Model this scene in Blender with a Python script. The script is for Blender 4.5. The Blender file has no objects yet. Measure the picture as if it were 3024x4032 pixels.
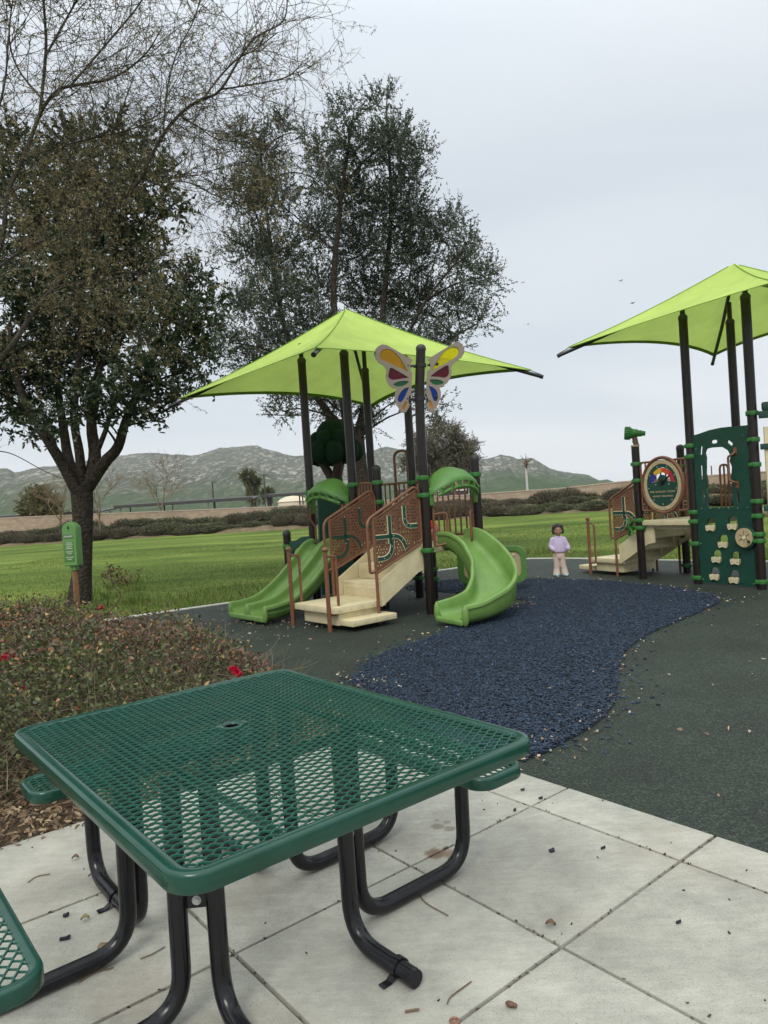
import bpy, bmesh, math, random
import numpy as np
from mathutils import Matrix, Vector
random.seed(7)
rng = np.random.default_rng(11)
PI = math.pi
R = math.radians
scene = bpy.context.scene
C = scene.collection

# ------------------------------------------------------------------ camera
FPX, PITCH, ROLL, CAMH = 2801.7, R(-0.769), R(3.686), 1.5086
IW, IH = 3024.0, 4032.0
VK = IW / 1659.0
_cp, _sp, _cr, _sr = math.cos(PITCH), math.sin(PITCH), math.cos(ROLL), math.sin(ROLL)
_f = Vector((0, _cp, _sp)); _u0 = Vector((0, -_sp, _cp)); _r0 = Vector((1, 0, 0))
CR = _r0 * _cr - _u0 * _sr
CU = _r0 * _sr + _u0 * _cr
cam_d = bpy.data.cameras.new('camera'); cam = bpy.data.objects.new('camera', cam_d); C.objects.link(cam)
cam_d.sensor_fit = 'VERTICAL'; cam_d.sensor_height = 36.0; cam_d.lens = 36.0 * FPX / IH
cam_d.clip_start = 0.05; cam_d.clip_end = 9000
cam.matrix_world = Matrix(((CR.x, CU.x, -_f.x, 0), (CR.y, CU.y, -_f.y, 0), (CR.z, CU.z, -_f.z, CAMH), (0, 0, 0, 1)))
scene.camera = cam

def sight(x, y):
    return _f + CR * ((x * VK - IW / 2) / FPX) - CU * ((y * VK - IH / 2) / FPX)
def at(x, y, Y):                      # the point at distance Y along the sight line
    v = sight(x, y); t = Y / v.y
    return Vector((v.x * t, Y, v.z * t + CAMH))
def on(x, y, z=0.0):
    v = sight(x, y); t = (z - CAMH) / v.z
    return Vector((v.x * t, v.y * t, z))

# ------------------------------------------------------------------ mesh builder
def rotz(a): return Matrix.Rotation(a, 3, 'Z')

class MB:
    def __init__(s): s.v = []; s.f = []; s.mi = []; s.cur = 0
    def add(s, vs, fs):
        o = len(s.v); s.v.extend([tuple(p) for p in vs])
        for f in fs: s.f.append(tuple(i + o for i in f)); s.mi.append(s.cur)
    def from_bm(s, bm, M=None):
        bm.verts.index_update()
        vs = [(M @ v.co if M else v.co.copy()) for v in bm.verts]
        s.add(vs, [tuple(v.index for v in f.verts) for f in bm.faces]); bm.free()
    def box(s, c, d, bev=0.0, rot=None, seg=2):
        bm = bmesh.new(); bmesh.ops.create_cube(bm, size=1.0)
        for v in bm.verts: v.co = Vector((v.co.x * d[0], v.co.y * d[1], v.co.z * d[2]))
        if bev > 0: bmesh.ops.bevel(bm, geom=bm.edges[:], offset=bev, segments=seg, affect='EDGES', profile=0.6)
        M = Matrix.Translation(Vector(c))
        if rot is not None: M = M @ rot.to_4x4()
        s.from_bm(bm, M)
    def tube(s, pts, r, n=10, cap=True, closed=False, flat=1.0, up=None):
        P = [Vector(p) for p in pts]; k = len(P)
        rs = r if isinstance(r, (list, tuple)) else [r] * k
        T = []
        for i in range(k):
            if closed: t = P[(i + 1) % k] - P[i - 1]
            else: t = P[min(i + 1, k - 1)] - P[max(i - 1, 0)]
            T.append(t.normalized() if t.length > 1e-9 else Vector((0, 0, 1)))
        a = Vector(up) if up else (Vector((0, 0, 1)) if abs(T[0].z) < 0.9 else Vector((1, 0, 0)))
        nrm = (a - T[0] * a.dot(T[0])).normalized()
        vs = []
        for i in range(k):
            nrm = (nrm - T[i] * nrm.dot(T[i]))
            nrm = nrm.normalized() if nrm.length > 1e-6 else T[i].orthogonal().normalized()
            b = T[i].cross(nrm)
            for j in range(n):
                an = 2 * PI * j / n
                vs.append(P[i] + (nrm * math.cos(an) * flat + b * math.sin(an)) * rs[i])
        fs = []
        for i in range(k if closed else k - 1):
            i2 = (i + 1) % k
            for j in range(n):
                j2 = (j + 1) % n
                fs.append((i * n + j, i * n + j2, i2 * n + j2, i2 * n + j))
        if cap and not closed:
            fs.append(tuple(reversed(range(n)))); fs.append(tuple((k - 1) * n + j for j in range(n)))
        s.add(vs, fs)
    def lathe(s, prof, n=16, c=(0, 0, 0), M=None):
        vs = []; fs = []; k = len(prof)
        for (r, z) in prof:
            for j in range(n):
                a = 2 * PI * j / n; p = Vector((r * math.cos(a), r * math.sin(a), z))
                if M: p = M @ p
                vs.append(p + Vector(c))
        for i in range(k - 1):
            for j in range(n):
                j2 = (j + 1) % n
                fs.append((i * n + j, i * n + j2, (i + 1) * n + j2, (i + 1) * n + j))
        fs.append(tuple(reversed(range(n)))); fs.append(tuple((k - 1) * n + j for j in range(n)))
        s.add(vs, fs)
    def loft(s, rings, closed=True, cap=True, loop=False):
        n = len(rings[0]); k = len(rings); vs = [p for r in rings for p in r]; fs = []
        for i in range(k if loop else k - 1):
            i2 = (i + 1) % k
            for j in range(n if closed else n - 1):
                j2 = (j + 1) % n
                fs.append((i * n + j, i * n + j2, i2 * n + j2, i2 * n + j))
        if cap and closed and not loop:
            fs.append(tuple(reversed(range(n)))); fs.append(tuple((k - 1) * n + j for j in range(n)))
        s.add(vs, fs)
    def ball(s, c, r, u=16, v=10, M=None):
        bm = bmesh.new(); bmesh.ops.create_uvsphere(bm, u_segments=u, v_segments=v, radius=1.0)
        r = r if hasattr(r, '__len__') else (r, r, r)
        T = Matrix.Translation(Vector(c)) @ (M.to_4x4() if M else Matrix.Identity(4)) @ Matrix.Diagonal((r[0], r[1], r[2], 1))
        s.from_bm(bm, T)
    def plate(s, outline, holes=(), t=0.02, o=(0, 0, 0), ax=(1, 0, 0), ay=(0, 0, 1), bev=0.0):
        """flat panel with holes: outline in (a,b) coordinates of the plane o + a*ax + b*ay, thickness t centred"""
        o, ax, ay = Vector(o), Vector(ax), Vector(ay); nz = ax.cross(ay)
        bm = bmesh.new(); ed = []
        for L in [outline] + list(holes):
            vs = [bm.verts.new((p[0], p[1], 0)) for p in L]
            for i in range(len(vs)): ed.append(bm.edges.new((vs[i], vs[(i + 1) % len(vs)])))
        bmesh.ops.triangle_fill(bm, use_beauty=True, use_dissolve=False, edges=ed, normal=(0, 0, 1))
        fs = bm.faces[:]
        r = bmesh.ops.extrude_face_region(bm, geom=fs)
        nv = [g for g in r['geom'] if isinstance(g, bmesh.types.BMVert)]
        for v in nv: v.co.z += t
        bmesh.ops.recalc_face_normals(bm, faces=bm.faces[:])
        for v in bm.verts:
            a, b, z = v.co; v.co = o + ax * a + ay * b + nz * (z - t / 2)
        s.from_bm(bm)
    def build(s, name, mat, parent=None, smooth=35, label=None):
        me = bpy.data.meshes.new(name); me.from_pydata([tuple(p) for p in s.v], [], s.f); me.validate(verbose=False)
        for m in (mat if isinstance(mat, (list, tuple)) else [mat]): me.materials.append(m)
        if isinstance(mat, (list, tuple)) and len(me.polygons) == len(s.mi): me.polygons.foreach_set('material_index', s.mi)
        if smooth:
            me.polygons.foreach_set('use_smooth', [True] * len(me.polygons)); me.set_sharp_from_angle(angle=R(smooth))
        me.update()
        o = bpy.data.objects.new(name, me); C.objects.link(o)
        if parent is not None: o.parent = parent
        if label: o['label'] = label
        return o

def arrays_obj(name, V, F, mat, parent=None, smooth=False):
    """V (N,3) float, F (M,k) int"""
    V = np.ascontiguousarray(V, np.float32); F = np.ascontiguousarray(F, np.int32)
    me = bpy.data.meshes.new(name); me.vertices.add(len(V)); me.vertices.foreach_set('co', V.ravel())
    k = F.shape[1]; me.loops.add(F.size); me.loops.foreach_set('vertex_index', F.ravel())
    me.polygons.add(len(F)); me.polygons.foreach_set('loop_start', np.arange(0, F.size, k, dtype=np.int32))
    me.polygons.foreach_set('loop_total', np.full(len(F), k, np.int32))
    if smooth: me.polygons.foreach_set('use_smooth', np.ones(len(F), bool))
    me.update(calc_edges=True); me.validate()
    me.materials.append(mat)
    o = bpy.data.objects.new(name, me); C.objects.link(o)
    if parent is not None: o.parent = parent
    return o

def thing(name, label, cat, loc=(0, 0, 0), rz=0.0, group=None):
    o = bpy.data.objects.new(name, None); C.objects.link(o); o.empty_display_size = 0.1
    o.location = loc; o.rotation_euler = (0, 0, rz); o['label'] = label; o['category'] = cat
    if group: o['group'] = group
    return o
def tag(o, label, cat, group=None):
    o['label'] = label; o['category'] = cat
    if group: o['group'] = group
    return o
def struct(o): o['kind'] = 'structure'; return o
def stuff(o): o['kind'] = 'stuff'; return o
def dup(o, parent=None):
    c = o.copy(); C.objects.link(c)
    if parent is not None: c.parent = parent
    for ch in [x for x in bpy.data.objects if x.parent == o]: dup(ch, c)
    return c

def fillet(pts, r, n=5, closed=False):
    """round the corners of a polyline"""
    P = [Vector(p) for p in pts]; out = []; k = len(P)
    for i in range(k):
        if not closed and i in (0, k - 1): out.append(P[i]); continue
        a, b, c = P[i - 1], P[i], P[(i + 1) % k]
        ri = r[i] if isinstance(r, (list, tuple)) else r
        d1 = (a - b); d2 = (c - b); L = min(ri, d1.length * 0.48, d2.length * 0.48)
        p, q = b + d1.normalized() * L, b + d2.normalized() * L
        for j in range(n + 1):
            t = j / n; out.append(p * (1 - t) ** 2 + b * 2 * t * (1 - t) + q * t * t)
    return out
def smooth_path(pts, n=6):
    """Catmull-Rom"""
    P = [Vector(p) for p in pts]; out = []
    for i in range(len(P) - 1):
        p0 = P[i - 1] if i else P[0] * 2 - P[1]; p1, p2 = P[i], P[i + 1]
        p3 = P[i + 2] if i + 2 < len(P) else P[-1] * 2 - P[-2]
        for j in range(n):
            t = j / n
            out.append(0.5 * ((2 * p1) + (p2 - p0) * t + (2 * p0 - 5 * p1 + 4 * p2 - p3) * t * t + (3 * p1 - p0 - 3 * p2 + p3) * t ** 3))
    out.append(P[-1]); return out
def circle(cx, cy, r, n=8, ry=None, ph=0.0):
    ry = r if ry is None else ry
    return [(cx + r * math.cos(ph + 2 * PI * i / n), cy + ry * math.sin(ph + 2 * PI * i / n)) for i in range(n)]
def rrect(x0, y0, x1, y1, r, n=6):
    out = []
    for cx, cy, a in ((x1 - r, y0 + r, -PI / 2), (x1 - r, y1 - r, 0), (x0 + r, y1 - r, PI / 2), (x0 + r, y0 + r, PI)):
        for i in range(n + 1):
            t = a + PI / 2 * i / n; out.append((cx + r * math.cos(t), cy + r * math.sin(t)))
    return out
def inside(p, poly):
    x, y = p[0], p[1]; c = False; n = len(poly); j = n - 1
    for i in range(n):
        xi, yi = poly[i][0], poly[i][1]; xj, yj = poly[j][0], poly[j][1]
        if (yi > y) != (yj > y) and x < (xj - xi) * (y - yi) / (yj - yi) + xi: c = not c
        j = i
    return c
def inside_np(P, poly):
    x, y = P[:, 0], P[:, 1]; c = np.zeros(len(P), bool); n = len(poly); j = n - 1
    for i in range(n):
        xi, yi = poly[i][0], poly[i][1]; xj, yj = poly[j][0], poly[j][1]
        if yi != yj:
            m = ((yi > y) != (yj > y)) & (x < (xj - xi) * (y - yi) / (yj - yi) + xi); c ^= m
        j = i
    return c

# ------------------------------------------------------------------ materials
def mat(name, col, rough=0.6, spec=0.5, var=0.0, vscale=8.0, col2=None, bump=0.0, bscale=60.0, metal=0.0, island=0.0, coat=0.0, trans=0.0, detail=4.0, bdist=0.02):
    m = bpy.data.materials.new(name); m.use_nodes = True; nt = m.node_tree; N = nt.nodes; L = nt.links
    b = N['Principled BSDF']; b.inputs['Roughness'].default_value = rough; b.inputs['Metallic'].default_value = metal
    b.inputs['Specular IOR Level'].default_value = spec
    if coat: b.inputs['Coat Weight'].default_value = coat; b.inputs['Coat Roughness'].default_value = 0.12
    tc = N.new('ShaderNodeTexCoord')
    c1 = (*col, 1); b.inputs['Base Color'].default_value = c1
    out = None
    if var or col2:
        nz = N.new('ShaderNodeTexNoise'); nz.inputs['Scale'].default_value = vscale; nz.inputs['Detail'].default_value = detail
        nz.inputs['Roughness'].default_value = 0.6
        L.new(tc.outputs['Object'], nz.inputs['Vector'])
        rp = N.new('ShaderNodeValToRGB'); e = rp.color_ramp.elements
        e[0].position, e[1].position = 0.32, 0.68
        e[0].color = (*(col2 if col2 else [max(0, c * (1 - var)) for c in col]), 1)
        e[1].color = (*(col if col2 else [c * (1 + var) for c in col]), 1)
        L.new(nz.outputs['Fac'], rp.inputs['Fac']); out = rp.outputs['Color']
    if island:
        g = N.new('ShaderNodeNewGeometry'); hs = N.new('ShaderNodeHueSaturation')
        mr = N.new('ShaderNodeMapRange'); mr.inputs['To Min'].default_value = 1 - island; mr.inputs['To Max'].default_value = 1 + island
        L.new(g.outputs['Random Per Island'], mr.inputs['Value']); L.new(mr.outputs['Result'], hs.inputs['Value'])
        if out: L.new(out, hs.inputs['Color'])
        else: hs.inputs['Color'].default_value = c1
        out = hs.outputs['Color']
    if out: L.new(out, b.inputs['Base Color'])
    if bump:
        nb = N.new('ShaderNodeTexNoise'); nb.inputs['Scale'].default_value = bscale; nb.inputs['Detail'].default_value = 3
        L.new(tc.outputs['Object'], nb.inputs['Vector'])
        bp = N.new('ShaderNodeBump'); bp.inputs['Strength'].default_value = bump; bp.inputs['Distance'].default_value = bdist
        L.new(nb.outputs['Fac'], bp.inputs['Height']); L.new(bp.outputs['Normal'], b.inputs['Normal'])
    if trans:
        tl = N.new('ShaderNodeBsdfTranslucent'); mx = N.new('ShaderNodeMixShader'); mx.inputs[0].default_value = trans
        if out: L.new(out, tl.inputs['Color'])
        else: tl.inputs['Color'].default_value = c1
        L.new(b.outputs[0], mx.inputs[1]); L.new(tl.outputs[0], mx.inputs[2]); L.new(mx.outputs[0], N['Material Output'].inputs['Surface'])
    return m

def leaf_mat(name, cols, rough=0.55, trans=0.3, spec=0.3):
    """each leaf takes one of several colours at random"""
    m = bpy.data.materials.new(name); m.use_nodes = True; nt = m.node_tree; N = nt.nodes; L = nt.links
    b = N['Principled BSDF']; b.inputs['Roughness'].default_value = rough; b.inputs['Specular IOR Level'].default_value = spec
    g = N.new('ShaderNodeNewGeometry'); rp = N.new('ShaderNodeValToRGB'); e = rp.color_ramp.elements
    k = len(cols); rp.color_ramp.interpolation = 'LINEAR'
    e[0].position = 0; e[0].color = (*cols[0], 1); e[1].position = 1; e[1].color = (*cols[-1], 1)
    for i in range(1, k - 1):
        x = e.new(i / (k - 1)); x.color = (*cols[i], 1)
    L.new(g.outputs['Random Per Island'], rp.inputs['Fac']); L.new(rp.outputs['Color'], b.inputs['Base Color'])
    if trans:
        tl = N.new('ShaderNodeBsdfTranslucent'); mx = N.new('ShaderNodeMixShader'); mx.inputs[0].default_value = trans
        L.new(rp.outputs['Color'], tl.inputs['Color']); L.new(b.outputs[0], mx.inputs[1]); L.new(tl.outputs[0], mx.inputs[2])
        L.new(mx.outputs[0], N['Material Output'].inputs['Surface'])
    return m

def pane_mat(name, col, t=0.75):
    m = bpy.data.materials.new(name); m.use_nodes = True; nt = m.node_tree; N = nt.nodes; L = nt.links
    b = N['Principled BSDF']; b.inputs['Base Color'].default_value = (*col, 1); b.inputs['Roughness'].default_value = 0.12
    tr = N.new('ShaderNodeBsdfTransparent'); tr.inputs['Color'].default_value = (*col, 1)
    mx = N.new('ShaderNodeMixShader'); mx.inputs[0].default_value = t
    L.new(b.outputs[0], mx.inputs[1]); L.new(tr.outputs[0], mx.inputs[2]); L.new(mx.outputs[0], N['Material Output'].inputs['Surface'])
    return m

M = {}
M['table_green'] = mat('green plastic coating', (0.0045, 0.047, 0.029), 0.2, 0.5, col2=(0.009, 0.062, 0.043), vscale=7, bump=0.02, bscale=220)
M['table_mesh'] = mat('green coated mesh', (0.014, 0.080, 0.056), 0.34, 0.5, var=0.15, vscale=20)  # lighter than the rim: sky sheen on the strands is put into the colour
M['black_tube'] = mat('black powder coat', (0.007, 0.0075, 0.0095), 0.22, 0.42, var=0.3, vscale=25, bump=0.03, bscale=120)
M['bolt'] = mat('zinc bolt', (0.45, 0.46, 0.47), 0.4, metal=0.9, var=0.2, vscale=80)
M['post'] = mat('dark brown post', (0.016, 0.0115, 0.0095), 0.28, 0.36, var=0.22, vscale=9, bump=0.01, bscale=150)
M['cap'] = mat('dark cap', (0.028, 0.027, 0.027), 0.5, var=0.2)
M['clamp'] = mat('green clamp plastic', (0.030, 0.16, 0.028), 0.5, var=0.2, vscale=20)
M['slide'] = mat('green slide plastic', (0.150, 0.275, 0.066), 0.38, 0.45, var=0.13, vscale=4.5, detail=8, bump=0.03, bscale=90)
M['hood'] = mat('green hood plastic', (0.085, 0.215, 0.045), 0.45, var=0.1, vscale=5, bump=0.04, bscale=80)
M['brown'] = mat('brown plastic panel', (0.155, 0.068, 0.034), 0.55, var=0.12, vscale=8)
M['brown_pipe'] = mat('brown coated pipe', (0.185, 0.078, 0.040), 0.42, var=0.15, vscale=12)
M['cream'] = mat('cream moulded plastic', (0.62, 0.54, 0.335), 0.58, var=0.11, vscale=6, bump=0.05, bscale=70, detail=8)
M['tan'] = mat('tan plastic', (0.46, 0.36, 0.21), 0.5, var=0.08)
M['dkgreen'] = mat('dark green plastic', (0.006, 0.052, 0.033), 0.5, var=0.12, vscale=6)
M['lime'] = mat('lime shade fabric', (0.56, 0.73, 0.19), 0.85, 0.15, var=0.10, vscale=1.6, bump=0.12, bscale=330, trans=0.36)
M['hem'] = mat('fabric hem', (0.22, 0.38, 0.05), 0.85, 0.15, var=0.06, trans=0.15)
M['topiary'] = mat('dark green moulded foliage', (0.007, 0.028, 0.016), 0.85, 0.2, var=0.5, vscale=60, bump=0.5, bscale=140)
M['trunk_plastic'] = mat('moulded brown trunk', (0.045, 0.027, 0.018), 0.7, var=0.3, vscale=14, bump=0.3, bscale=40)
M['wing'] = mat('taupe wing plastic', (0.24, 0.20, 0.155), 0.5, var=0.05)
M['frame_black'] = mat('black bracket', (0.012, 0.012, 0.013), 0.35)
M['skin'] = mat('brown skin', (0.42, 0.235, 0.15), 0.55, var=0.06, vscale=30)
M['hair'] = mat('dark hair', (0.028, 0.020, 0.016), 0.6, var=0.5, vscale=90, bump=0.8, bscale=160)
M['lilac'] = mat('lilac sweatshirt', (0.60, 0.50, 0.72), 0.9, 0.2, var=0.08, vscale=30, bump=0.15, bscale=200)
M['pinkpants'] = mat('pale pink trousers', (0.66, 0.53, 0.46), 0.9, 0.2, var=0.06, vscale=25, bump=0.2, bscale=180)
M['shoe'] = mat('pale blue clogs', (0.36, 0.52, 0.58), 0.5, var=0.2, vscale=60)
M['redshirt'] = mat('red top', (0.55, 0.05, 0.04), 0.85, var=0.1)
M['pinkcloth'] = mat('pink trousers', (0.65, 0.30, 0.33), 0.85, var=0.1)
M['eye'] = mat('dark eye', (0.015, 0.01, 0.01), 0.2)
M['lip'] = mat('lip', (0.28, 0.08, 0.07), 0.5)
M['gray'] = mat('grey plastic', (0.20, 0.21, 0.21), 0.6)
M['white'] = mat('white lettering', (0.62, 0.62, 0.58), 0.6)
M['sign_green'] = mat('moss green sign plastic', (0.115, 0.26, 0.07), 0.5, var=0.08, vscale=8)
M['sign_inset'] = mat('sign inset green', (0.07, 0.19, 0.045), 0.5)
# ------------------------------------------------------------------ world and light
w = bpy.data.worlds.new('World'); scene.world = w; w.use_nodes = True
nt = w.node_tree; N = nt.nodes; L = nt.links
bg = N['Background']; bg.inputs['Strength'].default_value = 0.1
sky = N.new('ShaderNodeTexSky'); sky.sky_type = 'NISHITA'; sky.sun_disc = False
sky.sun_elevation = R(48); sky.sun_rotation = R(200); sky.air_density = 1.2; sky.dust_density = 2.0
tc = N.new('ShaderNodeTexCoord'); sp = N.new('ShaderNodeSeparateXYZ'); L.new(tc.outputs['Generated'], sp.inputs[0])
def math_n(op, a, b=None):
    n = N.new('ShaderNodeMath'); n.operation = op
    for i, x in enumerate((a, b)):
        if x is None: continue
        if isinstance(x, (int, float)): n.inputs[i].default_value = x
        else: L.new(x, n.inputs[i])
    return n.outputs[0]
den = math_n('ADD', math_n('MAXIMUM', sp.outputs['Z'], 0.0), 0.16)
cx = math_n('DIVIDE', sp.outputs['X'], den); cy = math_n('DIVIDE', sp.outputs['Y'], den)
cb = N.new('ShaderNodeCombineXYZ'); L.new(cx, cb.inputs[0]); L.new(math_n('MULTIPLY', cy, 0.8), cb.inputs[1])
mp = N.new('ShaderNodeMapping'); mp.inputs['Rotation'].default_value = (0, 0, R(25)); mp.inputs['Scale'].default_value = (0.45, 1.25, 1); L.new(cb.outputs[0], mp.inputs[0])
nz = N.new('ShaderNodeTexNoise'); nz.inputs['Scale'].default_value = 0.62; nz.inputs['Detail'].default_value = 5; nz.inputs['Roughness'].default_value = 0.48
nz.inputs['Distortion'].default_value = 0.5
L.new(mp.outputs[0], nz.inputs['Vector'])
rp = N.new('ShaderNodeValToRGB'); e = rp.color_ramp.elements
e[0].position = 0.30; e[0].color = (0.505, 0.565, 0.63, 1); e[1].position = 0.66; e[1].color = (0.755, 0.78, 0.80, 1)
L.new(nz.outputs['Fac'], rp.inputs['Fac'])
# an overcast sky is brighter towards the zenith; a pale band lies on the horizon
zr = N.new('ShaderNodeMapRange'); zr.interpolation_type = 'SMOOTHSTEP'
for k, v in (('From Min', 0.42), ('From Max', 0.95), ('To Min', 1.0), ('To Max', 2.3)): zr.inputs[k].default_value = v
L.new(sp.outputs['Z'], zr.inputs['Value'])
hz = N.new('ShaderNodeMapRange'); hz.interpolation_type = 'SMOOTHSTEP'
for k, v in (('From Min', 0.0), ('From Max', 0.22), ('To Min', 0.75), ('To Max', 0.0)): hz.inputs[k].default_value = v
L.new(sp.outputs['Z'], hz.inputs['Value'])
hm = N.new('ShaderNodeMixRGB'); L.new(hz.outputs[0], hm.inputs[0]); L.new(rp.outputs[0], hm.inputs[1]); hm.inputs[2].default_value = (0.77, 0.80, 0.82, 1)
sc_ = N.new('ShaderNodeMixRGB'); sc_.blend_type = 'MULTIPLY'; sc_.inputs[0].default_value = 1.0
L.new(hm.outputs[0], sc_.inputs[1])
zz = N.new('ShaderNodeCombineXYZ'); zv = math_n('MULTIPLY', zr.outputs[0], 10.0)
for i, k_ in enumerate((1.0, 0.99, 0.95)): L.new(math_n('MULTIPLY', zv, math_n('ADD', 1.0, math_n('MULTIPLY', math_n('SUBTRACT', zr.outputs[0], 1.0), (k_ - 1.0) * 1.2))), zz.inputs[i])
L.new(zz.outputs[0], sc_.inputs[2])
mx = N.new('ShaderNodeMixRGB'); mx.inputs[0].default_value = 0.93; L.new(sky.outputs[0], mx.inputs[1]); L.new(sc_.outputs[0], mx.inputs[2])
L.new(mx.outputs[0], bg.inputs['Color'])
sd = bpy.data.lights.new('sun', 'SUN'); sd.energy = 1.3; sd.angle = R(22); sd.color = (1.0, 0.96, 0.9)
so = bpy.data.objects.new('sun', sd); C.objects.link(so); so.rotation_euler = (R(42), 0, R(-20)); so.location = (0, 0, 30)
scene.view_settings.view_transform = 'Standard'; scene.view_settings.look = 'None'; scene.view_settings.exposure = 0.30; scene.view_settings.gamma = 1
scene.cycles.max_bounces = 8; scene.cycles.transparent_max_bounces = 16; scene.cycles.diffuse_bounces = 3; scene.cycles.use_denoising = True

# ------------------------------------------------------------------ ground materials
def lawn_mat():
    m = bpy.data.materials.new('mown lawn'); m.use_nodes = True; nt = m.node_tree; N = nt.nodes; L = nt.links; b = N['Principled BSDF']
    b.inputs['Roughness'].default_value = 0.9; b.inputs['Specular IOR Level'].default_value = 0.1
    tc = N.new('ShaderNodeTexCoord'); mp = N.new('ShaderNodeMapping'); mp.inputs['Rotation'].default_value = (0, 0, R(8)); mp.inputs['Scale'].default_value = (0.12, 0.25, 1)
    L.new(tc.outputs['Object'], mp.inputs[0])
    n1 = N.new('ShaderNodeTexNoise'); n1.inputs['Scale'].default_value = 1.0; n1.inputs['Detail'].default_value = 5; n1.inputs['Roughness'].default_value = 0.6; L.new(mp.outputs[0], n1.inputs['Vector'])
    r1 = N.new('ShaderNodeValToRGB'); e = r1.color_ramp.elements
    e[0].position = 0.33; e[0].color = (0.062, 0.105, 0.020, 1); e[1].position = 0.70; e[1].color = (0.215, 0.268, 0.06, 1)
    x = e.new(0.52); x.color = (0.125, 0.178, 0.036, 1)
    L.new(n1.outputs['Fac'], r1.inputs[0])
    n2 = N.new('ShaderNodeTexNoise'); n2.inputs['Scale'].default_value = 9.0; n2.inputs['Detail'].default_value = 6; L.new(tc.outputs['Object'], n2.inputs['Vector'])
    r2 = N.new('ShaderNodeValToRGB'); r2.color_ramp.elements[0].color = (0.6, 0.6, 0.55, 1); r2.color_ramp.elements[1].color = (1.25, 1.25, 1.1, 1)
    r2.color_ramp.elements[0].position = 0.3; r2.color_ramp.elements[1].position = 0.7
    L.new(n2.outputs['Fac'], r2.inputs[0])
    mu = N.new('ShaderNodeMixRGB'); mu.blend_type = 'MULTIPLY'; mu.inputs[0].default_value = 1; L.new(r1.outputs[0], mu.inputs[1]); L.new(r2.outputs[0], mu.inputs[2])
    L.new(mu.outputs[0], b.inputs['Base Color'])
    bp = N.new('ShaderNodeBump'); bp.inputs['Strength'].default_value = 0.6; bp.inputs['Distance'].default_value = 0.05
    n3 = N.new('ShaderNodeTexNoise'); n3.inputs['Scale'].default_value = 30; L.new(tc.outputs['Object'], n3.inputs['Vector']); L.new(n3.outputs['Fac'], bp.inputs['Height']); L.new(bp.outputs[0], b.inputs['Normal'])
    return m
def speckle_mat(name, a, b_, light, scale=170, rough=0.8, spec=0.35, lightpos=0.70):
    m = bpy.data.materials.new(name); m.use_nodes = True; nt = m.node_tree; N = nt.nodes; L = nt.links; b = N['Principled BSDF']
    b.inputs['Roughness'].default_value = rough; b.inputs['Specular IOR Level'].default_value = spec
    tc = N.new('ShaderNodeTexCoord')
    v = N.new('ShaderNodeTexVoronoi'); v.inputs['Scale'].default_value = scale; L.new(tc.outputs['Object'], v.inputs['Vector'])
    r = N.new('ShaderNodeValToRGB'); e = r.color_ramp.elements; e[0].position = 0.0; e[0].color = (*a, 1); e[1].position = 1; e[1].color = (*light, 1)
    x = e.new(0.5); x.color = (*b_, 1); x = e.new(lightpos); x.color = (*b_, 1)
    sx = N.new('ShaderNodeSeparateColor'); L.new(v.outputs['Color'], sx.inputs[0]); L.new(sx.outputs[0], r.inputs[0])
    n = N.new('ShaderNodeTexNoise'); n.inputs['Scale'].default_value = 1.3; n.inputs['Detail'].default_value = 6; L.new(tc.outputs['Object'], n.inputs['Vector'])
    r2 = N.new('ShaderNodeValToRGB'); r2.color_ramp.elements[0].position = 0.3; r2.color_ramp.elements[0].color = (0.7, 0.7, 0.7, 1); r2.color_ramp.elements[1].position = 0.7; r2.color_ramp.elements[1].color = (1.25, 1.25, 1.2, 1)
    L.new(n.outputs['Fac'], r2.inputs[0])
    mu = N.new('ShaderNodeMixRGB'); mu.blend_type = 'MULTIPLY'; mu.inputs[0].default_value = 1; L.new(r.outputs[0], mu.inputs[1]); L.new(r2.outputs[0], mu.inputs[2]); L.new(mu.outputs[0], b.inputs['Base Color'])
    bp = N.new('ShaderNodeBump'); bp.inputs['Strength'].default_value = 0.7; bp.inputs['Distance'].default_value = 0.006; L.new(v.outputs['Distance'], bp.inputs['Height']); L.new(bp.outputs[0], b.inputs['Normal'])
    return m
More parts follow.
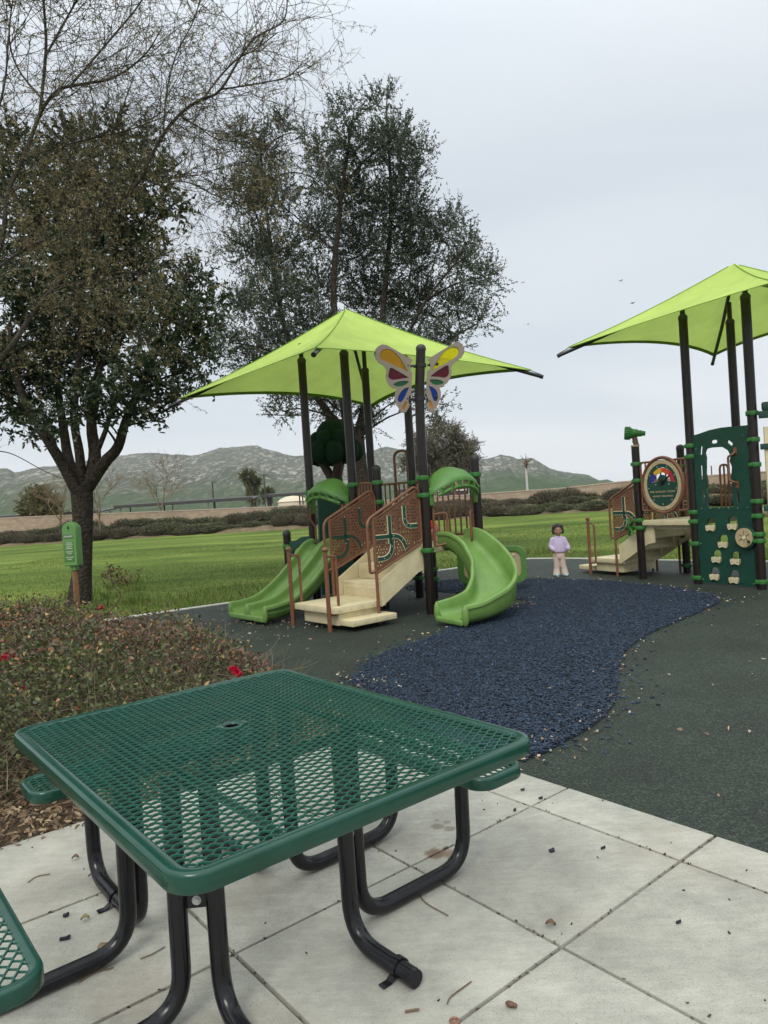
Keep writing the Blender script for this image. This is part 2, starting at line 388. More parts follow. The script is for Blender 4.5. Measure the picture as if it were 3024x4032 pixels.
def concrete_mat():
    m = bpy.data.materials.new('broomed concrete'); m.use_nodes = True; nt = m.node_tree; N = nt.nodes; L = nt.links; b = N['Principled BSDF']
    b.inputs['Roughness'].default_value = 0.85; b.inputs['Specular IOR Level'].default_value = 0.25
    tc = N.new('ShaderNodeTexCoord')
    n1 = N.new('ShaderNodeTexNoise'); n1.inputs['Scale'].default_value = 2.6; n1.inputs['Detail'].default_value = 11; n1.inputs['Roughness'].default_value = 0.70; L.new(tc.outputs['Object'], n1.inputs['Vector'])
    r1 = N.new('ShaderNodeValToRGB'); e = r1.color_ramp.elements; e[0].position = 0.3; e[0].color = (0.285, 0.282, 0.25, 1); e[1].position = 0.68; e[1].color = (0.50, 0.49, 0.43, 1)
    x = e.new(0.5); x.color = (0.395, 0.39, 0.342, 1)
    L.new(n1.outputs['Fac'], r1.inputs[0])
    mp = N.new('ShaderNodeMapping'); mp.inputs['Scale'].default_value = (9, 34, 9); mp.inputs['Rotation'].default_value = (0, 0, R(4)); L.new(tc.outputs['Object'], mp.inputs[0])
    n2 = N.new('ShaderNodeTexNoise'); n2.inputs['Scale'].default_value = 1; n2.inputs['Detail'].default_value = 7; n2.inputs['Roughness'].default_value = 0.8; L.new(mp.outputs[0], n2.inputs['Vector'])
    r2 = N.new('ShaderNodeValToRGB'); r2.color_ramp.elements[0].position = 0.32; r2.color_ramp.elements[0].color = (0.84, 0.84, 0.84, 1); r2.color_ramp.elements[1].position = 0.7; r2.color_ramp.elements[1].color = (1.09, 1.09, 1.07, 1); L.new(n2.outputs['Fac'], r2.inputs[0])
    mu = N.new('ShaderNodeMixRGB'); mu.blend_type = 'MULTIPLY'; mu.inputs[0].default_value = 1; L.new(r1.outputs[0], mu.inputs[1]); L.new(r2.outputs[0], mu.inputs[2])
    n3 = N.new('ShaderNodeTexNoise'); n3.inputs['Scale'].default_value = 240; n3.inputs['Detail'].default_value = 2; L.new(tc.outputs['Object'], n3.inputs['Vector'])
    r3 = N.new('ShaderNodeValToRGB'); r3.color_ramp.elements[0].position = 0.27; r3.color_ramp.elements[0].color = (0.52, 0.49, 0.44, 1); r3.color_ramp.elements[1].position = 0.42; r3.color_ramp.elements[1].color = (1, 1, 1, 1); L.new(n3.outputs['Fac'], r3.inputs[0])
    m2 = N.new('ShaderNodeMixRGB'); m2.blend_type = 'MULTIPLY'; m2.inputs[0].default_value = 1; L.new(mu.outputs[0], m2.inputs[1]); L.new(r3.outputs[0], m2.inputs[2])
    gi = N.new('ShaderNodeNewGeometry'); mi = N.new('ShaderNodeMapRange'); mi.inputs['To Min'].default_value = 0.90; mi.inputs['To Max'].default_value = 1.06; L.new(gi.outputs['Random Per Island'], mi.inputs['Value'])
    hv = N.new('ShaderNodeHueSaturation'); L.new(mi.outputs[0], hv.inputs['Value']); L.new(m2.outputs[0], hv.inputs['Color'])
    n5 = N.new('ShaderNodeTexNoise'); n5.inputs['Scale'].default_value = 1.1; n5.inputs['Detail'].default_value = 7; n5.inputs['Roughness'].default_value = 0.65; n5.inputs['Distortion'].default_value = 0.8; L.new(tc.outputs['Object'], n5.inputs['Vector'])
    m5 = N.new('ShaderNodeMapRange'); m5.inputs['From Min'].default_value = 0.53; m5.inputs['From Max'].default_value = 0.70; m5.inputs['To Max'].default_value = 0.26; L.new(n5.outputs['Fac'], m5.inputs['Value'])
    mb = N.new('ShaderNodeMixRGB'); L.new(m5.outputs[0], mb.inputs[0]); L.new(hv.outputs[0], mb.inputs[1]); mb.inputs[2].default_value = (0.30, 0.25, 0.185, 1)
    last = mb.outputs[0]
    # rust stains and damp spots where they lie on the slabs
    for (cx, cy, rad, col, k) in STAINS:
        ve = N.new('ShaderNodeVectorMath'); ve.operation = 'DISTANCE'; ve.inputs[1].default_value = (cx, cy, 0)
        nn = N.new('ShaderNodeTexNoise'); nn.inputs['Scale'].default_value = 22; nn.inputs['Detail'].default_value = 4; L.new(tc.outputs['Object'], nn.inputs['Vector'])
        ad = N.new('ShaderNodeVectorMath'); ad.operation = 'MULTIPLY_ADD'; ad.inputs[1].default_value = (rad, rad, 0); L.new(nn.outputs['Color'], ad.inputs[0]); L.new(tc.outputs['Object'], ad.inputs[2])
        sb = N.new('ShaderNodeVectorMath'); sb.operation = 'SUBTRACT'; sb.inputs[1].default_value = (rad * .5, rad * .5, 0); L.new(ad.outputs[0], sb.inputs[0])
        fl = N.new('ShaderNodeVectorMath'); fl.operation = 'MULTIPLY'; fl.inputs[1].default_value = (1, 1, 0); L.new(sb.outputs[0], fl.inputs[0]); L.new(fl.outputs[0], ve.inputs[0])
        mr = N.new('ShaderNodeMapRange'); mr.inputs['From Min'].default_value = rad * 0.6; mr.inputs['From Max'].default_value = rad; mr.inputs['To Min'].default_value = k; mr.inputs['To Max'].default_value = 0; L.new(ve.outputs['Value'], mr.inputs['Value'])
        mm = N.new('ShaderNodeMixRGB'); L.new(mr.outputs[0], mm.inputs[0]); L.new(last, mm.inputs[1]); mm.inputs[2].default_value = (*col, 1); last = mm.outputs[0]
    L.new(last, b.inputs['Base Color'])
    bp = N.new('ShaderNodeBump'); bp.inputs['Strength'].default_value = 0.25; bp.inputs['Distance'].default_value = 0.004; L.new(n2.outputs['Fac'], bp.inputs['Height']); L.new(bp.outputs[0], b.inputs['Normal'])
    return m
STAINS = [(0.125, 3.02, 0.055, (0.15, 0.085, 0.045), 0.8), (0.20, 3.00, 0.05, (0.2, 0.13, 0.08), 0.75), (0.175, 3.06, 0.02, (0.1, 0.05, 0.03), 0.8), (0.24, 3.035, 0.018, (0.12, 0.07, 0.04), 0.8),
          (0.155, 3.27, 0.035, (0.17, 0.15, 0.115), 0.75), (0.205, 3.24, 0.035, (0.18, 0.155, 0.12), 0.75), (0.20, 3.31, 0.022, (0.2, 0.18, 0.14), 0.7), (0.155, 3.335, 0.016, (0.2, 0.18, 0.14), 0.7),
          (-0.9, 2.25, 0.18, (0.30, 0.25, 0.20), 0.35), (-0.5, 2.0, 0.25, (0.32, 0.28, 0.22), 0.3)]
M['lawn'] = lawn_mat()
M['rubber'] = speckle_mat('dark green rubber surfacing', (0.007, 0.011, 0.008), (0.0185, 0.028, 0.0205), (0.060, 0.078, 0.055), scale=120, rough=0.7, spec=0.38, lightpos=0.72)
M['concrete'] = concrete_mat()
M['kerb'] = mat('kerb concrete', (0.50, 0.49, 0.44), 0.9, var=0.15, vscale=5)
M['soil'] = mat('dark soil', (0.10, 0.074, 0.050), 0.95, 0.1, col2=(0.035, 0.026, 0.02), vscale=30, bump=0.8, bscale=60)
M['berm'] = mat('berm earth', (0.20, 0.145, 0.095), 0.95, 0.1, col2=(0.10, 0.09, 0.05), vscale=1.2, bump=0.4, bscale=8)
M['mulch_base'] = mat('blue rubber mulch', (0.012, 0.016, 0.028), 0.7, 0.4, col2=(0.008, 0.010, 0.016), vscale=60, bump=0.8, bscale=90)
M['mulch'] = leaf_mat('blue rubber chips', [(0.012, 0.019, 0.032), (0.025, 0.046, 0.084), (0.043, 0.074, 0.128), (0.018, 0.029, 0.048), (0.066, 0.100, 0.150)], rough=0.62, trans=0.0, spec=0.4)

# ------------------------------------------------------------------ the ground
def sheet(name, poly, z, m):
    b = MB(); b.plate([(p[0], p[1]) for p in poly], (), 0.002, (0, 0, z), (1, 0, 0), (0, 1, 0)); return struct(b.build(name, m, smooth=0))
# gently uneven lawn reaching out to the horizon
xs = np.concatenate([np.linspace(-1500, -70, 8), np.linspace(-60, 60, 61), np.linspace(70, 1500, 8)])
ys = np.concatenate([np.linspace(-60, 16, 20), np.linspace(18, 70, 40), np.linspace(80, 2400, 14)])
gx, gy = np.meshgrid(xs, ys); gz = -0.035 + 0.05 * np.clip((gy - 19) / 12, 0, 1) * (np.sin(gx * 0.21 + gy * 0.13) + np.sin(gy * 0.33 - gx * 0.09)) * np.exp(-((gy - 34) / 22) ** 2)
V = np.stack([gx, gy, gz], -1).reshape(-1, 3); nx = len(xs)
idx = np.arange(len(ys) * nx).reshape(len(ys), nx)
F = np.stack([idx[:-1, :-1], idx[:-1, 1:], idx[1:, 1:], idx[1:, :-1]], -1).reshape(-1, 4)
struct(arrays_obj('lawn', V, F, M['lawn'], smooth=True))

E1 = Vector((0.775, 0.632, 0)); E2 = Vector((-0.632, 0.775, 0)); J = Vector((0.495, 2.342, 0))
def pav(a, b): p = J + E1 * a + E2 * b; return (p.x, p.y)
KERB = [(-7.0, 8.9), (-3.9, 11.0), (-2.64, 11.87), (0.5, 14.65), (1.34, 15.14), (2.6, 16.2), (3.3, 16.38), (3.72, 16.1), (4.15, 15.72), (5.45, 14.2), (6.69, 12.99), (7.6, 11.9), (9.5, 8.0)]
EDGE = 1.075
RUB = [(-3.2, 8.0)] + [KERB[1]] + KERB[2:] + [(9.5, -3.0), pav(EDGE, -5.2), pav(EDGE, 2.45), (-0.25, 4.9), (-1.0, 6.2)]
sheet('rubber_surface', RUB, -0.010, M['rubber'])
BED = [pav(EDGE, 2.25), (-0.25, 4.9), (-1.0, 6.2), (-3.2, 8.0), (-3.9, 11.0), (-7.0, 8.9), (-9.0, 3.0), pav(-7, 2.0), pav(-7, 2.25)]
sheet('planting_bed', BED, -0.014, M['soil'])
# concrete edging between the rubber and the lawn
b = MB(); P = [Vector((x, y, 0)) for x, y in KERB]; Q = []
for i in range(len(P)):
    t = (P[min(i + 1, len(P) - 1)] - P[max(i - 1, 0)]).normalized(); n_ = Vector((-t.y, t.x, 0)); Q.append((P[i], n_))
rings = []
for p, n_ in Q: rings.append([p + Vector((0, 0, -0.1)), p + Vector((0, 0, 0.004)), p + n_ * 0.13 + Vector((0, 0, 0.004)), p + n_ * 0.13 + Vector((0, 0, -0.1))])
b.loft(rings); struct(b.build('kerb', M['kerb'], smooth=0))
# patio of square slabs with open joints
b = MB(); S = 0.757; jb = MB()
lines1 = [-7 * S, -6 * S, -5 * S, -4 * S, -3 * S, -2 * S - 0.04, -S - 0.05, 0, 0.777, EDGE]
lines2 = [k * S for k in range(-6, 4)]; lines2[-1] = 2.30
for i in range(len(lines1) - 1):
    for j in range(len(lines2) - 1):
        a0, a1, b0, b1 = lines1[i] + 0.006, lines1[i + 1] - 0.006, lines2[j] + 0.006, lines2[j + 1] - 0.006
        if i == len(lines1) - 2 and j == 0: continue
        c = J + E1 * ((a0 + a1) / 2) + E2 * ((b0 + b1) / 2); dz = random.uniform(-0.0025, 0.0)
        b.box((c.x, c.y, -0.05 + dz), (a1 - a0, b1 - b0, 0.1), 0.006, rotz(math.atan2(E1.y, E1.x)), seg=2)
c = J + E1 * ((lines1[0] + EDGE) / 2) + E2 * ((lines2[0] + lines2[-1]) / 2)
struct(b.build('patio', M['concrete'], smooth=30))
jb.box((c.x, c.y, -0.045), (EDGE - lines1[0], lines2[-1] - lines2[0], 0.025), 0, rotz(math.atan2(E1.y, E1.x)))
struct(jb.build('patio_joints', M['soil'], smooth=0))

# blue rubber mulch
MUL = [(2.46, 12.56), (3.07, 12.05), (3.65, 11.43), (4.08, 10.45), (4.28, 9.6), (4.23, 9.15), (4.0, 8.72), (3.29, 7.95), (2.6, 7.21), (2.11, 6.47), (1.84, 5.83), (1.57, 5.07), (1.29, 4.59), (0.98, 4.26), (0.72, 4.05), (0.42, 4.25), (-0.05, 5.1), (-0.369, 6.09), (-0.09, 7.14), (0.37, 7.71), (0.62, 8.2), (0.9, 8.95), (1.4, 9.35), (1.8, 9.6), (1.9, 10.0), (1.6, 10.6), (0.9, 11.5), (0.3, 12.2), (0.6, 13.0), (1.6, 13.1)]
mp_ = [(p.x, p.y) for p in smooth_path([Vector((x, y, 0)) for x, y in MUL + [MUL[0]]], 5)][:-1]
sheet('mulch_bed', mp_, -0.005, M['mulch_base'])
n = 75000
pts = np.stack([rng.uniform(-0.6, 4.5, n * 3), 4.0 + rng.uniform(0, 1, n * 3) ** 1.35 * 9.3], -1)
ok = inside_np(pts, mp_); pts = pts[ok][:n]
def scatter_chips(pts, z0, z1, l0, l1, wd, th):
    n = len(pts); a = rng.uniform(0, 2 * PI, n); el = rng.normal(0, 0.22, n); ln = rng.uniform(l0, l1, n) / 2; wi = rng.uniform(wd * .6, wd * 1.4, n) / 2; t = rng.uniform(th * .6, th * 1.3, n) / 2
    d = np.stack([np.cos(a) * np.cos(el), np.sin(a) * np.cos(el), np.sin(el)], -1)
    s = np.stack([-np.sin(a), np.cos(a), np.zeros(n)], -1); tl = rng.normal(0, 0.4, n)[:, None]; u = np.cross(d, s); s2 = s * np.cos(tl) + u * np.sin(tl); u2 = np.cross(d, s2)
    c = np.concatenate([pts, rng.uniform(z0, z1, n)[:, None]], 1)
    vs = []
    for k, (x, y, z) in enumerate([(-1, -1, -1), (1, -.6, -1), (1, .6, -1), (-1, 1, -1), (-1, -1, 1), (1, -.6, 1), (1, .6, 1), (-1, 1, 1)]):
        vs.append(c + d * (ln * x)[:, None] + s2 * (wi * y)[:, None] + u2 * (t * z)[:, None])
    V = np.stack(vs, 1).reshape(-1, 3)
    q = np.array([(0, 3, 2, 1), (4, 5, 6, 7), (0, 1, 5, 4), (1, 2, 6, 5), (2, 3, 7, 6), (3, 0, 4, 7)])
    F = (np.arange(n)[:, None, None] * 8 + q[None]).reshape(-1, 4)
    return V, F
V, F = scatter_chips(pts, 0.0, 0.020, 0.010, 0.033, 0.008, 0.004)
stuff(arrays_obj('rubber_mulch', V, F, M['mulch']))
# strays kicked out on to the rubber
st = np.stack([rng.uniform(-1.0, 5.0, 9000), rng.uniform(3.6, 13, 9000)], -1)
ring = np.array(mp_); dd = np.min(np.linalg.norm(st[:, None] - ring[None], axis=2), axis=1)
st = st[(~inside_np(st, mp_)) & (dd < 0.35) & (rng.uniform(0, 1, len(st)) < np.exp(-dd / 0.13)) & inside_np(st, RUB)]
V, F = scatter_chips(st, -0.005, 0.004, 0.02, 0.05, 0.012, 0.006)
stuff(arrays_obj('scattered_mulch', V, F, M['mulch']))

# grass blades along the near lawn
def blades(P, h0, h1, wd, z=-0.03):
    n = len(P); a = rng.uniform(0, 2 * PI, n); h = rng.uniform(h0, h1, n); le = rng.uniform(0.1, 0.7, n) * h; b2 = rng.uniform(0, 2 * PI, n)
    base = np.concatenate([P, np.full((n, 1), z)], 1); s = np.stack([np.cos(a), np.sin(a), np.zeros(n)], -1) * (wd * rng.uniform(.6, 1.4, n) / 2)[:, None]
    tip = base + np.stack([np.cos(b2) * le, np.sin(b2) * le, h], -1); mid = base + np.stack([np.cos(b2) * le * .3, np.sin(b2) * le * .3, h * .6], -1)
    V = np.stack([base - s, base + s, mid + s * .7, tip, mid - s * .7], 1).reshape(-1, 3); F = np.arange(n)[:, None] * 5 + np.arange(5)[None]
    return V, F
M['grass'] = leaf_mat('grass blade', [(0.060, 0.102, 0.020), (0.105, 0.158, 0.032), (0.155, 0.212, 0.044), (0.08, 0.128, 0.026), (0.215, 0.255, 0.068), (0.28, 0.26, 0.135)], rough=0.6, trans=0.35)
KP = KERB[:]; nb = 170000
P = np.stack([rng.uniform(-15, 13, nb * 2), rng.uniform(0, 1, nb * 2) ** 1.9 * 24 + 9.5], -1)
lawn_ok = ~inside_np(P, [(x, y) for x, y in KERB] + [(9.5, -3), (-9, -3), (-9.0, 8.2)])
kk = np.array([(x - 0.1 * 0, y) for x, y in [(p.x, p.y) for p in smooth_path([Vector((x, y, 0)) for x, y in KERB], 6)]])
P = P[lawn_ok]; dk = np.min(np.linalg.norm(P[:, None] - kk[None], axis=2), axis=1); P = P[dk > 0.16][:nb]; dk = dk[dk > 0.16][:nb]
ph = np.sin(P[:, 0] * 1.7 + np.sin(P[:, 1] * 1.1) * 2) * 0.5 + 0.5
keep = rng.uniform(0, 1, len(P)) < 0.45 + 0.55 * ph
P = P[keep]; V, F = blades(P, 0.03, 0.075, 0.009)
sc_h = np.repeat(0.65 + 0.75 * ph[keep] * np.exp(-((dk[keep] - 1.6) / 1.6) ** 2) , 5); V[:, 2] = -0.03 + (V[:, 2] + 0.03) * sc_h
stuff(arrays_obj('grass', V, F, M['grass']))
# taller rough tufts
tp = []
for _ in range(34):
    c = np.array([rng.uniform(-7, 6.5), rng.uniform(11, 18)]);
    tp.append(c + rng.normal(0, 0.16, (70, 2)))
P = np.concatenate(tp); P = P[~inside_np(P, KERB + [(9.5, -3), (-9, -3), (-9.0, 8.2)])]; dk = np.min(np.linalg.norm(P[:, None] - kk[None], axis=2), axis=1); P = P[dk > 0.3]
V, F = blades(P, 0.08, 0.20, 0.012); stuff(arrays_obj('grass_tufts', V, F, M['grass']))

# HAZE: thin air between here and the hills
hm_ = bpy.data.materials.new('thin haze'); hm_.use_nodes = True; nt = hm_.node_tree
for n in list(nt.nodes):
    if n.type == 'BSDF_PRINCIPLED': nt.nodes.remove(n)
pv = nt.nodes.new('ShaderNodeVolumePrincipled'); pv.inputs['Color'].default_value = (0.86, 0.92, 1.0, 1); pv.inputs['Density'].default_value = 0.00013; pv.inputs['Anisotropy'].default_value = 0.2
nt.links.new(pv.outputs[0], nt.nodes['Material Output'].inputs['Volume'])
b = MB(); b.box((0, 1170, 150), (4200, 2560, 320)); hz_ = b.build('haze', hm_, None, smooth=0); stuff(hz_)
# ------------------------------------------------------------------ picnic table
tb = thing('picnic_table', 'dark green metal mesh picnic table with attached seats on black tube legs', 'table', (-0.497, 2.396, 0), R(39.405))
RIMP = [(-0.040, -0.012), (-0.040, -0.006), (-0.034, -0.002), (-0.012, 0.0), (-0.006, -0.0012), (-0.0018, -0.0045), (0.0, -0.010), (0.0, -0.043), (-0.002, -0.046), (-0.006, -0.046), (-0.008, -0.042), (-0.009, -0.014)]
def rim(x0, y0, x1, y1, r, z, name, parent, lip=1.0):
    b = MB(); rings = []
    def off(o):
        return rrect(x0 - o, y0 - o, x1 + o, y1 + o, max(r + o, 0.004), 9)
    loops = [[Vector((p[0], p[1], z + dz)) for p in off(o * (lip if o < -0.01 else 1))] for o, dz in RIMP]
    n = len(loops[0]); rings = [[loops[k][i] for k in range(len(RIMP))] for i in range(n)]
    b.loft(rings, closed=True, cap=False, loop=True)
    bb = b.build(name, M['table_green'], parent, smooth=50)
    return bb
def mesh_grid(x0, y0, x1, y1, r, z, px, py, hole=None, wd=0.0060, name='mesh_top', parent=None, along='x'):
    """expanded metal: zigzag strands that meet at their knuckles"""
    reg = rrect(x0, y0, x1, y1, r, 6); b = MB()
    A0, A1, B0, B1 = (x0, x1, y0, y1) if along == 'x' else (y0, y1, x0, x1)
    k = 0; yv = B0 - py
    while yv < B1 + py:
        pts = []; i = 0; xv = A0 - px * 2; ph = k % 2
        while xv < A1 + px:
            s = 1 if (i + ph) % 2 == 0 else -1
            for dx in (-0.085, 0.085):
                pts.append((xv + dx * px, yv + s * (py / 4 - 0.0006), z + 0.0012 * s)); 
            xv += px / 2; i += 1
        run = []
        def flush(run):
            if len(run) < 2: return
            vs = []; 
            for q in run:
                for (dy, dz) in ((-1, -1), (1, -1), (.8, 1), (-.8, 1)):
                    vs.append(((q[0]), q[1] + dy * wd / 2, q[2] - 0.0028 + dz * 0.0023) if along == 'x' else (q[1] + dy * wd / 2, q[0], q[2] - 0.0028 + dz * 0.0023))
            m = len(run); fs = []
            for i2 in range(m - 1):
                for j in range(4):
                    f = (i2 * 4 + j, i2 * 4 + (j + 1) % 4, i2 * 4 + 4 + (j + 1) % 4, i2 * 4 + 4 + j)
                    fs.append(f if along == 'x' else tuple(reversed(f)))
            b.add(vs, fs)
        for q in pts:
            p2 = (q[0], q[1]) if along == 'x' else (q[1], q[0])
            ok = inside(p2, reg) and not (hole and (p2[0] - hole[0]) ** 2 + (p2[1] - hole[1]) ** 2 < hole[2] ** 2)
            if ok: run.append(q)
            else: flush(run); run = []
        flush(run); yv += py / 2; k += 1
    return b.build(name, M['table_mesh'], parent, smooth=0)
TZ = 0.762
top = rim(-0.585, -0.7606, 0.585, 0.7606, 0.085, TZ, 'table_rim', tb)
HX, HY = -0.004, 0.132
mesh_grid(-0.568, -0.744, 0.568, 0.744, 0.07, TZ - 0.003, 0.056, 0.0306, (HX, HY, 0.037), name='table_mesh', parent=tb)
b = MB(); n = 28; prof = [(0.026, -0.03), (0.026, -0.004), (0.030, 0.0005), (0.040, 0.0015), (0.046, -0.001), (0.046, -0.006), (0.030, -0.006), (0.030, -0.03)]
rg = []
for (r_, z_) in prof: rg.append([Vector((HX + r_ * math.cos(2 * PI * j / n) * (1.0 + 0.28 * max(0, (r_ - .03)) / .016 * abs(math.cos(2 * PI * j / n)) ** 6), HY + r_ * math.sin(2 * PI * j / n), TZ + z_)) for j in range(n)])
b.loft(rg, cap=False, loop=True); uh = b.build('umbrella_hole', M['table_green'], tb, smooth=50)
b = MB(); b.loft([[Vector((HX + r_ * math.cos(2 * PI * j / 24), HY + r_ * math.sin(2 * PI * j / 24), TZ + z_)) for j in range(24)] for r_, z_ in ((0.0255, -0.10), (0.0268, -0.10), (0.0268, -0.006), (0.0255, -0.006))], cap=False, loop=True); b.lathe([(0.026, -0.101), (0.026, -0.099)], 24, (HX, HY, TZ)); b.build('dark_hole_liner', M['black_tube'], uh, smooth=50)  # closed black liner added so the hole looks dark; shade given as colour
b = MB()
for x in (-0.29, 0.29): b.box((x + (0.015 if x > 0 else -0.015), 0, TZ - 0.020), (0.005, 1.46, 0.024), 0.001)
b.build('support_bars', M['table_green'], tb, smooth=0)
b = MB()
for y in (-0.16, 0.43): b.box((0, y, TZ - 0.045), (0.62, 0.04, 0.028), 0.004)
b.build('under_frame', M['black_tube'], tb, smooth=30)
def seat(x0, y0, x1, y1, along):
    r_ = 0.075; z = 0.458
    s_ = rim(x0, y0, x1, y1, r_, z, 'seat', tb, 0.8)
    mesh_grid(x0 + 0.017, y0 + 0.017, x1 - 0.017, y1 - 0.017, r_ - 0.015, z - 0.003, 0.056, 0.0306, name='seat_mesh', parent=s_, along=along)
seat(0.742, -0.345, 1.005, 0.60, 'y')
seat(-1.005, -0.345, -0.742, 0.60, 'y')
seat(-0.50, 0.865, 0.50, 1.125, 'x')
TR = 0.0288
def leg(pts, r=0.10, name='leg_tube'):
    b = MB(); b.tube(fillet(pts, r, 8), TR, 18); return b.build(name, M['black_tube'], tb, smooth=50)
zt = TZ - 0.035; zg = 0.031; zs = 0.43
for sx in (-1, 1):
    for y in (-0.10, 0.345):
        leg([(sx * 0.33, y, zt), (sx * 0.335, y, zg), (sx * 0.865, y, zg), (sx * 0.875, y, zs)], 0.13)
for x in (-0.262, 0.262):
    leg([(x, 0.425, zt), (x, 0.43, zg), (x, 0.955, zg), (x, 0.965, zs)], 0.13)
for x in (-0.242, 0.242):
    l_ = leg([(x, -0.165, zt), (x, -0.17, zg), (x * 1.04, -0.475, zg)], 0.13, 'foot_tube')
    b = MB(); b.tube([(x * 1.04, -0.47, zg), (x * 1.04, -0.486, zg)], [TR * 1.03, TR * 0.96], 18); b.build('end_cap', M['black_tube'], l_, smooth=40)
# anchor straps over the foot tubes
def strap(x, y, rz, parent):
    b = MB(); r_ = TR + 0.003; pts = [(-0.075, 0, 0.004), (-0.045, 0, 0.004)] + [(-math.cos(a) * r_, 0, zg + math.sin(a) * r_) for a in np.linspace(-0.5, PI + 0.2, 12)]
    rg = []
    for i, p in enumerate(pts):
        q = pts[min(i + 1, len(pts) - 1)]; q0 = pts[max(i - 1, 0)]; t = Vector((q[0] - q0[0], 0, q[2] - q0[2])).normalized(); nn = Vector((-t.z, 0, t.x))
        rg.append([rotz(rz) @ (Vector(p) + Vector((0, s * 0.013, 0)) + nn * h) + Vector((x, y, 0)) for s, h in ((-1, -.0015), (1, -.0015), (1, .0022), (-1, .0022))])
    b.loft(rg); b.build('anchor_strap', M['black_tube'], parent, smooth=40)
strap(0.251, -0.405, 0, tb)
strap(-0.262, 0.70, 0, tb)
# brackets tying each pair of legs together
for sx in (-1, 1):
    c = Vector((sx * 0.285, -0.133, 0.36)); d = Vector((sx * 0.09, 0.065, 0)); 
    b = MB(); b.box(c, (0.105, 0.006, 0.048), 0.002, rotz(math.atan2(0.065, sx * 0.09) if sx > 0 else math.atan2(-0.065, 0.09)))
    br = b.build('leg_bracket', M['black_tube'], tb, smooth=30)
    nn = Vector((0.585, -0.81, 0)) if sx > 0 else Vector((-0.585, -0.81, 0)); b = MB()
    b.tube([c + nn * 0.002, c + nn * 0.006], 0.014, 16); b.tube([c + nn * 0.006, c + nn * 0.014], 0.0095, 6); b.build('bolt', M['bolt'], br, smooth=30)
# ------------------------------------------------------------------ play structures: shared pieces
PR = 0.0635
def clamp_mesh():
    b = MB(); n = 28; rg = []
    for (r_, z) in ((PR + .001, -0.034), (PR + 0.014, -0.035), (PR + 0.017, -0.012), (PR + 0.017, 0.022), (PR + 0.014, 0.029), (PR + .001, 0.029)):
        ring = []
        for j in range(n):
            a = 2 * PI * j / n; z2 = z + (0.010 if (z < -0.02 and j % 2) else 0); ring.append(Vector((r_ * math.cos(a), r_ * math.sin(a), z2)))
        rg.append(ring)
    b.loft(rg, cap=False)
    for a in (0, PI): b.box((math.cos(a) * (PR + 0.026), 0, -0.002), (0.034, 0.042, 0.040), 0.004)
    return b
_clamp_me = None
def clamp(parent, x, y, z, rz=0.0):
    global _clamp_me
    if _clamp_me is None:
        o = clamp_mesh().build('clamp', M['clamp'], parent, smooth=30); _clamp_me = o.data
    else:
        o = bpy.data.objects.new('clamp', _clamp_me); C.objects.link(o); o.parent = parent
    o.location = (x, y, z); o.rotation_euler = (0, 0, rz); return o
def post(root, x, y, h, clamps=(), crz=0.0, cap=True, thin_to=None, bend=None):
    b = MB()
    if bend: b.tube(smooth_path([(x + dx, y + dy, z) for dx, dy, z in bend], 6), PR, 20)
    else: b.tube([(x, y, -0.05), (x, y, h)], PR, 20)
    p = b.build('post', M['post'], root, smooth=50)
    tx, ty, tz = (x, y, h) if not bend else (x + bend[-1][0], y + bend[-1][1], bend[-1][2])
    if cap:
        b = MB(); b.lathe([(PR * 1.05, -0.02), (PR * 1.08, 0.0), (PR * 1.05, 0.015), (PR * .92, 0.038), (PR * .6, 0.056), (PR * .2, 0.063)] if not thin_to else [(PR * 1.05, -0.03), (PR * 1.08, 0.0), (PR * 1.0, 0.02), (PR * .72, 0.042), (0.036, 0.048)], 20, (tx, ty, tz))
        b.build('post_cap', M['cap'], p, smooth=50)
    if thin_to:
        b = MB(); b.tube([(x, y, h - 0.02), (x, y, thin_to)], 0.036, 16); b.build('canopy_tube', M['post'], p, smooth=50)
    for z in clamps: clamp(p, x, y, z, crz)
    return p

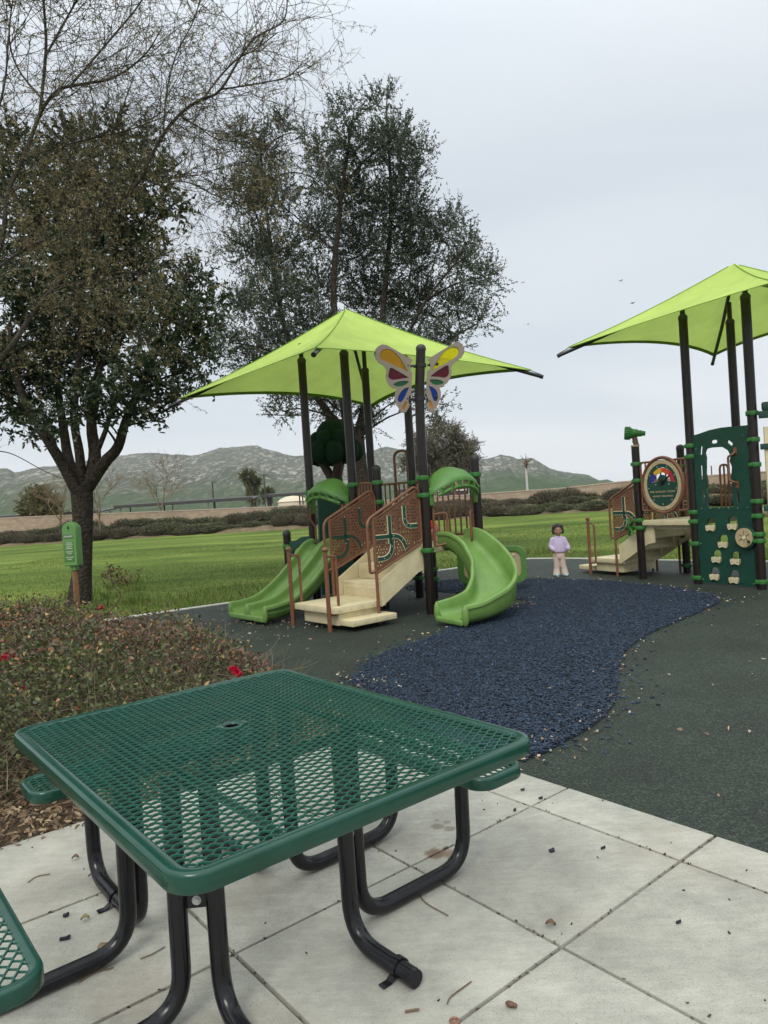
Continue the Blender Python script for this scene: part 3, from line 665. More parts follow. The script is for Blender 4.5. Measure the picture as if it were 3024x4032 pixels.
def canopy(root, cx, cy, half, zc, za, rot, posts_in, droop=0.22):
    """four corner shade sail on hip arms; edges curve in between the corners"""
    n = 14; b = MB(); c, s = math.cos(rot), math.sin(rot)
    def corner(sx, sy): x, y = sx * half, sy * half; return Vector((cx + x * c - y * s, cy + x * s + y * c, zc))
    cs = [corner(-1, -1), corner(1, -1), corner(1, 1), corner(-1, 1)]; ap = Vector((cx, cy, za))
    hem = MB(); hems = []
    def surf(i, t, u):
        A, B2 = cs[i], cs[(i + 1) % 4]
        e = A.lerp(B2, t); mid = A.lerp(B2, .5); inw = (Vector((cx, cy, zc)) - mid).normalized()
        bow = 4 * t * (1 - t)
        e = e + inw * (half * 0.15 * bow) + Vector((0, 0, (za - zc) * 0.10 * bow))
        p = ap.lerp(e, u); sag = -0.05 * (za - zc) * math.sin(PI * u) - 0.07 * half * 0.3 * math.sin(PI * u) * bow
        return p + Vector((0, 0, sag))
    for i in range(4):
        vs = []; fs = []
        for iu in range(n + 1):
            for it in range(n + 1): vs.append(surf(i, it / n, iu / n))
        for iu in range(n):
            for it in range(n):
                a = iu * (n + 1) + it
                if iu == 0: fs.append((a, a + n + 1, a + n + 2))
                else: fs.append((a, a + n + 1, a + n + 2, a + 1))
        b.add(vs, fs)
        rg = []
        for it in range(n + 1):
            p = surf(i, it / n, 1.0); q = surf(i, it / n, 0.955); d = Vector((0, 0, 0.004)); rg.append([p - d * 1.5, q - d * 1.5, q - d * 2.2, p - d * 2.6])
        hem.loft(rg)
    fab = b.build('canopy_fabric', M['lime'], root, smooth=60)
    hem.build('canopy_hem', M['hem'], fab, smooth=30)
    for i in range(4):
        sm_ = MB(); sm_.tube([surf(i, 0, u) + Vector((0, 0, 0.004)) for u in np.linspace(0.03, 1, 12)], 0.008, 6); sm_.build('canopy_seam', M['hem'], fab, smooth=50)
    for i, k in enumerate(cs):
        b = MB(); d = (k - ap).normalized(); e = k + d * 0.16
        st = ap.lerp(k, 0.12) + Vector((0, 0, -0.11)); md = ap.lerp(k, 0.55) + Vector((0, 0, -0.13)); en = e + Vector((0, 0, -0.05))
        b.tube([st, md, en], 0.028, 12); hm = b.build('hip_arm', M['frame_black'], root, smooth=50)
        b = MB(); b.tube([en - d * 0.02, en + d * 0.025], 0.032, 12); b.tube([k + Vector((0, 0, -.01)), en + d * .01 + Vector((0, 0, .03))], 0.006, 6); b.build('corner_fitting', M['frame_black'], hm, smooth=40)

def screws(pts, r=0.008, name='screws', parent=None, nrm=(0, -1, 0), m=None):
    b = MB(); nn = Vector(nrm)
    for p in pts: b.tube([Vector(p), Vector(p) + nn * 0.006], [r, r * .6], 8)
    return b.build(name, m or M['bolt'], parent, smooth=40)
def deck(root, x0, y0, x1, y1, z, h=0.085):
    b = MB(); b.box(((x0 + x1) / 2, (y0 + y1) / 2, z - h / 2), (x1 - x0, y1 - y0, h), 0.012); b.cur = 1
    for sx in (x0 - 0.001, x1 + 0.001):
        for k in range(5):
            yy = y0 + (y1 - y0) * (0.12 + 0.19 * k); b.tube([(sx, yy, z - 0.045), (sx + (0.006 if sx > x0 else -0.006), yy, z - 0.045)], 0.009, 8)
    for sy in (y0 - 0.001, y1 + 0.001):
        for k in range(5):
            xx = x0 + (x1 - x0) * (0.12 + 0.19 * k); b.tube([(xx, sy, z - 0.045), (xx, sy + (0.006 if sy > y0 else -0.006), z - 0.045)], 0.009, 8)
    return b.build('deck', [M['cream'], M['bolt']], root, smooth=40)
def pipe_barrier(root, p0, p1, z0, z1, nb=6, r=0.016, name='barrier'):
    p0, p1 = Vector(p0), Vector(p1); b = MB(); L_ = (p1 - p0).length; d = (p1 - p0) / L_
    a0, a1 = p0 + d * 0.09, p1 - d * 0.09
    fr = fillet([a0 + Vector((0, 0, z0)), a0 + Vector((0, 0, z1)), a1 + Vector((0, 0, z1)), a1 + Vector((0, 0, z0))], 0.04, 4, closed=True)
    b.tube(fr, r * 1.15, 10, closed=True)
    for i in range(1, nb): q = a0.lerp(a1, i / nb); b.tube([q + Vector((0, 0, z0)), q + Vector((0, 0, z1))], r * 0.85, 8)
    return b.build(name, M['brown_pipe'], root, smooth=50)

def band(path, w_):
    """flat ribbon outline round a 2d path"""
    l, r_ = [], []
    for i, p in enumerate(path):
        a = path[max(i - 1, 0)]; c = path[min(i + 1, len(path) - 1)]; t = Vector((c[0] - a[0], c[1] - a[1])).normalized(); n_ = Vector((-t.y, t.x))
        l.append((p[0] + n_.x * w_, p[1] + n_.y * w_)); r_.append((p[0] - n_.x * w_, p[1] - n_.y * w_))
    return l + r_[::-1]
def arc(cx, cy, r, a0, a1, n=8): return [(cx + r * math.cos(R(a0 + (a1 - a0) * i / n)), cy + r * math.sin(R(a0 + (a1 - a0) * i / n))) for i in range(n + 1)]

def stair_panel(root, o, ax, side, decor=True, inner=False):
    """perforated brown stair panel in the plane o + a*ax + z; a runs 0 (foot) .. 0.80 (deck), side = which way the face looks"""
    o, ax = Vector(o), Vector(ax); nrm = ax.cross(Vector((0, 0, 1))) * side
    # the slope of the stairs: z rises 0.38 over 0.80
    lo = lambda a: 0.645 + a * 0.40; hi = lambda a: 1.30 + a * 0.46
    out = [(0.0, lo(0.0)), (0.77, lo(0.77)), (0.77, 1.56), (0.735, hi(0.735) - .015), (0.0, hi(0) - .02)]
    holes = []; hr = 0.0150; dxh = 0.0455
    strips = [band([(0.245, 0.92 + .06), (0.245, hi(.245) - 0.07)], 0.030), band([(0.0, 1.075), (0.30, 1.075)] + [(0.30 + 0.20 * math.sin(t), 1.075 - 0.20 * (1 - math.cos(t))) for t in np.linspace(0.2, 1.45, 7)] + [(0.515, 0.87 + .06)], 0.030),
              band([(0.02, 0.80)] + [(0.11 + 0.16 * math.sin(t), 0.955 - 0.155 * math.cos(t)) for t in np.linspace(0.1, 1.5, 7)] + [(0.275, 1.03)], 0.030),
              band([(0.505, 1.45), (0.505, 1.28)] + [(0.505 + 0.10 * (1 - math.cos(t)), 1.28 - 0.10 * math.sin(t)) for t in np.linspace(0.2, 1.5, 7)] + [(0.72, 1.18)], 0.030)]
    k = 0; z = 0.72
    while z < 1.62:
        a = 0.03 + (dxh / 2 if k % 2 else 0)
        while a < 0.75:
            if lo(a) + 0.035 < z < min(hi(a) - 0.055, 1.55) and a < 0.74 and not any(min(math.hypot(a - p[0], z - p[1]) for p in s_) < 0.030 or inside((a, z), s_) for s_ in strips):
                blk = (0.335 < a < 0.36) or (0.62 < a < 0.64)
                if not blk: holes.append(circle(a, z, hr, 8))
            a += dxh
        z += dxh * 0.87; k += 1
    b = MB(); b.plate(out, holes, 0.016, o, ax, (0, 0, 1)); pn = b.build('stair_panel', M['brown'], root, smooth=0)
    if decor:
        for s_ in strips:
            big = [(p[0], p[1]) for p in s_]
            cen = [((s_[i][0] + s_[len(s_) - 1 - i][0]) / 2, (s_[i][1] + s_[len(s_) - 1 - i][1]) / 2) for i in range(len(s_) // 2)]
            if inner: bb = MB(); bb.plate(band(cen, 0.020), (), 0.006, o + nrm * 0.0095, ax, (0, 0, 1)); bb.build('trim_inlay', M['dkgreen'], pn, smooth=0); screws([o + ax * cen[i][0] + Vector((0, 0, cen[i][1])) + nrm * 0.012 for i in (0, len(cen) - 1)], 0.010, 'screws', pn, nrm); continue
            bb = MB(); bb.plate(band(cen, 0.034), (), 0.010, o + nrm * 0.0135, ax, (0, 0, 1)); t1 = bb.build('trim_strip', M['cream'], pn, smooth=0)
            bb = MB(); bb.plate(band(cen, 0.023), (), 0.010, o + nrm * 0.0185, ax, (0, 0, 1)); bb.build('trim_inlay', M['dkgreen'], pn, smooth=0)
            screws([o + ax * cen[i][0] + Vector((0, 0, cen[i][1])) + nrm * 0.022 for i in (1, len(cen) // 2, len(cen) - 2 if len(cen) > 3 else -1)], 0.009, 'screws', pn, nrm)
    # pipe frame: newel, looping handrail and rails
    P3 = lambda a, z_: o + ax * a + Vector((0, 0, z_))
    b = MB(); b.tube([P3(-0.005, -0.02), P3(-0.005, 1.33)], 0.021, 12); b.build('newel', M['brown_pipe'], root, smooth=50)
    b = MB(); b.tube(fillet([P3(0.0, 0.66), P3(-0.105, 0.63), P3(-0.105, 1.30), P3(0.72, 1.69), P3(0.80, 1.62), P3(0.80, 0.98), P3(0.74, 0.96)], [0, .07, .10, .09, .05, .04, 0], 6), 0.019, 12); b.build('handrail', M['brown_pipe'], root, smooth=50)
    b = MB(); b.tube([P3(-0.005, lo(0) - 0.02), P3(0.785, lo(.785) - 0.02)], 0.017, 10); b.build('panel_rail', M['brown_pipe'], root, smooth=50)
    b = MB(); b.tube([P3(0.0, hi(0) - 0.0), P3(0.74, hi(.74) + 0.0)], 0.012, 8); b.build('panel_rail', M['brown_pipe'], root, smooth=50)
    return pn

def stairs(root, o, ax, ay, side_out, end_step=False):
    """cream steps: o = deck edge at one side, ax = uphill direction, ay = across; width 0.9"""
    o, ax, ay = Vector(o), Vector(ax), Vector(ay); W = 0.90
    def P(a, v, z): return o + ax * a + ay * v + Vector((0, 0, z))
    rot = Matrix((ax, ay, Vector((0, 0, 1)))).transposed()
    def bx(bb, a0, a1, v0, v1, z0, z1, bev=0.008): bb.box(P((a0 + a1) / 2, (v0 + v1) / 2, (z0 + z1) / 2), (a1 - a0, v1 - v0, z1 - z0), bev, rot)
    for a0, a1, z in ((-0.74, -0.44, 0.485), (-0.46, -0.16, 0.69)):
        b = MB(); bx(b, a0, a1 + .02, 0.03, W - .03, z - 0.05, z); bx(b, a0, a0 + 0.025, 0.03, W - .03, z - 0.20, z - 0.035, 0.004)
        for k in range(8): bx(b, a0 - 0.004, a0 + .01, 0.08, W - .08, z - 0.185 + k * 0.016, z - 0.178 + k * 0.016, 0.001)
        b.build('step', M['cream'], root, smooth=40)
    b = MB(); bx(b, -0.18, -0.155, 0.03, W - 0.03, 0.66, 0.87, 0.004); b.build('riser', M['cream'], root, smooth=40)
    for v in (0.0, W):
        b = MB(); b.plate([(-0.80, 0.20), (-0.15, 0.56), (-0.02, 0.585), (-0.02, 0.905), (-0.13, 0.90), (-0.80, 0.52)], (), 0.03, P(0, v, 0), ax, (0, 0, 1)); b.build('stringer', M['cream'], root, smooth=30)
    b = MB(); bx(b, -1.52, -0.72, 0.0, W, 0.205, 0.285, 0.012); ld = b.build('landing', M['cream'], root, smooth=40)
    pts = [P(-1.45 + k * 0.17, -0.002 if side_out < 0 else W + .002, 0.245) for k in range(5)]; screws(pts, 0.011, 'screws', ld, ay * side_out)
    b = MB(); bx(b, -1.44, -0.80, 0.05 if side_out < 0 else 0.1, W - .1 if side_out < 0 else W - .05, 0.05, 0.205, 0.01); b.build('landing_base', M['cream'], root, smooth=40)
    v0, v1 = (-0.20, 0.26) if side_out < 0 else (W - 0.26, W + 0.20)
    b = MB()
    if end_step: bx(b, -1.90, -1.50, 0.05, W - .05, 0.055, 0.128, 0.012)
    else: bx(b, -1.42, -0.72, v0, v1, 0.055, 0.128, 0.012)
    st_ = b.build('low_step', M['cream'], root, smooth=40)
    ve = v0 if side_out < 0 else v1
    if not end_step: screws([P(-1.38 + k * 0.16, ve, 0.092) for k in range(5)], 0.010, 'screws', st_, ay * side_out)
    for v in ((0.0,) if end_step else (0.10, W + 0.02)):
        b = MB(); b.tube([P(-1.54, v, -0.02), P(-1.54, v, 0.985)], 0.027, 14); hp = b.build('hand_post', M['brown_pipe'], root, smooth=50)
        b = MB(); b.lathe([(0.030, -0.025), (0.042, -0.005), (0.042, 0.005), (0.025, 0.028), (0.01, 0.034)], 14, P(-1.54, v, 0.985)); b.build('post_cap', M['brown_pipe'], hp, smooth=40)
        b = MB(); b.tube(fillet([P(-1.54, v, 0.90), P(-1.39, v, 0.90), P(-1.39, v, 0.19), P(-1.54, v, 0.19)], 0.06, 6), 0.018, 12); b.build('grab_rail', M['brown_pipe'], hp, smooth=50)

def hood(root, p0, p1, z, out):
    """moulded arch over a slide entry between two posts"""
    p0, p1, out = Vector(p0), Vector(p1), Vector(out).normalized(); d = (p1 - p0); L_ = d.length; d /= L_
    b = MB(); rg = []; rail = []; lipp = []; n = 22
    for i in range(n + 1):
        t = i / n; x = 0.05 + t * (L_ - 0.10); e = abs(2 * t - 1)
        arch = z + 0.30 * (1 - e ** 2.4); f = 1 - e ** 3
        dep = 0.10 + 0.20 * f; dr = 0.05 + 0.12 * f
        c = p0 + d * x
        prof = [(0.0, arch), (dep * .5, arch - dr * .22), (dep * .9, arch - dr * .75), (dep, arch - dr), (dep - 0.004, arch - dr - 0.03), (dep - 0.03, arch - dr - 0.03), (dep * .45, arch - dr * .55 - 0.03), (0.02, arch - 0.05), (-0.03, arch - .05), (-0.03, arch - .01)]
        rg.append([c + out * (q - 0.02) + Vector((0, 0, zz)) for q, zz in prof])
        rail.append(c + out * (dep - 0.05) + Vector((0, 0, arch - dr - 0.085 - 0.02 * f))); lipp.append(c + out * (dep - 0.03) + Vector((0, 0, arch - dr - 0.02)))
    b.loft(rg)
    hd = b.build('slide_hood', M['hood'], root, smooth=55)
    # scalloped rail with openings under the lip
    b = MB(); b.tube(rail[2:-2], 0.026, 10)
    for i in (3, 6, 9, 13, 16, 19): b.tube([lipp[i], lipp[i].lerp(rail[i], .5), rail[i]], [0.034, 0.024, 0.032], 10)
    b.build('hood_rail', M['hood'], hd, smooth=50)
    for q, s_ in ((p0 + d * 0.085, 1), (p1 - d * 0.085, -1)):
        b = MB(); c = q + out * 0.03; b.box(c + Vector((0, 0, z - 0.10)), (0.075, 0.085, 0.24), 0.02, Matrix((d, out, Vector((0, 0, 1)))).transposed(), seg=3); b.build('hood_foot', M['hood'], hd, smooth=50)
    return hd
def entry_loops(root, p0, p1, out, z0, z1):
    p0, p1, out = Vector(p0), Vector(p1), Vector(out).normalized(); d = (p1 - p0).normalized()
    for q, s_ in ((p0 + d * 0.11, 1), (p1 - d * 0.11, -1)):
        b = MB(); b.tube([q + Vector((0, 0, z0)), q + Vector((0, 0, z1))], 0.018, 10)
        b.tube(fillet([q + Vector((0, 0, z0 + .42)), q + d * s_ * 0.15 + out * 0.10 + Vector((0, 0, z0 + .44)), q + d * s_ * 0.15 + out * 0.10 + Vector((0, 0, z0 + 0.02)), q + Vector((0, 0, z0 + 0.0))], 0.06, 6), 0.017, 10)
        b.build('entry_rail', M['brown_pipe'], root, smooth=50)

def chute(name, root, path, widths, depth_l, depth_r, m, flare=None, ribs=True):
    """slide trough swept along a centre path; depth_* = side wall height at each station"""
    P = [Vector(p) for p in path]; k = len(P); rg = []
    for i in range(k):
        t = (P[min(i + 1, k - 1)] - P[max(i - 1, 0)]); h = Vector((t.x, t.y, 0)).normalized(); rt = Vector((h.y, -h.x, 0)); up = rt.cross(t.normalized()); up = up if up.z > 0 else -up
        wv = widths[i] / 2; dl, dr = depth_l[i], depth_r[i]; c = P[i]; th = 0.05; lipw = 0.028
        prof = []
        L_ = lambda x, y: prof.append(c + rt * x + up * y)
        # inner surface from the left lip, round the bed, to the right lip, then back along the outside
        for a in np.linspace(0, PI, 5): L_(-wv - lipw + lipw * -math.cos(a) , dl + 0.018 * math.sin(a)) if False else L_(-wv - lipw - lipw * math.cos(a), dl + 0.020 * math.sin(a))
        for a in np.linspace(0, PI / 2, 5): L_(-wv + 0.09 * (1 - math.cos(a)), 0.09 * (1 - math.sin(a)))
        L_(0, -0.004)
        for a in np.linspace(PI / 2, 0, 5): L_(wv - 0.09 * (1 - math.cos(a)), 0.09 * (1 - math.sin(a)))
        for a in np.linspace(PI, 0, 5): L_(wv + lipw + lipw * math.cos(a), dr + 0.020 * math.sin(a))
        L_(wv + 2 * lipw, dr - 0.03); L_(wv + lipw * 1.25, dr - 0.045); L_(wv + lipw * 1.2, -0.01 + .02); L_(wv * 0.85, -0.055); L_(-wv * 0.85, -0.055); L_(-wv - lipw * 1.2, 0.01); L_(-wv - lipw * 1.25, dl - 0.045); L_(-wv - 2 * lipw, dl - 0.03)
        rg.append(prof)
    b = MB(); b.loft(rg); return b.build(name, m, root, smooth=50)

# ------------------------------------------------------------------ left play structure
LROT = math.atan2(0.64, 0.77)
ls = thing('play_structure', 'playground climber under a lime canopy with two green slides, a stair and a butterfly post', 'playground', (0.54, 9.43, 0), LROT)
DZ = 0.885
def lloc(x, y, z=0):                 # world -> frame of the left structure
    d = Vector((x - 0.54, y - 9.43)); c, s = math.cos(LROT), math.sin(LROT); return Vector((d.x * c + d.y * s, -d.x * s + d.y * c, z))
# posts of the stair deck
bd = [(lloc(0.54 + dx, 9.43 + dy).x, lloc(0.54 + dx, 9.43 + dy).y, z) for dx, dy, z in ((0, 0, -.05), (0.005, 0, 0.9), (0.012, 0, 1.9), (0.012, 0, 2.3), (0.03, 0, 2.9), (0.085, 0, 3.5))]
bpost = post(ls, 0, 0, 3.5, (0.84, 1.57, 1.80), R(0), bend=bd)
post(ls, 1.0, -0.02, 2.04, (0.84, 1.82), R(0))
post(ls, 0.02, 0.98, 1.99, (0.84, 1.52, 1.80), R(90))
post(ls, 1.0, 0.98, 1.99, (0.30, 0.45, 0.84, 1.8), R(0))
# posts of the canopy deck
MB1, MB2, MB3, MB4 = (-0.25, 2.30), (-0.22, 1.25), (1.02, 2.33), (1.03, 1.34)
post(ls, *MB1, 3.78, (0.98, 1.74), R(90), thin_to=4.04); post(ls, *MB2, 3.68, (0.84, 1.79), R(90), thin_to=3.96)
post(ls, *MB3, 3.72, (0.84, 1.7), R(0), thin_to=4.06); post(ls, *MB4, 3.72, (0.30, 0.45, 0.84, 1.79), R(0), thin_to=4.06)
cc = lloc(-0.40, 11.30)
canopy(ls, cc.x, cc.y, 2.0, 3.40, 4.60, R(-0.5), None)
deck(ls, 0.0, 0.0, 1.0, 1.0, DZ); deck(ls, -0.22, 1.003, 1.03, 2.32, DZ)
stairs(ls, (0.0, 0.05, 0), (1, 0, 0), (0, 1, 0), -1)
stair_panel(ls, (-0.86, 0.03, 0), (1, 0, 0), 1)
stair_panel(ls, (-0.86, 0.97, 0), (1, 0, 0), 1, inner=True)
# barriers
pipe_barrier(ls, (1.0, 0.0, 0), (1.0, 0.98, 0), 0.98, 1.80, 7)
pipe_barrier(ls, (1.03, 1.34, 0), (1.02, 2.33, 0), 0.98, 1.80, 7)
pipe_barrier(ls, (0.02, 0.98, 0), (-0.22, 1.25, 0), 0.98, 1.80, 4)
pipe_barrier(ls, (1.0, 0.98, 0), (1.03, 1.34, 0), 0.98, 1.80, 3)
# tall looped climbing rails behind the canopy deck
for yy in (2.02, ):
    q0 = lloc(0.22, 11.5); q1_ = lloc(0.42, 11.35)
    b = MB(); b.tube(fillet([(q0.x, q0.y, 0.9), (q0.x, q0.y, 2.30), (q1_.x, q1_.y, 2.33), (q1_.x, q1_.y, 0.9)], 0.10, 6), 0.022, 12); lp = b.build('climbing_loop', M['brown_pipe'], ls, smooth=50)
    b = MB(); b.tube([(q1_.x, q1_.y, 2.31), (MB4[0], MB4[1], 2.31)], 0.020, 10); b.build('loop_brace', M['clamp'], lp, smooth=50)
# double slide
def prof_path(pts, n=7): return smooth_path(pts, n)
UPZ = [(-0.20, 0.865), (-0.36, 0.845), (-0.62, 0.60), (-0.92, 0.35), (-1.22, 0.17), (-1.46, 0.105), (-1.74, 0.095)]
wl = [0.115] * 3
sl_parts = []
sroot = bpy.data.objects.new('double_slide', None); C.objects.link(sroot); sroot.parent = ls
for yc in (2.05, 1.55):
    pth = prof_path([(u, yc, z) for u, z in UPZ], 6); k = len(pth)
    dl = [0.15 + 0.10 * math.exp(-((i / k - 0.30) / 0.25) ** 2) * 0 - 0.0 * i for i in range(k)]; dl = [0.14 if i < k * .85 else 0.14 - 0.015 * ((i / k - .85) / .15) for i in range(k)]
    chute('slide_chute', sroot, pth, [0.385] * k, dl, dl, M['slide'])
b = MB()
for yc in (2.275, 1.80, 1.325):      # rounded noses at the foot of each wall
    b.ball((-1.742, yc + (0 if yc == 1.80 else 0), 0.135), (0.035, 0.040 if yc != 1.8 else 0.06, 0.115), 14, 10)
b.box((-1.75, 1.80, 0.066), (0.05, 0.93, 0.075), 0.02, seg=3)
b.build('slide_lip', M['slide'], sroot, smooth=50)
b = MB()
for off in (0.045, 0.10):
    b.tube([(u, 1.55 - 0.1925 - 0.0345, z + 0.115 - off * .9) for u, z in [(p.x, p.z) for p in prof_path([(u, 0, z) for u, z in UPZ], 5)]][4:], 0.0045, 6)
b.build('slide_groove', M['dkgreen'], sroot, smooth=40)
b = MB(); b.tube([(-0.62, 1.8, -.02), (-0.62, 1.8, 0.52)], 0.03, 12); b.build('slide_leg', M['post'], sroot, smooth=50)
hood(ls, (MB2[0], MB2[1], 0), (MB1[0], MB1[1], 0), 1.62, (-1, 0, 0))
b = MB()
for yy in (1.36, 2.19): b.tube([(-0.27, yy, 0.95), (-0.27, yy, 1.20), (-0.36, yy, 1.32), (-0.34, yy, 1.52)], 0.017, 10)
b.build('entry_rail', M['brown_pipe'], ls, smooth=50)
# curved slide
croot = bpy.data.objects.new('curved_slide', None); C.objects.link(croot); croot.parent = ls
cpath = smooth_path([(0.52, 0.06, 0.875), (0.52, -0.16, 0.845), (0.52, -0.40, 0.66), (0.465, -0.64, 0.44), (0.305, -0.86, 0.27), (0.06, -0.99, 0.165), (-0.24, -0.99, 0.115), (-0.56, -0.94, 0.10)], 6)
k = len(cpath)
ds = [0.18] * k
chute('slide_chute', croot, cpath, [0.47 + 0.02 * math.sin(PI * i / k) for i in range(k)], [0.17 - 0.02 * (i / k) ** 4 + 0.10 * math.sin(PI * min(1, i / k * 1.15)) for i in range(k)], [0.17 - 0.02 * (i / k) ** 4 + 0.05 * math.sin(PI * i / k) for i in range(k)], M['slide'])
e0 = cpath[-1]; t0 = (cpath[-1] - cpath[-2]).normalized(); r0 = Vector((t0.y, -t0.x, 0))
b = MB()
for s_ in (-1, 1): b.ball(e0 + r0 * s_ * 0.278 + Vector((0, 0, 0.05)), (0.045, 0.045, 0.125), 14, 10)
b.box(e0 + t0 * 0.02 + Vector((0, 0, -0.03)), (0.06, 0.53, 0.07), 0.025, rotz(math.atan2(t0.y, t0.x)), seg=3)
b.build('slide_lip', M['slide'], croot, smooth=50)
for xx, yy, zz in ((0.36, -0.90, 0.24), (-0.30, -0.98, 0.08)): b = MB(); b.tube([(xx, yy, -.02), (xx, yy, zz)], 0.024, 10); b.build('slide_leg', M['brown_pipe'], croot, smooth=50)
hood(ls, (0, 0, 0), (1.0, -0.02, 0), 1.64, (0, -1, 0))
entry_loops(ls, (0.02, -0.02, 0), (0.98, -0.04, 0), (0, -1, 0), DZ + 0.0, 1.52)
# butterfly sign on the bent post, traced at its own distance and thickness
BF = 0.000855
def bf(x, y):
    dx, dy = (x - 838) * BF, (y - 750) * BF; return (dx * _cr - dy * _sr, -dx * _sr - dy * _cr)
LW = [(725, 440), (330, 212), (255, 202), (190, 230), (142, 290), (130, 350), (150, 420), (200, 480), (270, 520), (312, 570), (318, 620), (306, 690), (322, 770), (360, 830), (420, 870), (482, 885), (455, 940), (444, 1010), (460, 1090), (500, 1170), (545, 1235), (585, 1257), (625, 1240), (662, 1180), (686, 1125), (660, 1090), (665, 1000), (702, 975), (718, 640), (690, 600), (690, 500)]
LH = {'amber': [(655, 620), (540, 420), (430, 310), (330, 272), (262, 285), (226, 335), (228, 395), (262, 440)], 'red': [(668, 712), (545, 640), (420, 568), (378, 560), (362, 610), (345, 690), (370, 730), (420, 748)],
      'green': [(672, 770), (600, 762), (500, 775), (428, 810), (450, 835), (520, 848), (610, 825)], 'blue': [(670, 858), (600, 880), (530, 950), (494, 1040), (510, 1082), (545, 1088), (585, 1040), (630, 950)], 'orange': [(638, 1075), (612, 1085), (560, 1180), (572, 1204), (598, 1200), (636, 1100)]}
RW = [(960, 435), (1000, 400), (1370, 175), (1430, 165), (1490, 195), (1520, 260), (1520, 330), (1480, 400), (1400, 455), (1340, 510), (1320, 570), (1325, 640), (1305, 720), (1260, 790), (1190, 840), (1138, 865), (1160, 930), (1160, 1010), (1130, 1090), (1085, 1180), (1030, 1240), (985, 1245), (955, 1200), (925, 1120), (975, 1075), (930, 960), (945, 620), (1000, 560), (985, 465)]
RH = {'yellow': [(1013, 605), (1080, 490), (1190, 330), (1290, 255), (1370, 235), (1420, 258), (1428, 320), (1390, 390), (1250, 480)], 'red': [(992, 695), (1100, 610), (1250, 520), (1278, 530), (1285, 640), (1262, 690), (1215, 716), (1120, 700)],
      'green': [(980, 745), (1040, 738), (1130, 745), (1196, 775), (1185, 805), (1110, 825), (1030, 808)], 'blue': [(970, 840), (1040, 862), (1095, 920), (1112, 1000), (1100, 1060), (1072, 1074), (1040, 1045), (1005, 930)], 'orange': [(973, 1068), (1000, 1062), (1040, 1160), (1035, 1185), (1012, 1190), (990, 1160)]}
PANE = {'amber': pane_mat('amber acrylic', (0.62, 0.36, 0.01), .62), 'yellow': pane_mat('yellow acrylic', (0.80, 0.72, 0.02), .72), 'red': pane_mat('dark red acrylic', (0.14, 0.006, 0.02), .5), 'green': pane_mat('green acrylic', (0.02, 0.16, 0.06), .5), 'blue': pane_mat('blue acrylic', (0.01, 0.07, 0.42), .6), 'orange': pane_mat('orange acrylic', (0.75, 0.36, 0.02), .6)}
bo = lloc(0.54 + 0.045, 9.40, 3.085); bax = Vector((math.cos(-LROT), math.sin(-LROT), 0))
fat = lambda q: [bf(*p) for p in q]
def rounded(poly): 
    P2 = [Vector((p[0], p[1], 0)) for p in poly]; return [(v.x, v.y) for v in smooth_path(P2 + [P2[0]], 3)[:-1]]
for OUT, HO in ((LW, LH), (RW, RH)):
    b = MB(); b.plate(fat(OUT), [rounded(fat(h)) if k_ not in ('red', ) else fat(h) for k_, h in HO.items()], 0.026, bo, bax, (0, 0, 1)); wg = b.build('butterfly_wing', M['wing'], ls, smooth=30)
    for k_, h in HO.items():
        cxy = Vector((sum(p[0] for p in fat(h)) / len(h), sum(p[1] for p in fat(h)) / len(h)))
        gr = [((p[0] - cxy.x) * 1.06 + cxy.x, (p[1] - cxy.y) * 1.06 + cxy.y) for p in (rounded(fat(h)) if k_ != 'red' else fat(h))]
        b = MB(); b.plate(gr, (), 0.006, bo, bax, (0, 0, 1)); b.build('wing_pane', PANE[k_], wg, smooth=0)
for yy in (520, 1030):
    z_ = bf(838, yy)[1]; px_ = 0.03 if yy < 700 else 0.0
    pc = lloc(0.54 + (0.072 if yy < 700 else 0.035), 9.43, bo.z + z_); b = MB(); b.lathe([(PR + .002, -0.022), (PR + .007, -0.022), (PR + .007, 0.022), (PR + .002, 0.022)], 20, pc)
    for s_ in (-1, 1):
        b.box(pc + bax * s_ * 0.125 + Vector((0, 0, 0.0)) + Vector((0, -0.02, 0)), (0.11, 0.03, 0.030), 0.006, rotz(-LROT)); b.ball(pc + bax * s_ * 0.19 + Vector((0, 0, 0.005)) - Vector((0.0, 0.03, 0)), 0.024, 10, 8); b.ball(pc + bax * s_ * 0.105 - Vector((0, 0.03, 0.01)), 0.020, 10, 8)
    b.build('wing_bracket', M['frame_black'], ls, smooth=45)
# moulded tree climber behind the canopy deck
tc_ = lloc(-0.82, 12.6, 2.60); b = MB()
b.ball(tc_ + Vector((0, 0, 0.14)), (0.30, 0.30, 0.30), 24, 16); b.ball(tc_ + Vector((0, 0, -0.10)), (0.40, 0.40, 0.30), 24, 16)
for k_ in range(8):
    a = 2 * PI * k_ / 8 + 0.2; b.ball(tc_ + Vector((0.37 * math.cos(a), 0.37 * math.sin(a), -0.16 + 0.02 * math.sin(k_ * 2.1))), (0.165, 0.165, 0.20), 18, 12)
for k_ in range(7):
    a = 2 * PI * k_ / 7; b.ball(tc_ + Vector((0.27 * math.cos(a), 0.27 * math.sin(a), 0.07)), (0.15, 0.15, 0.16), 18, 12)
b.build('moulded_crown', M['topiary'], ls, smooth=60)
b = MB(); base = Vector((tc_.x, tc_.y, 0))
b.tube([base + Vector((0, 0, z)) for z in (0, 0.4, 1.6, 2.0)], [0.22, 0.15, 0.13, 0.13], 14)
for a in (0.4, 2.3, 4.4): b.tube([base + Vector((0, 0, 1.9)), base + Vector((0.12 * math.cos(a), 0.12 * math.sin(a), 2.1)), base + Vector((0.26 * math.cos(a), 0.26 * math.sin(a), 2.36))], [0.10, 0.08, 0.07], 12)
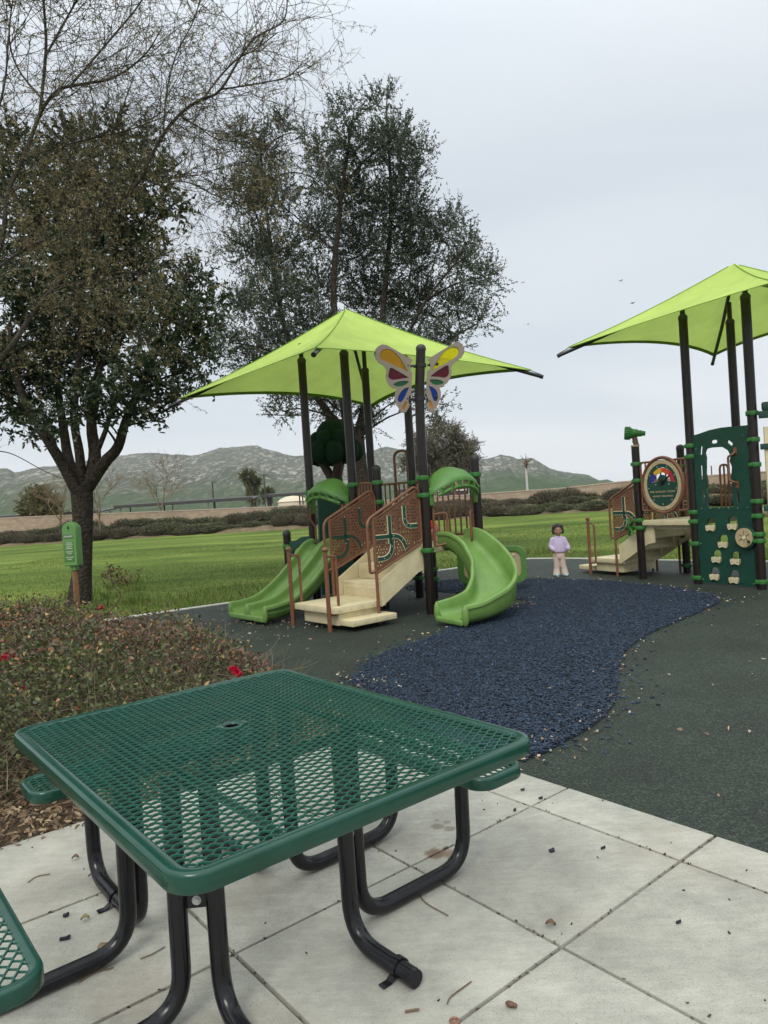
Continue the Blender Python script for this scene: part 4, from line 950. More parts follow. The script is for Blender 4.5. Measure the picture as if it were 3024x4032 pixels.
b.build('moulded_trunk', M['trunk_plastic'], ls, smooth=60)
q0 = lloc(-1.14, 11.98); q1_ = lloc(-0.40, 12.45); dq = (q1_ - q0)
b = MB(); b.plate([(0, 0.02), (dq.length, 0.02), (dq.length, 1.72), (0.04, 1.72)], (), 0.05, q0, dq.normalized(), (0, 0, 1)); b.build('climber_wall', M['dkgreen'], ls, smooth=30)
b = MB(); q2_ = lloc(-0.60, 12.4); b.tube([(q2_.x, q2_.y, -.02), (q2_.x, q2_.y, 1.2)], PR, 18); lp = b.build('post', M['post'], ls, smooth=50); clamp(lp, q2_.x, q2_.y, 0.33)
# low play panel between the slide post and a short post
lp0 = lloc(-1.60, 11.55); post(ls, lp0.x, lp0.y, 1.10, (0.90,), R(90))
d_ = Vector((MB1[0], MB1[1], 0)) - Vector((lp0.x, lp0.y, 0)); Lp = d_.length
b = MB(); b.plate([(0.07, 0.35), (0.16, 0.35), (0.16, 0.78)] + [(0.16 + 0.10 * (1 - math.cos(t)), 0.78 + 0.09 * math.sin(t)) for t in np.linspace(0.2, PI / 2, 5)] + [(Lp - 0.16, 0.90), (Lp - .07, 0.90), (Lp - 0.07, 1.06), (Lp * .6, 1.05), (Lp * .35, 0.99), (0.07, 0.98)], (), 0.03, (lp0.x, lp0.y, 0), d_.normalized(), (0, 0, 1)); b.build('play_panel', M['dkgreen'], ls, smooth=30)

# ------------------------------------------------------------------ activity panel beyond the curved slide
def text_mesh(txt, size, mat_, parent, M4, name='lettering', extrude=0.002, align='CENTER'):
    cu = bpy.data.curves.new(name, 'FONT'); cu.body = txt; cu.size = size; cu.extrude = extrude; cu.align_x = align; cu.align_y = 'CENTER'; cu.space_character = 1.12
    t = bpy.data.objects.new(name + '_curve', cu); C.objects.link(t); dg = bpy.context.evaluated_depsgraph_get()
    me = bpy.data.meshes.new_from_object(t.evaluated_get(dg)); bpy.data.objects.remove(t); me.materials.clear(); me.materials.append(mat_)
    o = bpy.data.objects.new(name, me); C.objects.link(o); me.transform(M4)
    if parent is not None: o.parent = parent
    return o
ap0 = Vector((1.12, 11.35, 0)); ap1 = Vector((2.17, 11.05, 0)); adv = (ap1 - ap0).normalized(); AL = (ap1 - ap0).length
an = adv.cross(Vector((0, 0, 1)))
pn = thing('activity_panel', 'green framed tan noughts and crosses panel beside the curved slide', 'play panel', ap0)
fo = rrect(0.0, 0.13, AL, 0.70, 0.16, 7); fo = [(x - 0.03 * math.exp(-((z - .42) / .12) ** 2) * (1 if x > AL * .7 else 0), z) for x, z in fo]
fi = rrect(0.10, 0.215, AL - 0.095, 0.625, 0.10, 7)
b = MB(); b.plate(fo, [fi], 0.07, (0, 0, 0), adv, (0, 0, 1)); b.build('panel_frame', M['hood'], pn, smooth=40)
b = MB(); win = rrect(AL - 0.45, 0.30, AL - 0.19, 0.50, 0.03, 4); b.plate(rrect(0.09, 0.205, AL - 0.085, 0.635, 0.10, 7), [win], 0.02, (0, 0, 0), adv, (0, 0, 1)); b.build('tan_board', M['tan'], pn, smooth=30)
b = MB(); 
for c_ in (0.23, 0.32, 0.41):
    x_ = AL - c_
    for zr_ in (0.335, 0.40, 0.465): b.lathe([(0.026, -0.028), (0.028, 0.0), (0.026, 0.028)], 12, adv * x_ + Vector((0, 0, zr_)))
b.build('turning_tokens', M['cream'], pn, smooth=40)
def plane_M(o, ax, nz): az = Vector((0, 0, 1)); return Matrix(((ax.x, az.x, nz.x, o.x), (ax.y, az.y, nz.y, o.y), (ax.z, az.z, nz.z, o.z), (0, 0, 0, 1)))
for c_, zr_, ch in ((0.23, 0.465, 'O'), (0.23, 0.40, 'X'), (0.23, 0.335, 'X'), (0.32, 0.40, 'O'), (0.32, 0.335, 'X')):
    text_mesh(ch, 0.042, M['frame_black'], pn, plane_M(adv * (AL - c_) + Vector((0, 0, zr_)) + an * 0.029, adv, an))
b = MB(); 
for c_, in ((0.20,), (0.42,)): b.tube([adv * (AL - c_) + Vector((0, 0, 0.57)) + an * 0.01, adv * (AL - c_) + Vector((0, 0, 0.57)) + an * 0.03], 0.024, 14)
b.build('counter_knob', M['cream'], pn, smooth=40)
b = MB()
for x_ in (0.10, AL - 0.5): b.tube([adv * x_ + Vector((0, 0, -.02)) - an * 0.05, adv * x_ + Vector((0, 0, 0.68)) - an * 0.05], 0.024, 12)
b.build('panel_leg', M['clamp'], pn, smooth=50)

# ------------------------------------------------------------------ right play structure
RROT = math.atan2(0.44, 0.898)
rs = thing('play_structure', 'playground tower with green climbing wall, telescope and round fire danger panel', 'playground', (5.085, 9.70, 0), RROT)
def rloc(x, y, z=0):
    d = Vector((x - 5.085, y - 9.70)); c, s = math.cos(RROT), math.sin(RROT); return Vector((d.x * c + d.y * s, -d.x * s + d.y * c, z))
RD, RD2 = 1.06, 0.955
post(rs, 0, 0, 3.98, (0.10, 0.66, 0.75, 1.0, 1.2, 1.70, 2.04, 2.40), R(0), thin_to=4.27)
post(rs, 0, 1.04, 3.97, (0.09, 0.60, 0.93, 1.07, 1.90, 2.06), R(90), thin_to=4.27)
post(rs, 1.07, 1.07, 3.97, (0.93, 1.8), R(90), thin_to=4.27); post(rs, 1.07, 0.0, 3.97, (0.93, 1.8), R(0), thin_to=4.27)
post(rs, 1.0, 2.1, 2.1, (0.12, 0.62, 1.62, 1.8), R(90))
canopy(rs, 0.55, 0.56, 1.70, 3.74, 4.66, R(1.5), None)
deck(rs, 0.02, 0.0, 1.07, 1.05, RD); deck(rs, 0.02, 1.06, 1.05, 1.86, RD2)
b = MB(); b.box((0.0, 1.58, RD2 - 0.043), (0.04, 0.94, 0.088), 0.010); b.build('deck_edge', M['cream'], rs, smooth=40)
tp_ = post(rs, 0, 2.12, 2.16, (0.83, 0.955, 1.60, 1.87), R(90), cap=False)
b = MB(); b.lathe([(PR * 1.02, 2.15), (PR * 1.1, 2.16), (PR * 1.1, 2.175), (PR * .6, 2.18)], 18, (0, 2.12, 0)); b.build('post_cap', M['tan'], tp_, smooth=40)
# telescope, aimed away to the left
tdir = (rloc(5.085 - 1, 9.70 + 0.35) - rloc(5.085, 9.70)).normalized(); tdir.z = 0.10; tdir.normalize(); cT = Vector((0, 2.12, 2.37))
b = MB(); b.tube([cT - tdir * 0.02 + Vector((0, 0, -.2)), cT + Vector((0, 0, -0.07))], [0.045, 0.040], 12); ym = b.build('telescope_mount', M['brown'], rs, smooth=50)
b = MB(); segs = [(-0.17, 0.028), (-0.165, 0.038), (-0.12, 0.040), (-0.115, 0.050), (-0.05, 0.055), (-0.045, 0.068), (0.03, 0.074), (0.035, 0.082), (0.06, 0.094), (0.15, 0.100), (0.155, 0.096), (0.15, 0.085), (0.06, 0.07)]
Tt = tdir.to_track_quat('Z', 'Y').to_matrix().to_4x4(); b.lathe([(r_, s_) for s_, r_ in segs], 24, cT, Tt)
for k_ in range(20):
    a = 2 * PI * k_ / 20; n1 = tdir.orthogonal().normalized(); n2 = tdir.cross(n1); o_ = (n1 * math.cos(a) + n2 * math.sin(a)) * 0.100; b.tube([cT + tdir * 0.065 + o_, cT + tdir * 0.145 + o_], 0.008, 6)
b.box(cT + Vector((0, 0, -0.11)), (0.07, 0.05, 0.10), 0.01); b.build('telescope', M['clamp'], rs, smooth=45)
# climbing wall between the two front posts: door opening, slots, hand holds
WT = lambda y: 2.17
wo = Vector((-0.005, 0.975, 0)); wax = Vector((0, -1, 0)); WL = 0.91
def wob(z, k): return 0.012 * math.sin(z * 23 + k) + 0.008 * math.sin(z * 51 + 2 * k)
outl = [(0.0 + wob(z, 0), z) for z in np.linspace(0.02, 2.10, 26)] + [(-0.03, 2.12), (-0.03, 2.20), (0.10, 2.215), (0.30, 2.25), (0.5, 2.262), (0.70, 2.255), (0.88, 2.245), (WL + .02, 2.245), (WL + .02, 2.12), (WL - .01, 2.11)] + [(WL + wob(z, 2), z) for z in np.linspace(2.06, 0.02, 26)]
outl = [(x, z * (1 - 0.02 * 0) - 0.0) for x, z in outl]
door = [(0.20, 1.13), (0.62, 1.13), (0.62, 1.2)] + [(0.62 + wob(z, 1), z) for z in np.linspace(1.25, 1.85, 9)] + [(0.585, 1.93), (0.50, 1.985), (0.42, 1.99), (0.30, 1.995), (0.225, 1.985), (0.195, 1.93)] + [(0.20 + wob(z, 4), z) for z in np.linspace(1.86, 1.18, 10)]
def slot(cx, cz, w_, h_, tilt=0.0):
    return [(cx + math.cos(tilt) * x - math.sin(tilt) * z, cz + math.sin(tilt) * x + math.cos(tilt) * z) for x, z in rrect(-w_ / 2, -h_ / 2, w_ / 2, h_ / 2, min(w_, h_) * .46, 3)]
holes = [door, slot(0.135, 1.97, 0.045, 0.14, R(-8)), slot(0.365, 2.075, 0.11, 0.05), slot(0.62, 2.03, 0.05, 0.11, R(50)), slot(0.12, 1.65, 0.042, 0.22), slot(0.135, 1.31, 0.042, 0.22, R(4)), slot(0.70, 1.26, 0.045, 0.19, R(4))]
HOLD = [(0.235, 0.86), (0.60, 0.88), (0.43, 0.62), (0.305, 0.40), (0.615, 0.385), (0.255, 0.145), (0.575, 0.12)]
for x, z in HOLD: holes.append([(x - 0.065, z + 0.0), (x + 0.065, z + 0.0), (x + 0.075, z + 0.06), (x + 0.06, z + 0.105), (x + 0.01, z + 0.115), (x - 0.03, z + 0.108), (x - 0.062, z + 0.09), (x - 0.072, z + 0.05)])
b = MB(); b.plate(outl, holes, 0.035, wo, wax, (0, 0, 1)); wall_ = b.build('climbing_wall', M['dkgreen'], rs, smooth=30)
wn = wax.cross(Vector((0, 0, 1)))
wp = lambda x, z, d=0.0: wo + wax * x + Vector((0, 0, z)) + wn * d
# grooves that read as cracks in rock
b = MB()
for pl in ([(0.42, 0.04), (0.44, 0.16), (0.41, 0.22), (0.46, 0.28), (0.5, 0.31)], [(0.06, 0.33), (0.14, 0.38), (0.2, 0.37)], [(0.22, 0.68), (0.28, 0.73), (0.30, 0.78), (0.335, 0.82)], [(0.72, 0.93), (0.78, 0.97), (0.85, 0.97)], [(0.66, 1.62), (0.74, 1.64), (0.8, 1.70)], [(0.02, 1.52), (0.08, 1.51), (0.18, 1.55)], [(0.02, 1.87), (0.10, 1.88), (0.15, 1.9)], [(0.52, 2.08), (0.55, 2.13), (0.60, 2.19)], [(0.0, 1.085), (0.9, 1.085)]):
    b.tube([wp(x, z, 0.0165) for x, z in pl], 0.0028, 5)
b.build('rock_grooves', M['frame_black'], wall_, smooth=0)
for x, z in HOLD:
    b = MB(); b.plate([(-0.075, 0.035), (-0.045, 0.045), (0, 0.038), (0.045, 0.045), (0.075, 0.035), (0.072, -0.01), (0.055, -0.045), (0.03, -0.035), (0, -0.028), (-0.03, -0.035), (-0.055, -0.045), (-0.072, -0.01)], (), 0.034, wp(x, z - 0.03, 0.032), wax, (0, 0, 1)); hh = b.build('hand_hold', M['cream'], rs, smooth=60)
    screws([wp(x - .04, z - .03, 0.049), wp(x + .04, z - .03, 0.049)], 0.009, 'screws', hh, wn)
screws([wp(0.09 + .15 * k_, 1.115, 0.017) for k_ in range(6)] + [wp(0.04, 0.60, .017), wp(0.87, 0.56, .017), wp(0.05, 0.07, .017), wp(0.87, 0.06, .017), wp(0.05, 2.0, .017), wp(0.83, 2.12, .017)], 0.009, 'screws', wall_, wn)
b = MB(); b.tube(fillet([wp(0.705, 1.90, 0.02), wp(0.690, 1.86, 0.07), wp(0.625, 1.84, 0.075), wp(0.63, 1.50, 0.075), wp(0.70, 1.48, 0.07), wp(0.705, 1.45, 0.02)], 0.04, 5), 0.016, 12)
for z in (1.91, 1.44): b.box(wp(0.705, z, 0.022), (0.012, 0.055, 0.10), 0.004)
b.build('grab_handle', M['brown_pipe'], rs, smooth=50)
# turning sun disc at the right edge of the wall
dc = wp(0.82, 0.705, 0.06); b = MB()
Tm = Matrix((wax, Vector((0, 0, 1)), wn)).transposed().to_4x4()
b.lathe([(0.158, -0.025), (0.165, 0.0), (0.158, 0.02), (0.10, 0.021)], 32, dc, Tm); dk_ = b.build('disc_back', M['dkgreen'], rs, smooth=40)
dc2 = dc + wn * 0.03
star = []
for k_ in range(6):
    a = 2 * PI * k_ / 6 + PI / 6; star.append([(0.032 * math.cos(a - .25), 0.032 * math.sin(a - .25)), (0.105 * math.cos(a - .03), 0.105 * math.sin(a - .03)), (0.105 * math.cos(a + .03), 0.105 * math.sin(a + .03)), (0.032 * math.cos(a + .25), 0.032 * math.sin(a + .25))])
b = MB(); b.plate(circle(0, 0, 0.132, 36), star, 0.02, dc2, wax, (0, 0, 1)); b.build('sun_disc', M['tan'], dk_, smooth=30)
b = MB(); b.tube([dc2 + wn * .01, dc2 + wn * .02], 0.024, 16); b.build('disc_hub', M['cream'], dk_, smooth=40)
b = MB(); b.ball(dc2 + wax * 0.085 + Vector((0, 0, -0.05)) + wn * 0.03, 0.022, 12, 8); b.build('disc_knob', M['dkgreen'], dk_, smooth=50)
# round fire danger panel between the telescope post and the climbing wall
fx = lambda y, z, d=0.0: Vector((-0.02 - d, y, z))
pipe_barrier(rs, (0.0, 2.12, 0), (0.0, 1.04, 0), 1.10, 1.88, 9, 0.015)
fc = (1.575, 1.50); fo_ = Vector((-0.03, fc[0], fc[1])); fa = Vector((0, -1, 0)); fn = fa.cross(Vector((0, 0, 1)))
RY, RZ = 0.40, 0.43
b = MB(); b.tube([fo_ + fa * (RY * math.cos(t)) + Vector((0, 0, RZ * math.sin(t))) for t in np.linspace(0, 2 * PI, 49)[:-1]], 0.026, 12, closed=True); fr_ = b.build('panel_ring', M['brown_pipe'], rs, smooth=50)
b = MB(); b.plate(circle(0, 0, RY - 0.035, 48, RZ - 0.035), [circle(0, 0, RY - 0.095, 48, RZ - 0.095)], 0.030, fo_, fa, (0, 0, 1)); tr_ = b.build('tan_ring', M['tan'], rs, smooth=30)
screws([fo_ + fa * ((RY - .065) * math.cos(t)) + Vector((0, 0, (RZ - .065) * math.sin(t))) + fn * 0.016 for t in np.linspace(0.2, 2 * PI + .2, 13)[:-1]], 0.012, 'screws', tr_, fn)
GY, GZ = RY - 0.09, RZ - 0.09
win = [(0.245 * math.cos(t), 0.05 + 0.225 * math.sin(t)) for t in np.linspace(-0.05, PI + 0.05, 22)] + [(-0.10, 0.055)] + [(0.085 * math.cos(t), 0.075 + 0.085 * math.sin(t)) for t in np.linspace(PI - .1, 0.1, 10)] + [(0.10, 0.055)]
b = MB(); b.plate(circle(0, 0, GY + .004, 48, GZ + .004), [win], 0.022, fo_ - fn * 0.002, fa, (0, 0, 1)); gd_ = b.build('danger_dial', M['dkgreen'], rs, smooth=30)
screws([fo_ + fa * (0.275 * math.cos(t)) + Vector((0, 0, 0.30 * math.sin(t))) + fn * 0.009 for t in np.linspace(0.5, 2 * PI + .5, 10)[:-1]] + [fo_ + fa * x + Vector((0, 0, 0.01)) + fn * .009 for x in (-.13, .13)], 0.011, 'screws', gd_, fn)
for a0, a1, col, nm in ((180, 137, (0.02, 0.03, 0.30), 'blue'), (137, 92, (0.62, 0.36, 0.02), 'amber'), (92, 45, (0.52, 0.07, 0.025), 'orange red'), (45, 0, (0.42, 0.015, 0.035), 'red')):
    seg = [(0.237 * math.cos(R(a)), 0.05 + 0.217 * math.sin(R(a))) for a in np.linspace(a0, a1, 9)] + [(0.165 * math.cos(R(a)), 0.05 + 0.145 * math.sin(R(a))) for a in np.linspace(a1, a0, 9)]
    b = MB(); b.plate(seg, (), 0.014, fo_, fa, (0, 0, 1)); b.build('dial_segment', mat(nm + ' dial', col, 0.5, var=.05), gd_, smooth=0, label=nm + ' dial segment')
b = MB(); b.tube([fo_ + Vector((0, 0, 0.05)) + fn * 0.0, fo_ + Vector((0, 0, 0.05)) + fn * 0.03], 0.046, 20); b.tube([fo_ + Vector((0, 0, 0.05)) + fn * 0.03, fo_ + Vector((0, 0, 0.05)) + fn * 0.045], 0.022, 16); b.build('dial_hub', M['frame_black'], gd_, smooth=40)
b = MB(); b.box(fo_ + Vector((0, 0, 0.09)) + fa * 0.08 + fn * 0.02, (0.012, 0.17, 0.03), 0.004, Matrix.Rotation(R(-30), 3, 'X')); b.build('dial_pointer', M['frame_black'], gd_, smooth=30)
text_mesh('FIRE DANGER TODAY', 0.046, M['tan'], gd_, plane_M(fo_ + Vector((0, 0, -0.105)) + fn * 0.011, fa, fn))
text_mesh('PREVENT WILDFIRES!', 0.038, M['tan'], gd_, plane_M(fo_ + Vector((0, 0, -0.175)) + fn * 0.011, fa, fn))
# stair on the far side
stairs(rs, (0.05, 1.85, 0), (0, -1, 0), (1, 0, 0), -1, True)
stair_panel(rs, (0.03, 1.85 + 0.86, 0), (0, -1, 0), 1); stair_panel(rs, (0.97, 1.85 + 0.86, 0), (0, -1, 0), 1)
for xx, yy, zz in ((0.95, 2.2, 0.55), (0.9, 2.75, 0.2)): b = MB(); b.tube([(xx, yy, -.02), (xx, yy, zz)], 0.02, 10); b.build('stair_leg', M['brown_pipe'], rs, smooth=50)
b = MB(); b.plate([(0, 0.80), (1.02, 0.80), (1.02, 0.855), (0, 0.855)], (), 0.30, (0.25, 2.12, 0), (0, -1, 0), (0, 0, 1)); b.build('under_beam', M['cream'], rs, smooth=30)
# back barriers, seen through the door opening
b = MB(); b.tube(fillet([(0.86, 1.24, 0.95), (0.86, 1.24, 1.76), (1.05, 1.24, 1.76), (1.05, 1.24, 0.95)], 0.08, 5), 0.017, 10); b.tube([(0.955, 1.24, 0.95), (0.955, 1.24, 1.76)], 0.014, 8); b.build('entry_rail', M['brown_pipe'], rs, smooth=50)
# green propeller toy low on the telescope post
b = MB(); b.tube([(0, 2.12 + .05, 0.84), (-0.02, 2.12 + .17, 0.84)], 0.02, 10); c_ = Vector((-0.03, 2.12 + 0.19, 0.84))
for k_ in range(5):
    a = 2 * PI * k_ / 5; dv = Vector((0.25 * math.cos(a), math.cos(a) * .75, math.sin(a))).normalized(); b.box(c_ + dv * 0.075, (0.012, 0.05, 0.15), 0.005, dv.to_track_quat('Z', 'X').to_matrix())
b.ball(c_, 0.03, 12, 8); b.build('spinner_toy', M['clamp'], rs, smooth=45)
# boarded house front on the far right
hb = Vector((0.012, -0.115, 0)); hx = (rloc(6.085, 9.55) - rloc(5.085, 9.70)).normalized()
b = MB(); n_b = 6
for k_ in range(n_b): b.box(hb + hx * (0.09 + 0.13 * k_) + Vector((0, 0, 1.62)), (0.122, 0.03, 1.15), 0.005, rotz(math.atan2(hx.y, hx.x)))
hw_ = b.build('house_boards', M['cream'], rs, smooth=30)
hr3 = rotz(math.atan2(hx.y, hx.x)); hn3 = hx.cross(Vector((0, 0, 1)))
for z, h_ in ((2.36, 0.10), (1.93, 0.08), (1.10, 0.08)): b = MB(); b.box(hb + hx * 0.40 + Vector((0, 0, z)) + hn3 * 0.022, (0.86, 0.035, h_), 0.01, hr3); b.build('house_trim', M['dkgreen'], rs, smooth=40)
b = MB(); b.box(hb + hx * 0.42 + Vector((0, 0, 2.16)) + hn3 * 0.02, (0.55, 0.02, 0.40), 0.006, hr3); b.build('house_shutter', M['dkgreen'], rs, smooth=40)
b = MB(); b.box(hb + hx * 0.42 + Vector((0, 0, 2.47)), (0.80, 0.05, 0.12), 0.03, hr3); b.build('house_eave', M['dkgreen'], rs, smooth=40)
deck(rs, 0.10, -1.10, 1.07, -0.03, RD); 
b = MB(); b.box(hb + hx * 0.42 + Vector((0, 0, 0.60)), (0.80, 0.03, 0.62), 0.008, rotz(math.atan2(hx.y, hx.x))); b.build('lower_board', M['tan'], rs, smooth=30)
# ------------------------------------------------------------------ hills, wall, far things
RIDGE = [(-260, 1022), (-60, 1024), (0, 1014), (15, 1011), (32, 1020), (74, 1012), (119, 1007), (185, 996), (250, 986), (285, 982), (322, 978), (372, 983), (411, 985), (434, 982), (473, 969), (507, 966), (541, 962), (556, 963), (566, 968), (592, 975), (632, 986), (662, 985), (700, 992), (760, 990), (804, 974.6), (834, 965), (880, 972), (940, 985), (1000, 998), (1049, 991.5), (1081, 983.5), (1107, 987.5), (1118, 993), (1149, 989.6), (1163, 996.8), (1186, 1012.6), (1218, 1020.5), (1271, 1027), (1295, 1037.8), (1311, 1035), (1340, 1046), (1420, 1050), (1560, 1046), (1900, 1046)]
def hill_mat():
    m = bpy.data.materials.new('rocky hillside'); m.use_nodes = True; nt = m.node_tree; N = nt.nodes; L = nt.links; b = N['Principled BSDF']
    b.inputs['Roughness'].default_value = 0.95; b.inputs['Specular IOR Level'].default_value = 0.05
    tc = N.new('ShaderNodeTexCoord')
    n1 = N.new('ShaderNodeTexNoise'); n1.inputs['Scale'].default_value = 0.0055; n1.inputs['Detail'].default_value = 6; n1.inputs['Roughness'].default_value = 0.6; L.new(tc.outputs['Object'], n1.inputs['Vector'])
    r1 = N.new('ShaderNodeValToRGB'); e = r1.color_ramp.elements; e[0].position = 0.36; e[0].color = (0.082, 0.095, 0.066, 1); e[1].position = 0.66; e[1].color = (0.13, 0.135, 0.105, 1); L.new(n1.outputs['Fac'], r1.inputs[0])
    v = N.new('ShaderNodeTexNoise'); v.inputs['Scale'].default_value = 0.15; v.inputs['Detail'].default_value = 5; v.inputs['Roughness'].default_value = 0.72; v.inputs['Distortion'].default_value = 0.5; mpv = N.new('ShaderNodeMapping'); mpv.inputs['Scale'].default_value = (1, 0.13, 1.15); L.new(tc.outputs['Object'], mpv.inputs[0]); L.new(mpv.outputs[0], v.inputs['Vector'])
    r2 = N.new('ShaderNodeValToRGB'); r2.color_ramp.elements[0].position = 0.505; r2.color_ramp.elements[0].color = (0, 0, 0, 1); r2.color_ramp.elements[1].position = 0.60; r2.color_ramp.elements[1].color = (1, 1, 1, 1); L.new(v.outputs['Fac'], r2.inputs[0])
    n4 = N.new('ShaderNodeTexNoise'); n4.inputs['Scale'].default_value = 0.012; n4.inputs['Detail'].default_value = 3; L.new(tc.outputs['Object'], n4.inputs['Vector'])
    r4 = N.new('ShaderNodeValToRGB'); r4.color_ramp.elements[0].position = 0.36; r4.color_ramp.elements[0].color = (0.1, 0.1, 0.1, 1); r4.color_ramp.elements[1].position = 0.55; r4.color_ramp.elements[1].color = (1, 1, 1, 1); L.new(n4.outputs['Fac'], r4.inputs[0])
    mk = N.new('ShaderNodeMath'); mk.operation = 'MULTIPLY'; L.new(r2.outputs[0], mk.inputs[0]); L.new(r4.outputs[0], mk.inputs[1])
    # few rocks on the low green slopes
    sx = N.new('ShaderNodeSeparateXYZ'); L.new(tc.outputs['Object'], sx.inputs[0]); hr_ = N.new('ShaderNodeMapRange'); hr_.inputs['From Min'].default_value = 10; hr_.inputs['From Max'].default_value = 40; hr_.inputs['To Min'].default_value = 0.3; L.new(sx.outputs[2], hr_.inputs['Value'])
    mk2 = N.new('ShaderNodeMath'); mk2.operation = 'MULTIPLY'; L.new(mk.outputs[0], mk2.inputs[0]); L.new(hr_.outputs[0], mk2.inputs[1])
    mx = N.new('ShaderNodeMixRGB'); L.new(mk2.outputs[0], mx.inputs[0]); L.new(r1.outputs[0], mx.inputs[1]); mx.inputs[2].default_value = (0.40, 0.37, 0.33, 1)
    lo = N.new('ShaderNodeMapRange'); lo.inputs['From Min'].default_value = 8; lo.inputs['From Max'].default_value = 42; lo.inputs['To Min'].default_value = 0.7; lo.inputs['To Max'].default_value = 0; L.new(sx.outputs[2], lo.inputs['Value'])
    gm = N.new('ShaderNodeMixRGB'); L.new(lo.outputs[0], gm.inputs[0]); L.new(mx.outputs[0], gm.inputs[1]); gm.inputs[2].default_value = (0.055, 0.10, 0.035, 1)
    m3 = N.new('ShaderNodeMath'); m3.operation = 'MULTIPLY'; L.new(lo.outputs[0], m3.inputs[0]); m3.inputs[1].default_value = 0.9; L.new(m3.outputs[0], gm.inputs[0])
    L.new(gm.outputs[0], b.inputs['Base Color'])
    bp = N.new('ShaderNodeBump'); bp.inputs['Strength'].default_value = 1.0; bp.inputs['Distance'].default_value = 5; L.new(v.outputs['Fac'], bp.inputs['Height']); L.new(bp.outputs[0], b.inputs['Normal'])
    return m
def noise2(x, y, seed=0):
    """cheap smooth value noise"""
    xi = np.floor(x).astype(int); yi = np.floor(y).astype(int); fx = x - xi; fy = y - yi; fx = fx * fx * (3 - 2 * fx); fy = fy * fy * (3 - 2 * fy)
    h = lambda a, b: (np.sin(a * 127.1 + b * 311.7 + seed * 74.7) * 43758.5453) % 1.0
    return (h(xi, yi) * (1 - fx) + h(xi + 1, yi) * fx) * (1 - fy) + (h(xi, yi + 1) * (1 - fx) + h(xi + 1, yi + 1) * fx) * fy
def fbm(x, y, o=5, seed=0):
    s = 0; a = 0.5
    for i in range(o): s = s + a * (noise2(x, y, seed + i) - .5); x = x * 2.03; y = y * 2.03; a *= .5
    return s
rx = np.array([p[0] for p in RIDGE], float); ry = np.array([p[1] for p in RIDGE], float)
vx = np.linspace(-250, 1890, 620); vy = np.interp(vx, rx, ry)
az = []; sl = []
for x, y in zip(vx, vy):
    d = sight(x, y); az.append(math.atan2(d.x, d.y)); sl.append(d.z / math.hypot(d.x, d.y))
az = np.array(az); sl = np.array(sl); DR = 1500.0
rr = np.concatenate([np.linspace(330, 1500, 90), np.linspace(1530, 2300, 12)])
A, RR = np.meshgrid(az, rr); HT = CAMH + sl * DR
X = RR * np.sin(A); Y = RR * np.cos(A)
t = np.clip((RR - 420) / (DR - 420), 0, 1)
gul = fbm(X / 130, Y / 260, 5, 3)
prof = t ** 1.25
Z = HT[None] * prof * (1 + 0.75 * gul * (1 - t) * 1.6) + 16 * fbm(X / 40, Y / 40, 4, 9) * np.clip(t * 4, 0, 1) * (1 - 0.75 * t ** 6)
Z = np.where(RR > DR, HT[None] * np.clip(1 - (RR - DR) / 900, 0, 1), Z)
# keep every nearer spur below the skyline of its own direction
lim = CAMH + (HT[None] - CAMH) * RR / DR * 0.985 + 0.0
Z = np.where(RR < DR - 1, np.minimum(Z, lim), Z)
# jagged outcrops along the crest
k = np.abs(RR - DR) < 20
Z = Z + k * (6.0 * np.abs(fbm(X / 18, Y / 18, 3, 5)) )
Z -= 2.0 * (1 - t)
knoll = 26 * np.exp(-(((A + 0.43) / 0.10) ** 2) - ((RR - 640) / 120) ** 2); Z = Z + knoll
nx = len(az); idx = np.arange(len(rr) * nx).reshape(len(rr), nx)
F = np.stack([idx[:-1, :-1], idx[:-1, 1:], idx[1:, 1:], idx[1:, :-1]], -1).reshape(-1, 4)
struct(arrays_obj('hills', np.stack([X, Y, Z], -1).reshape(-1, 3), F, hill_mat(), smooth=True))

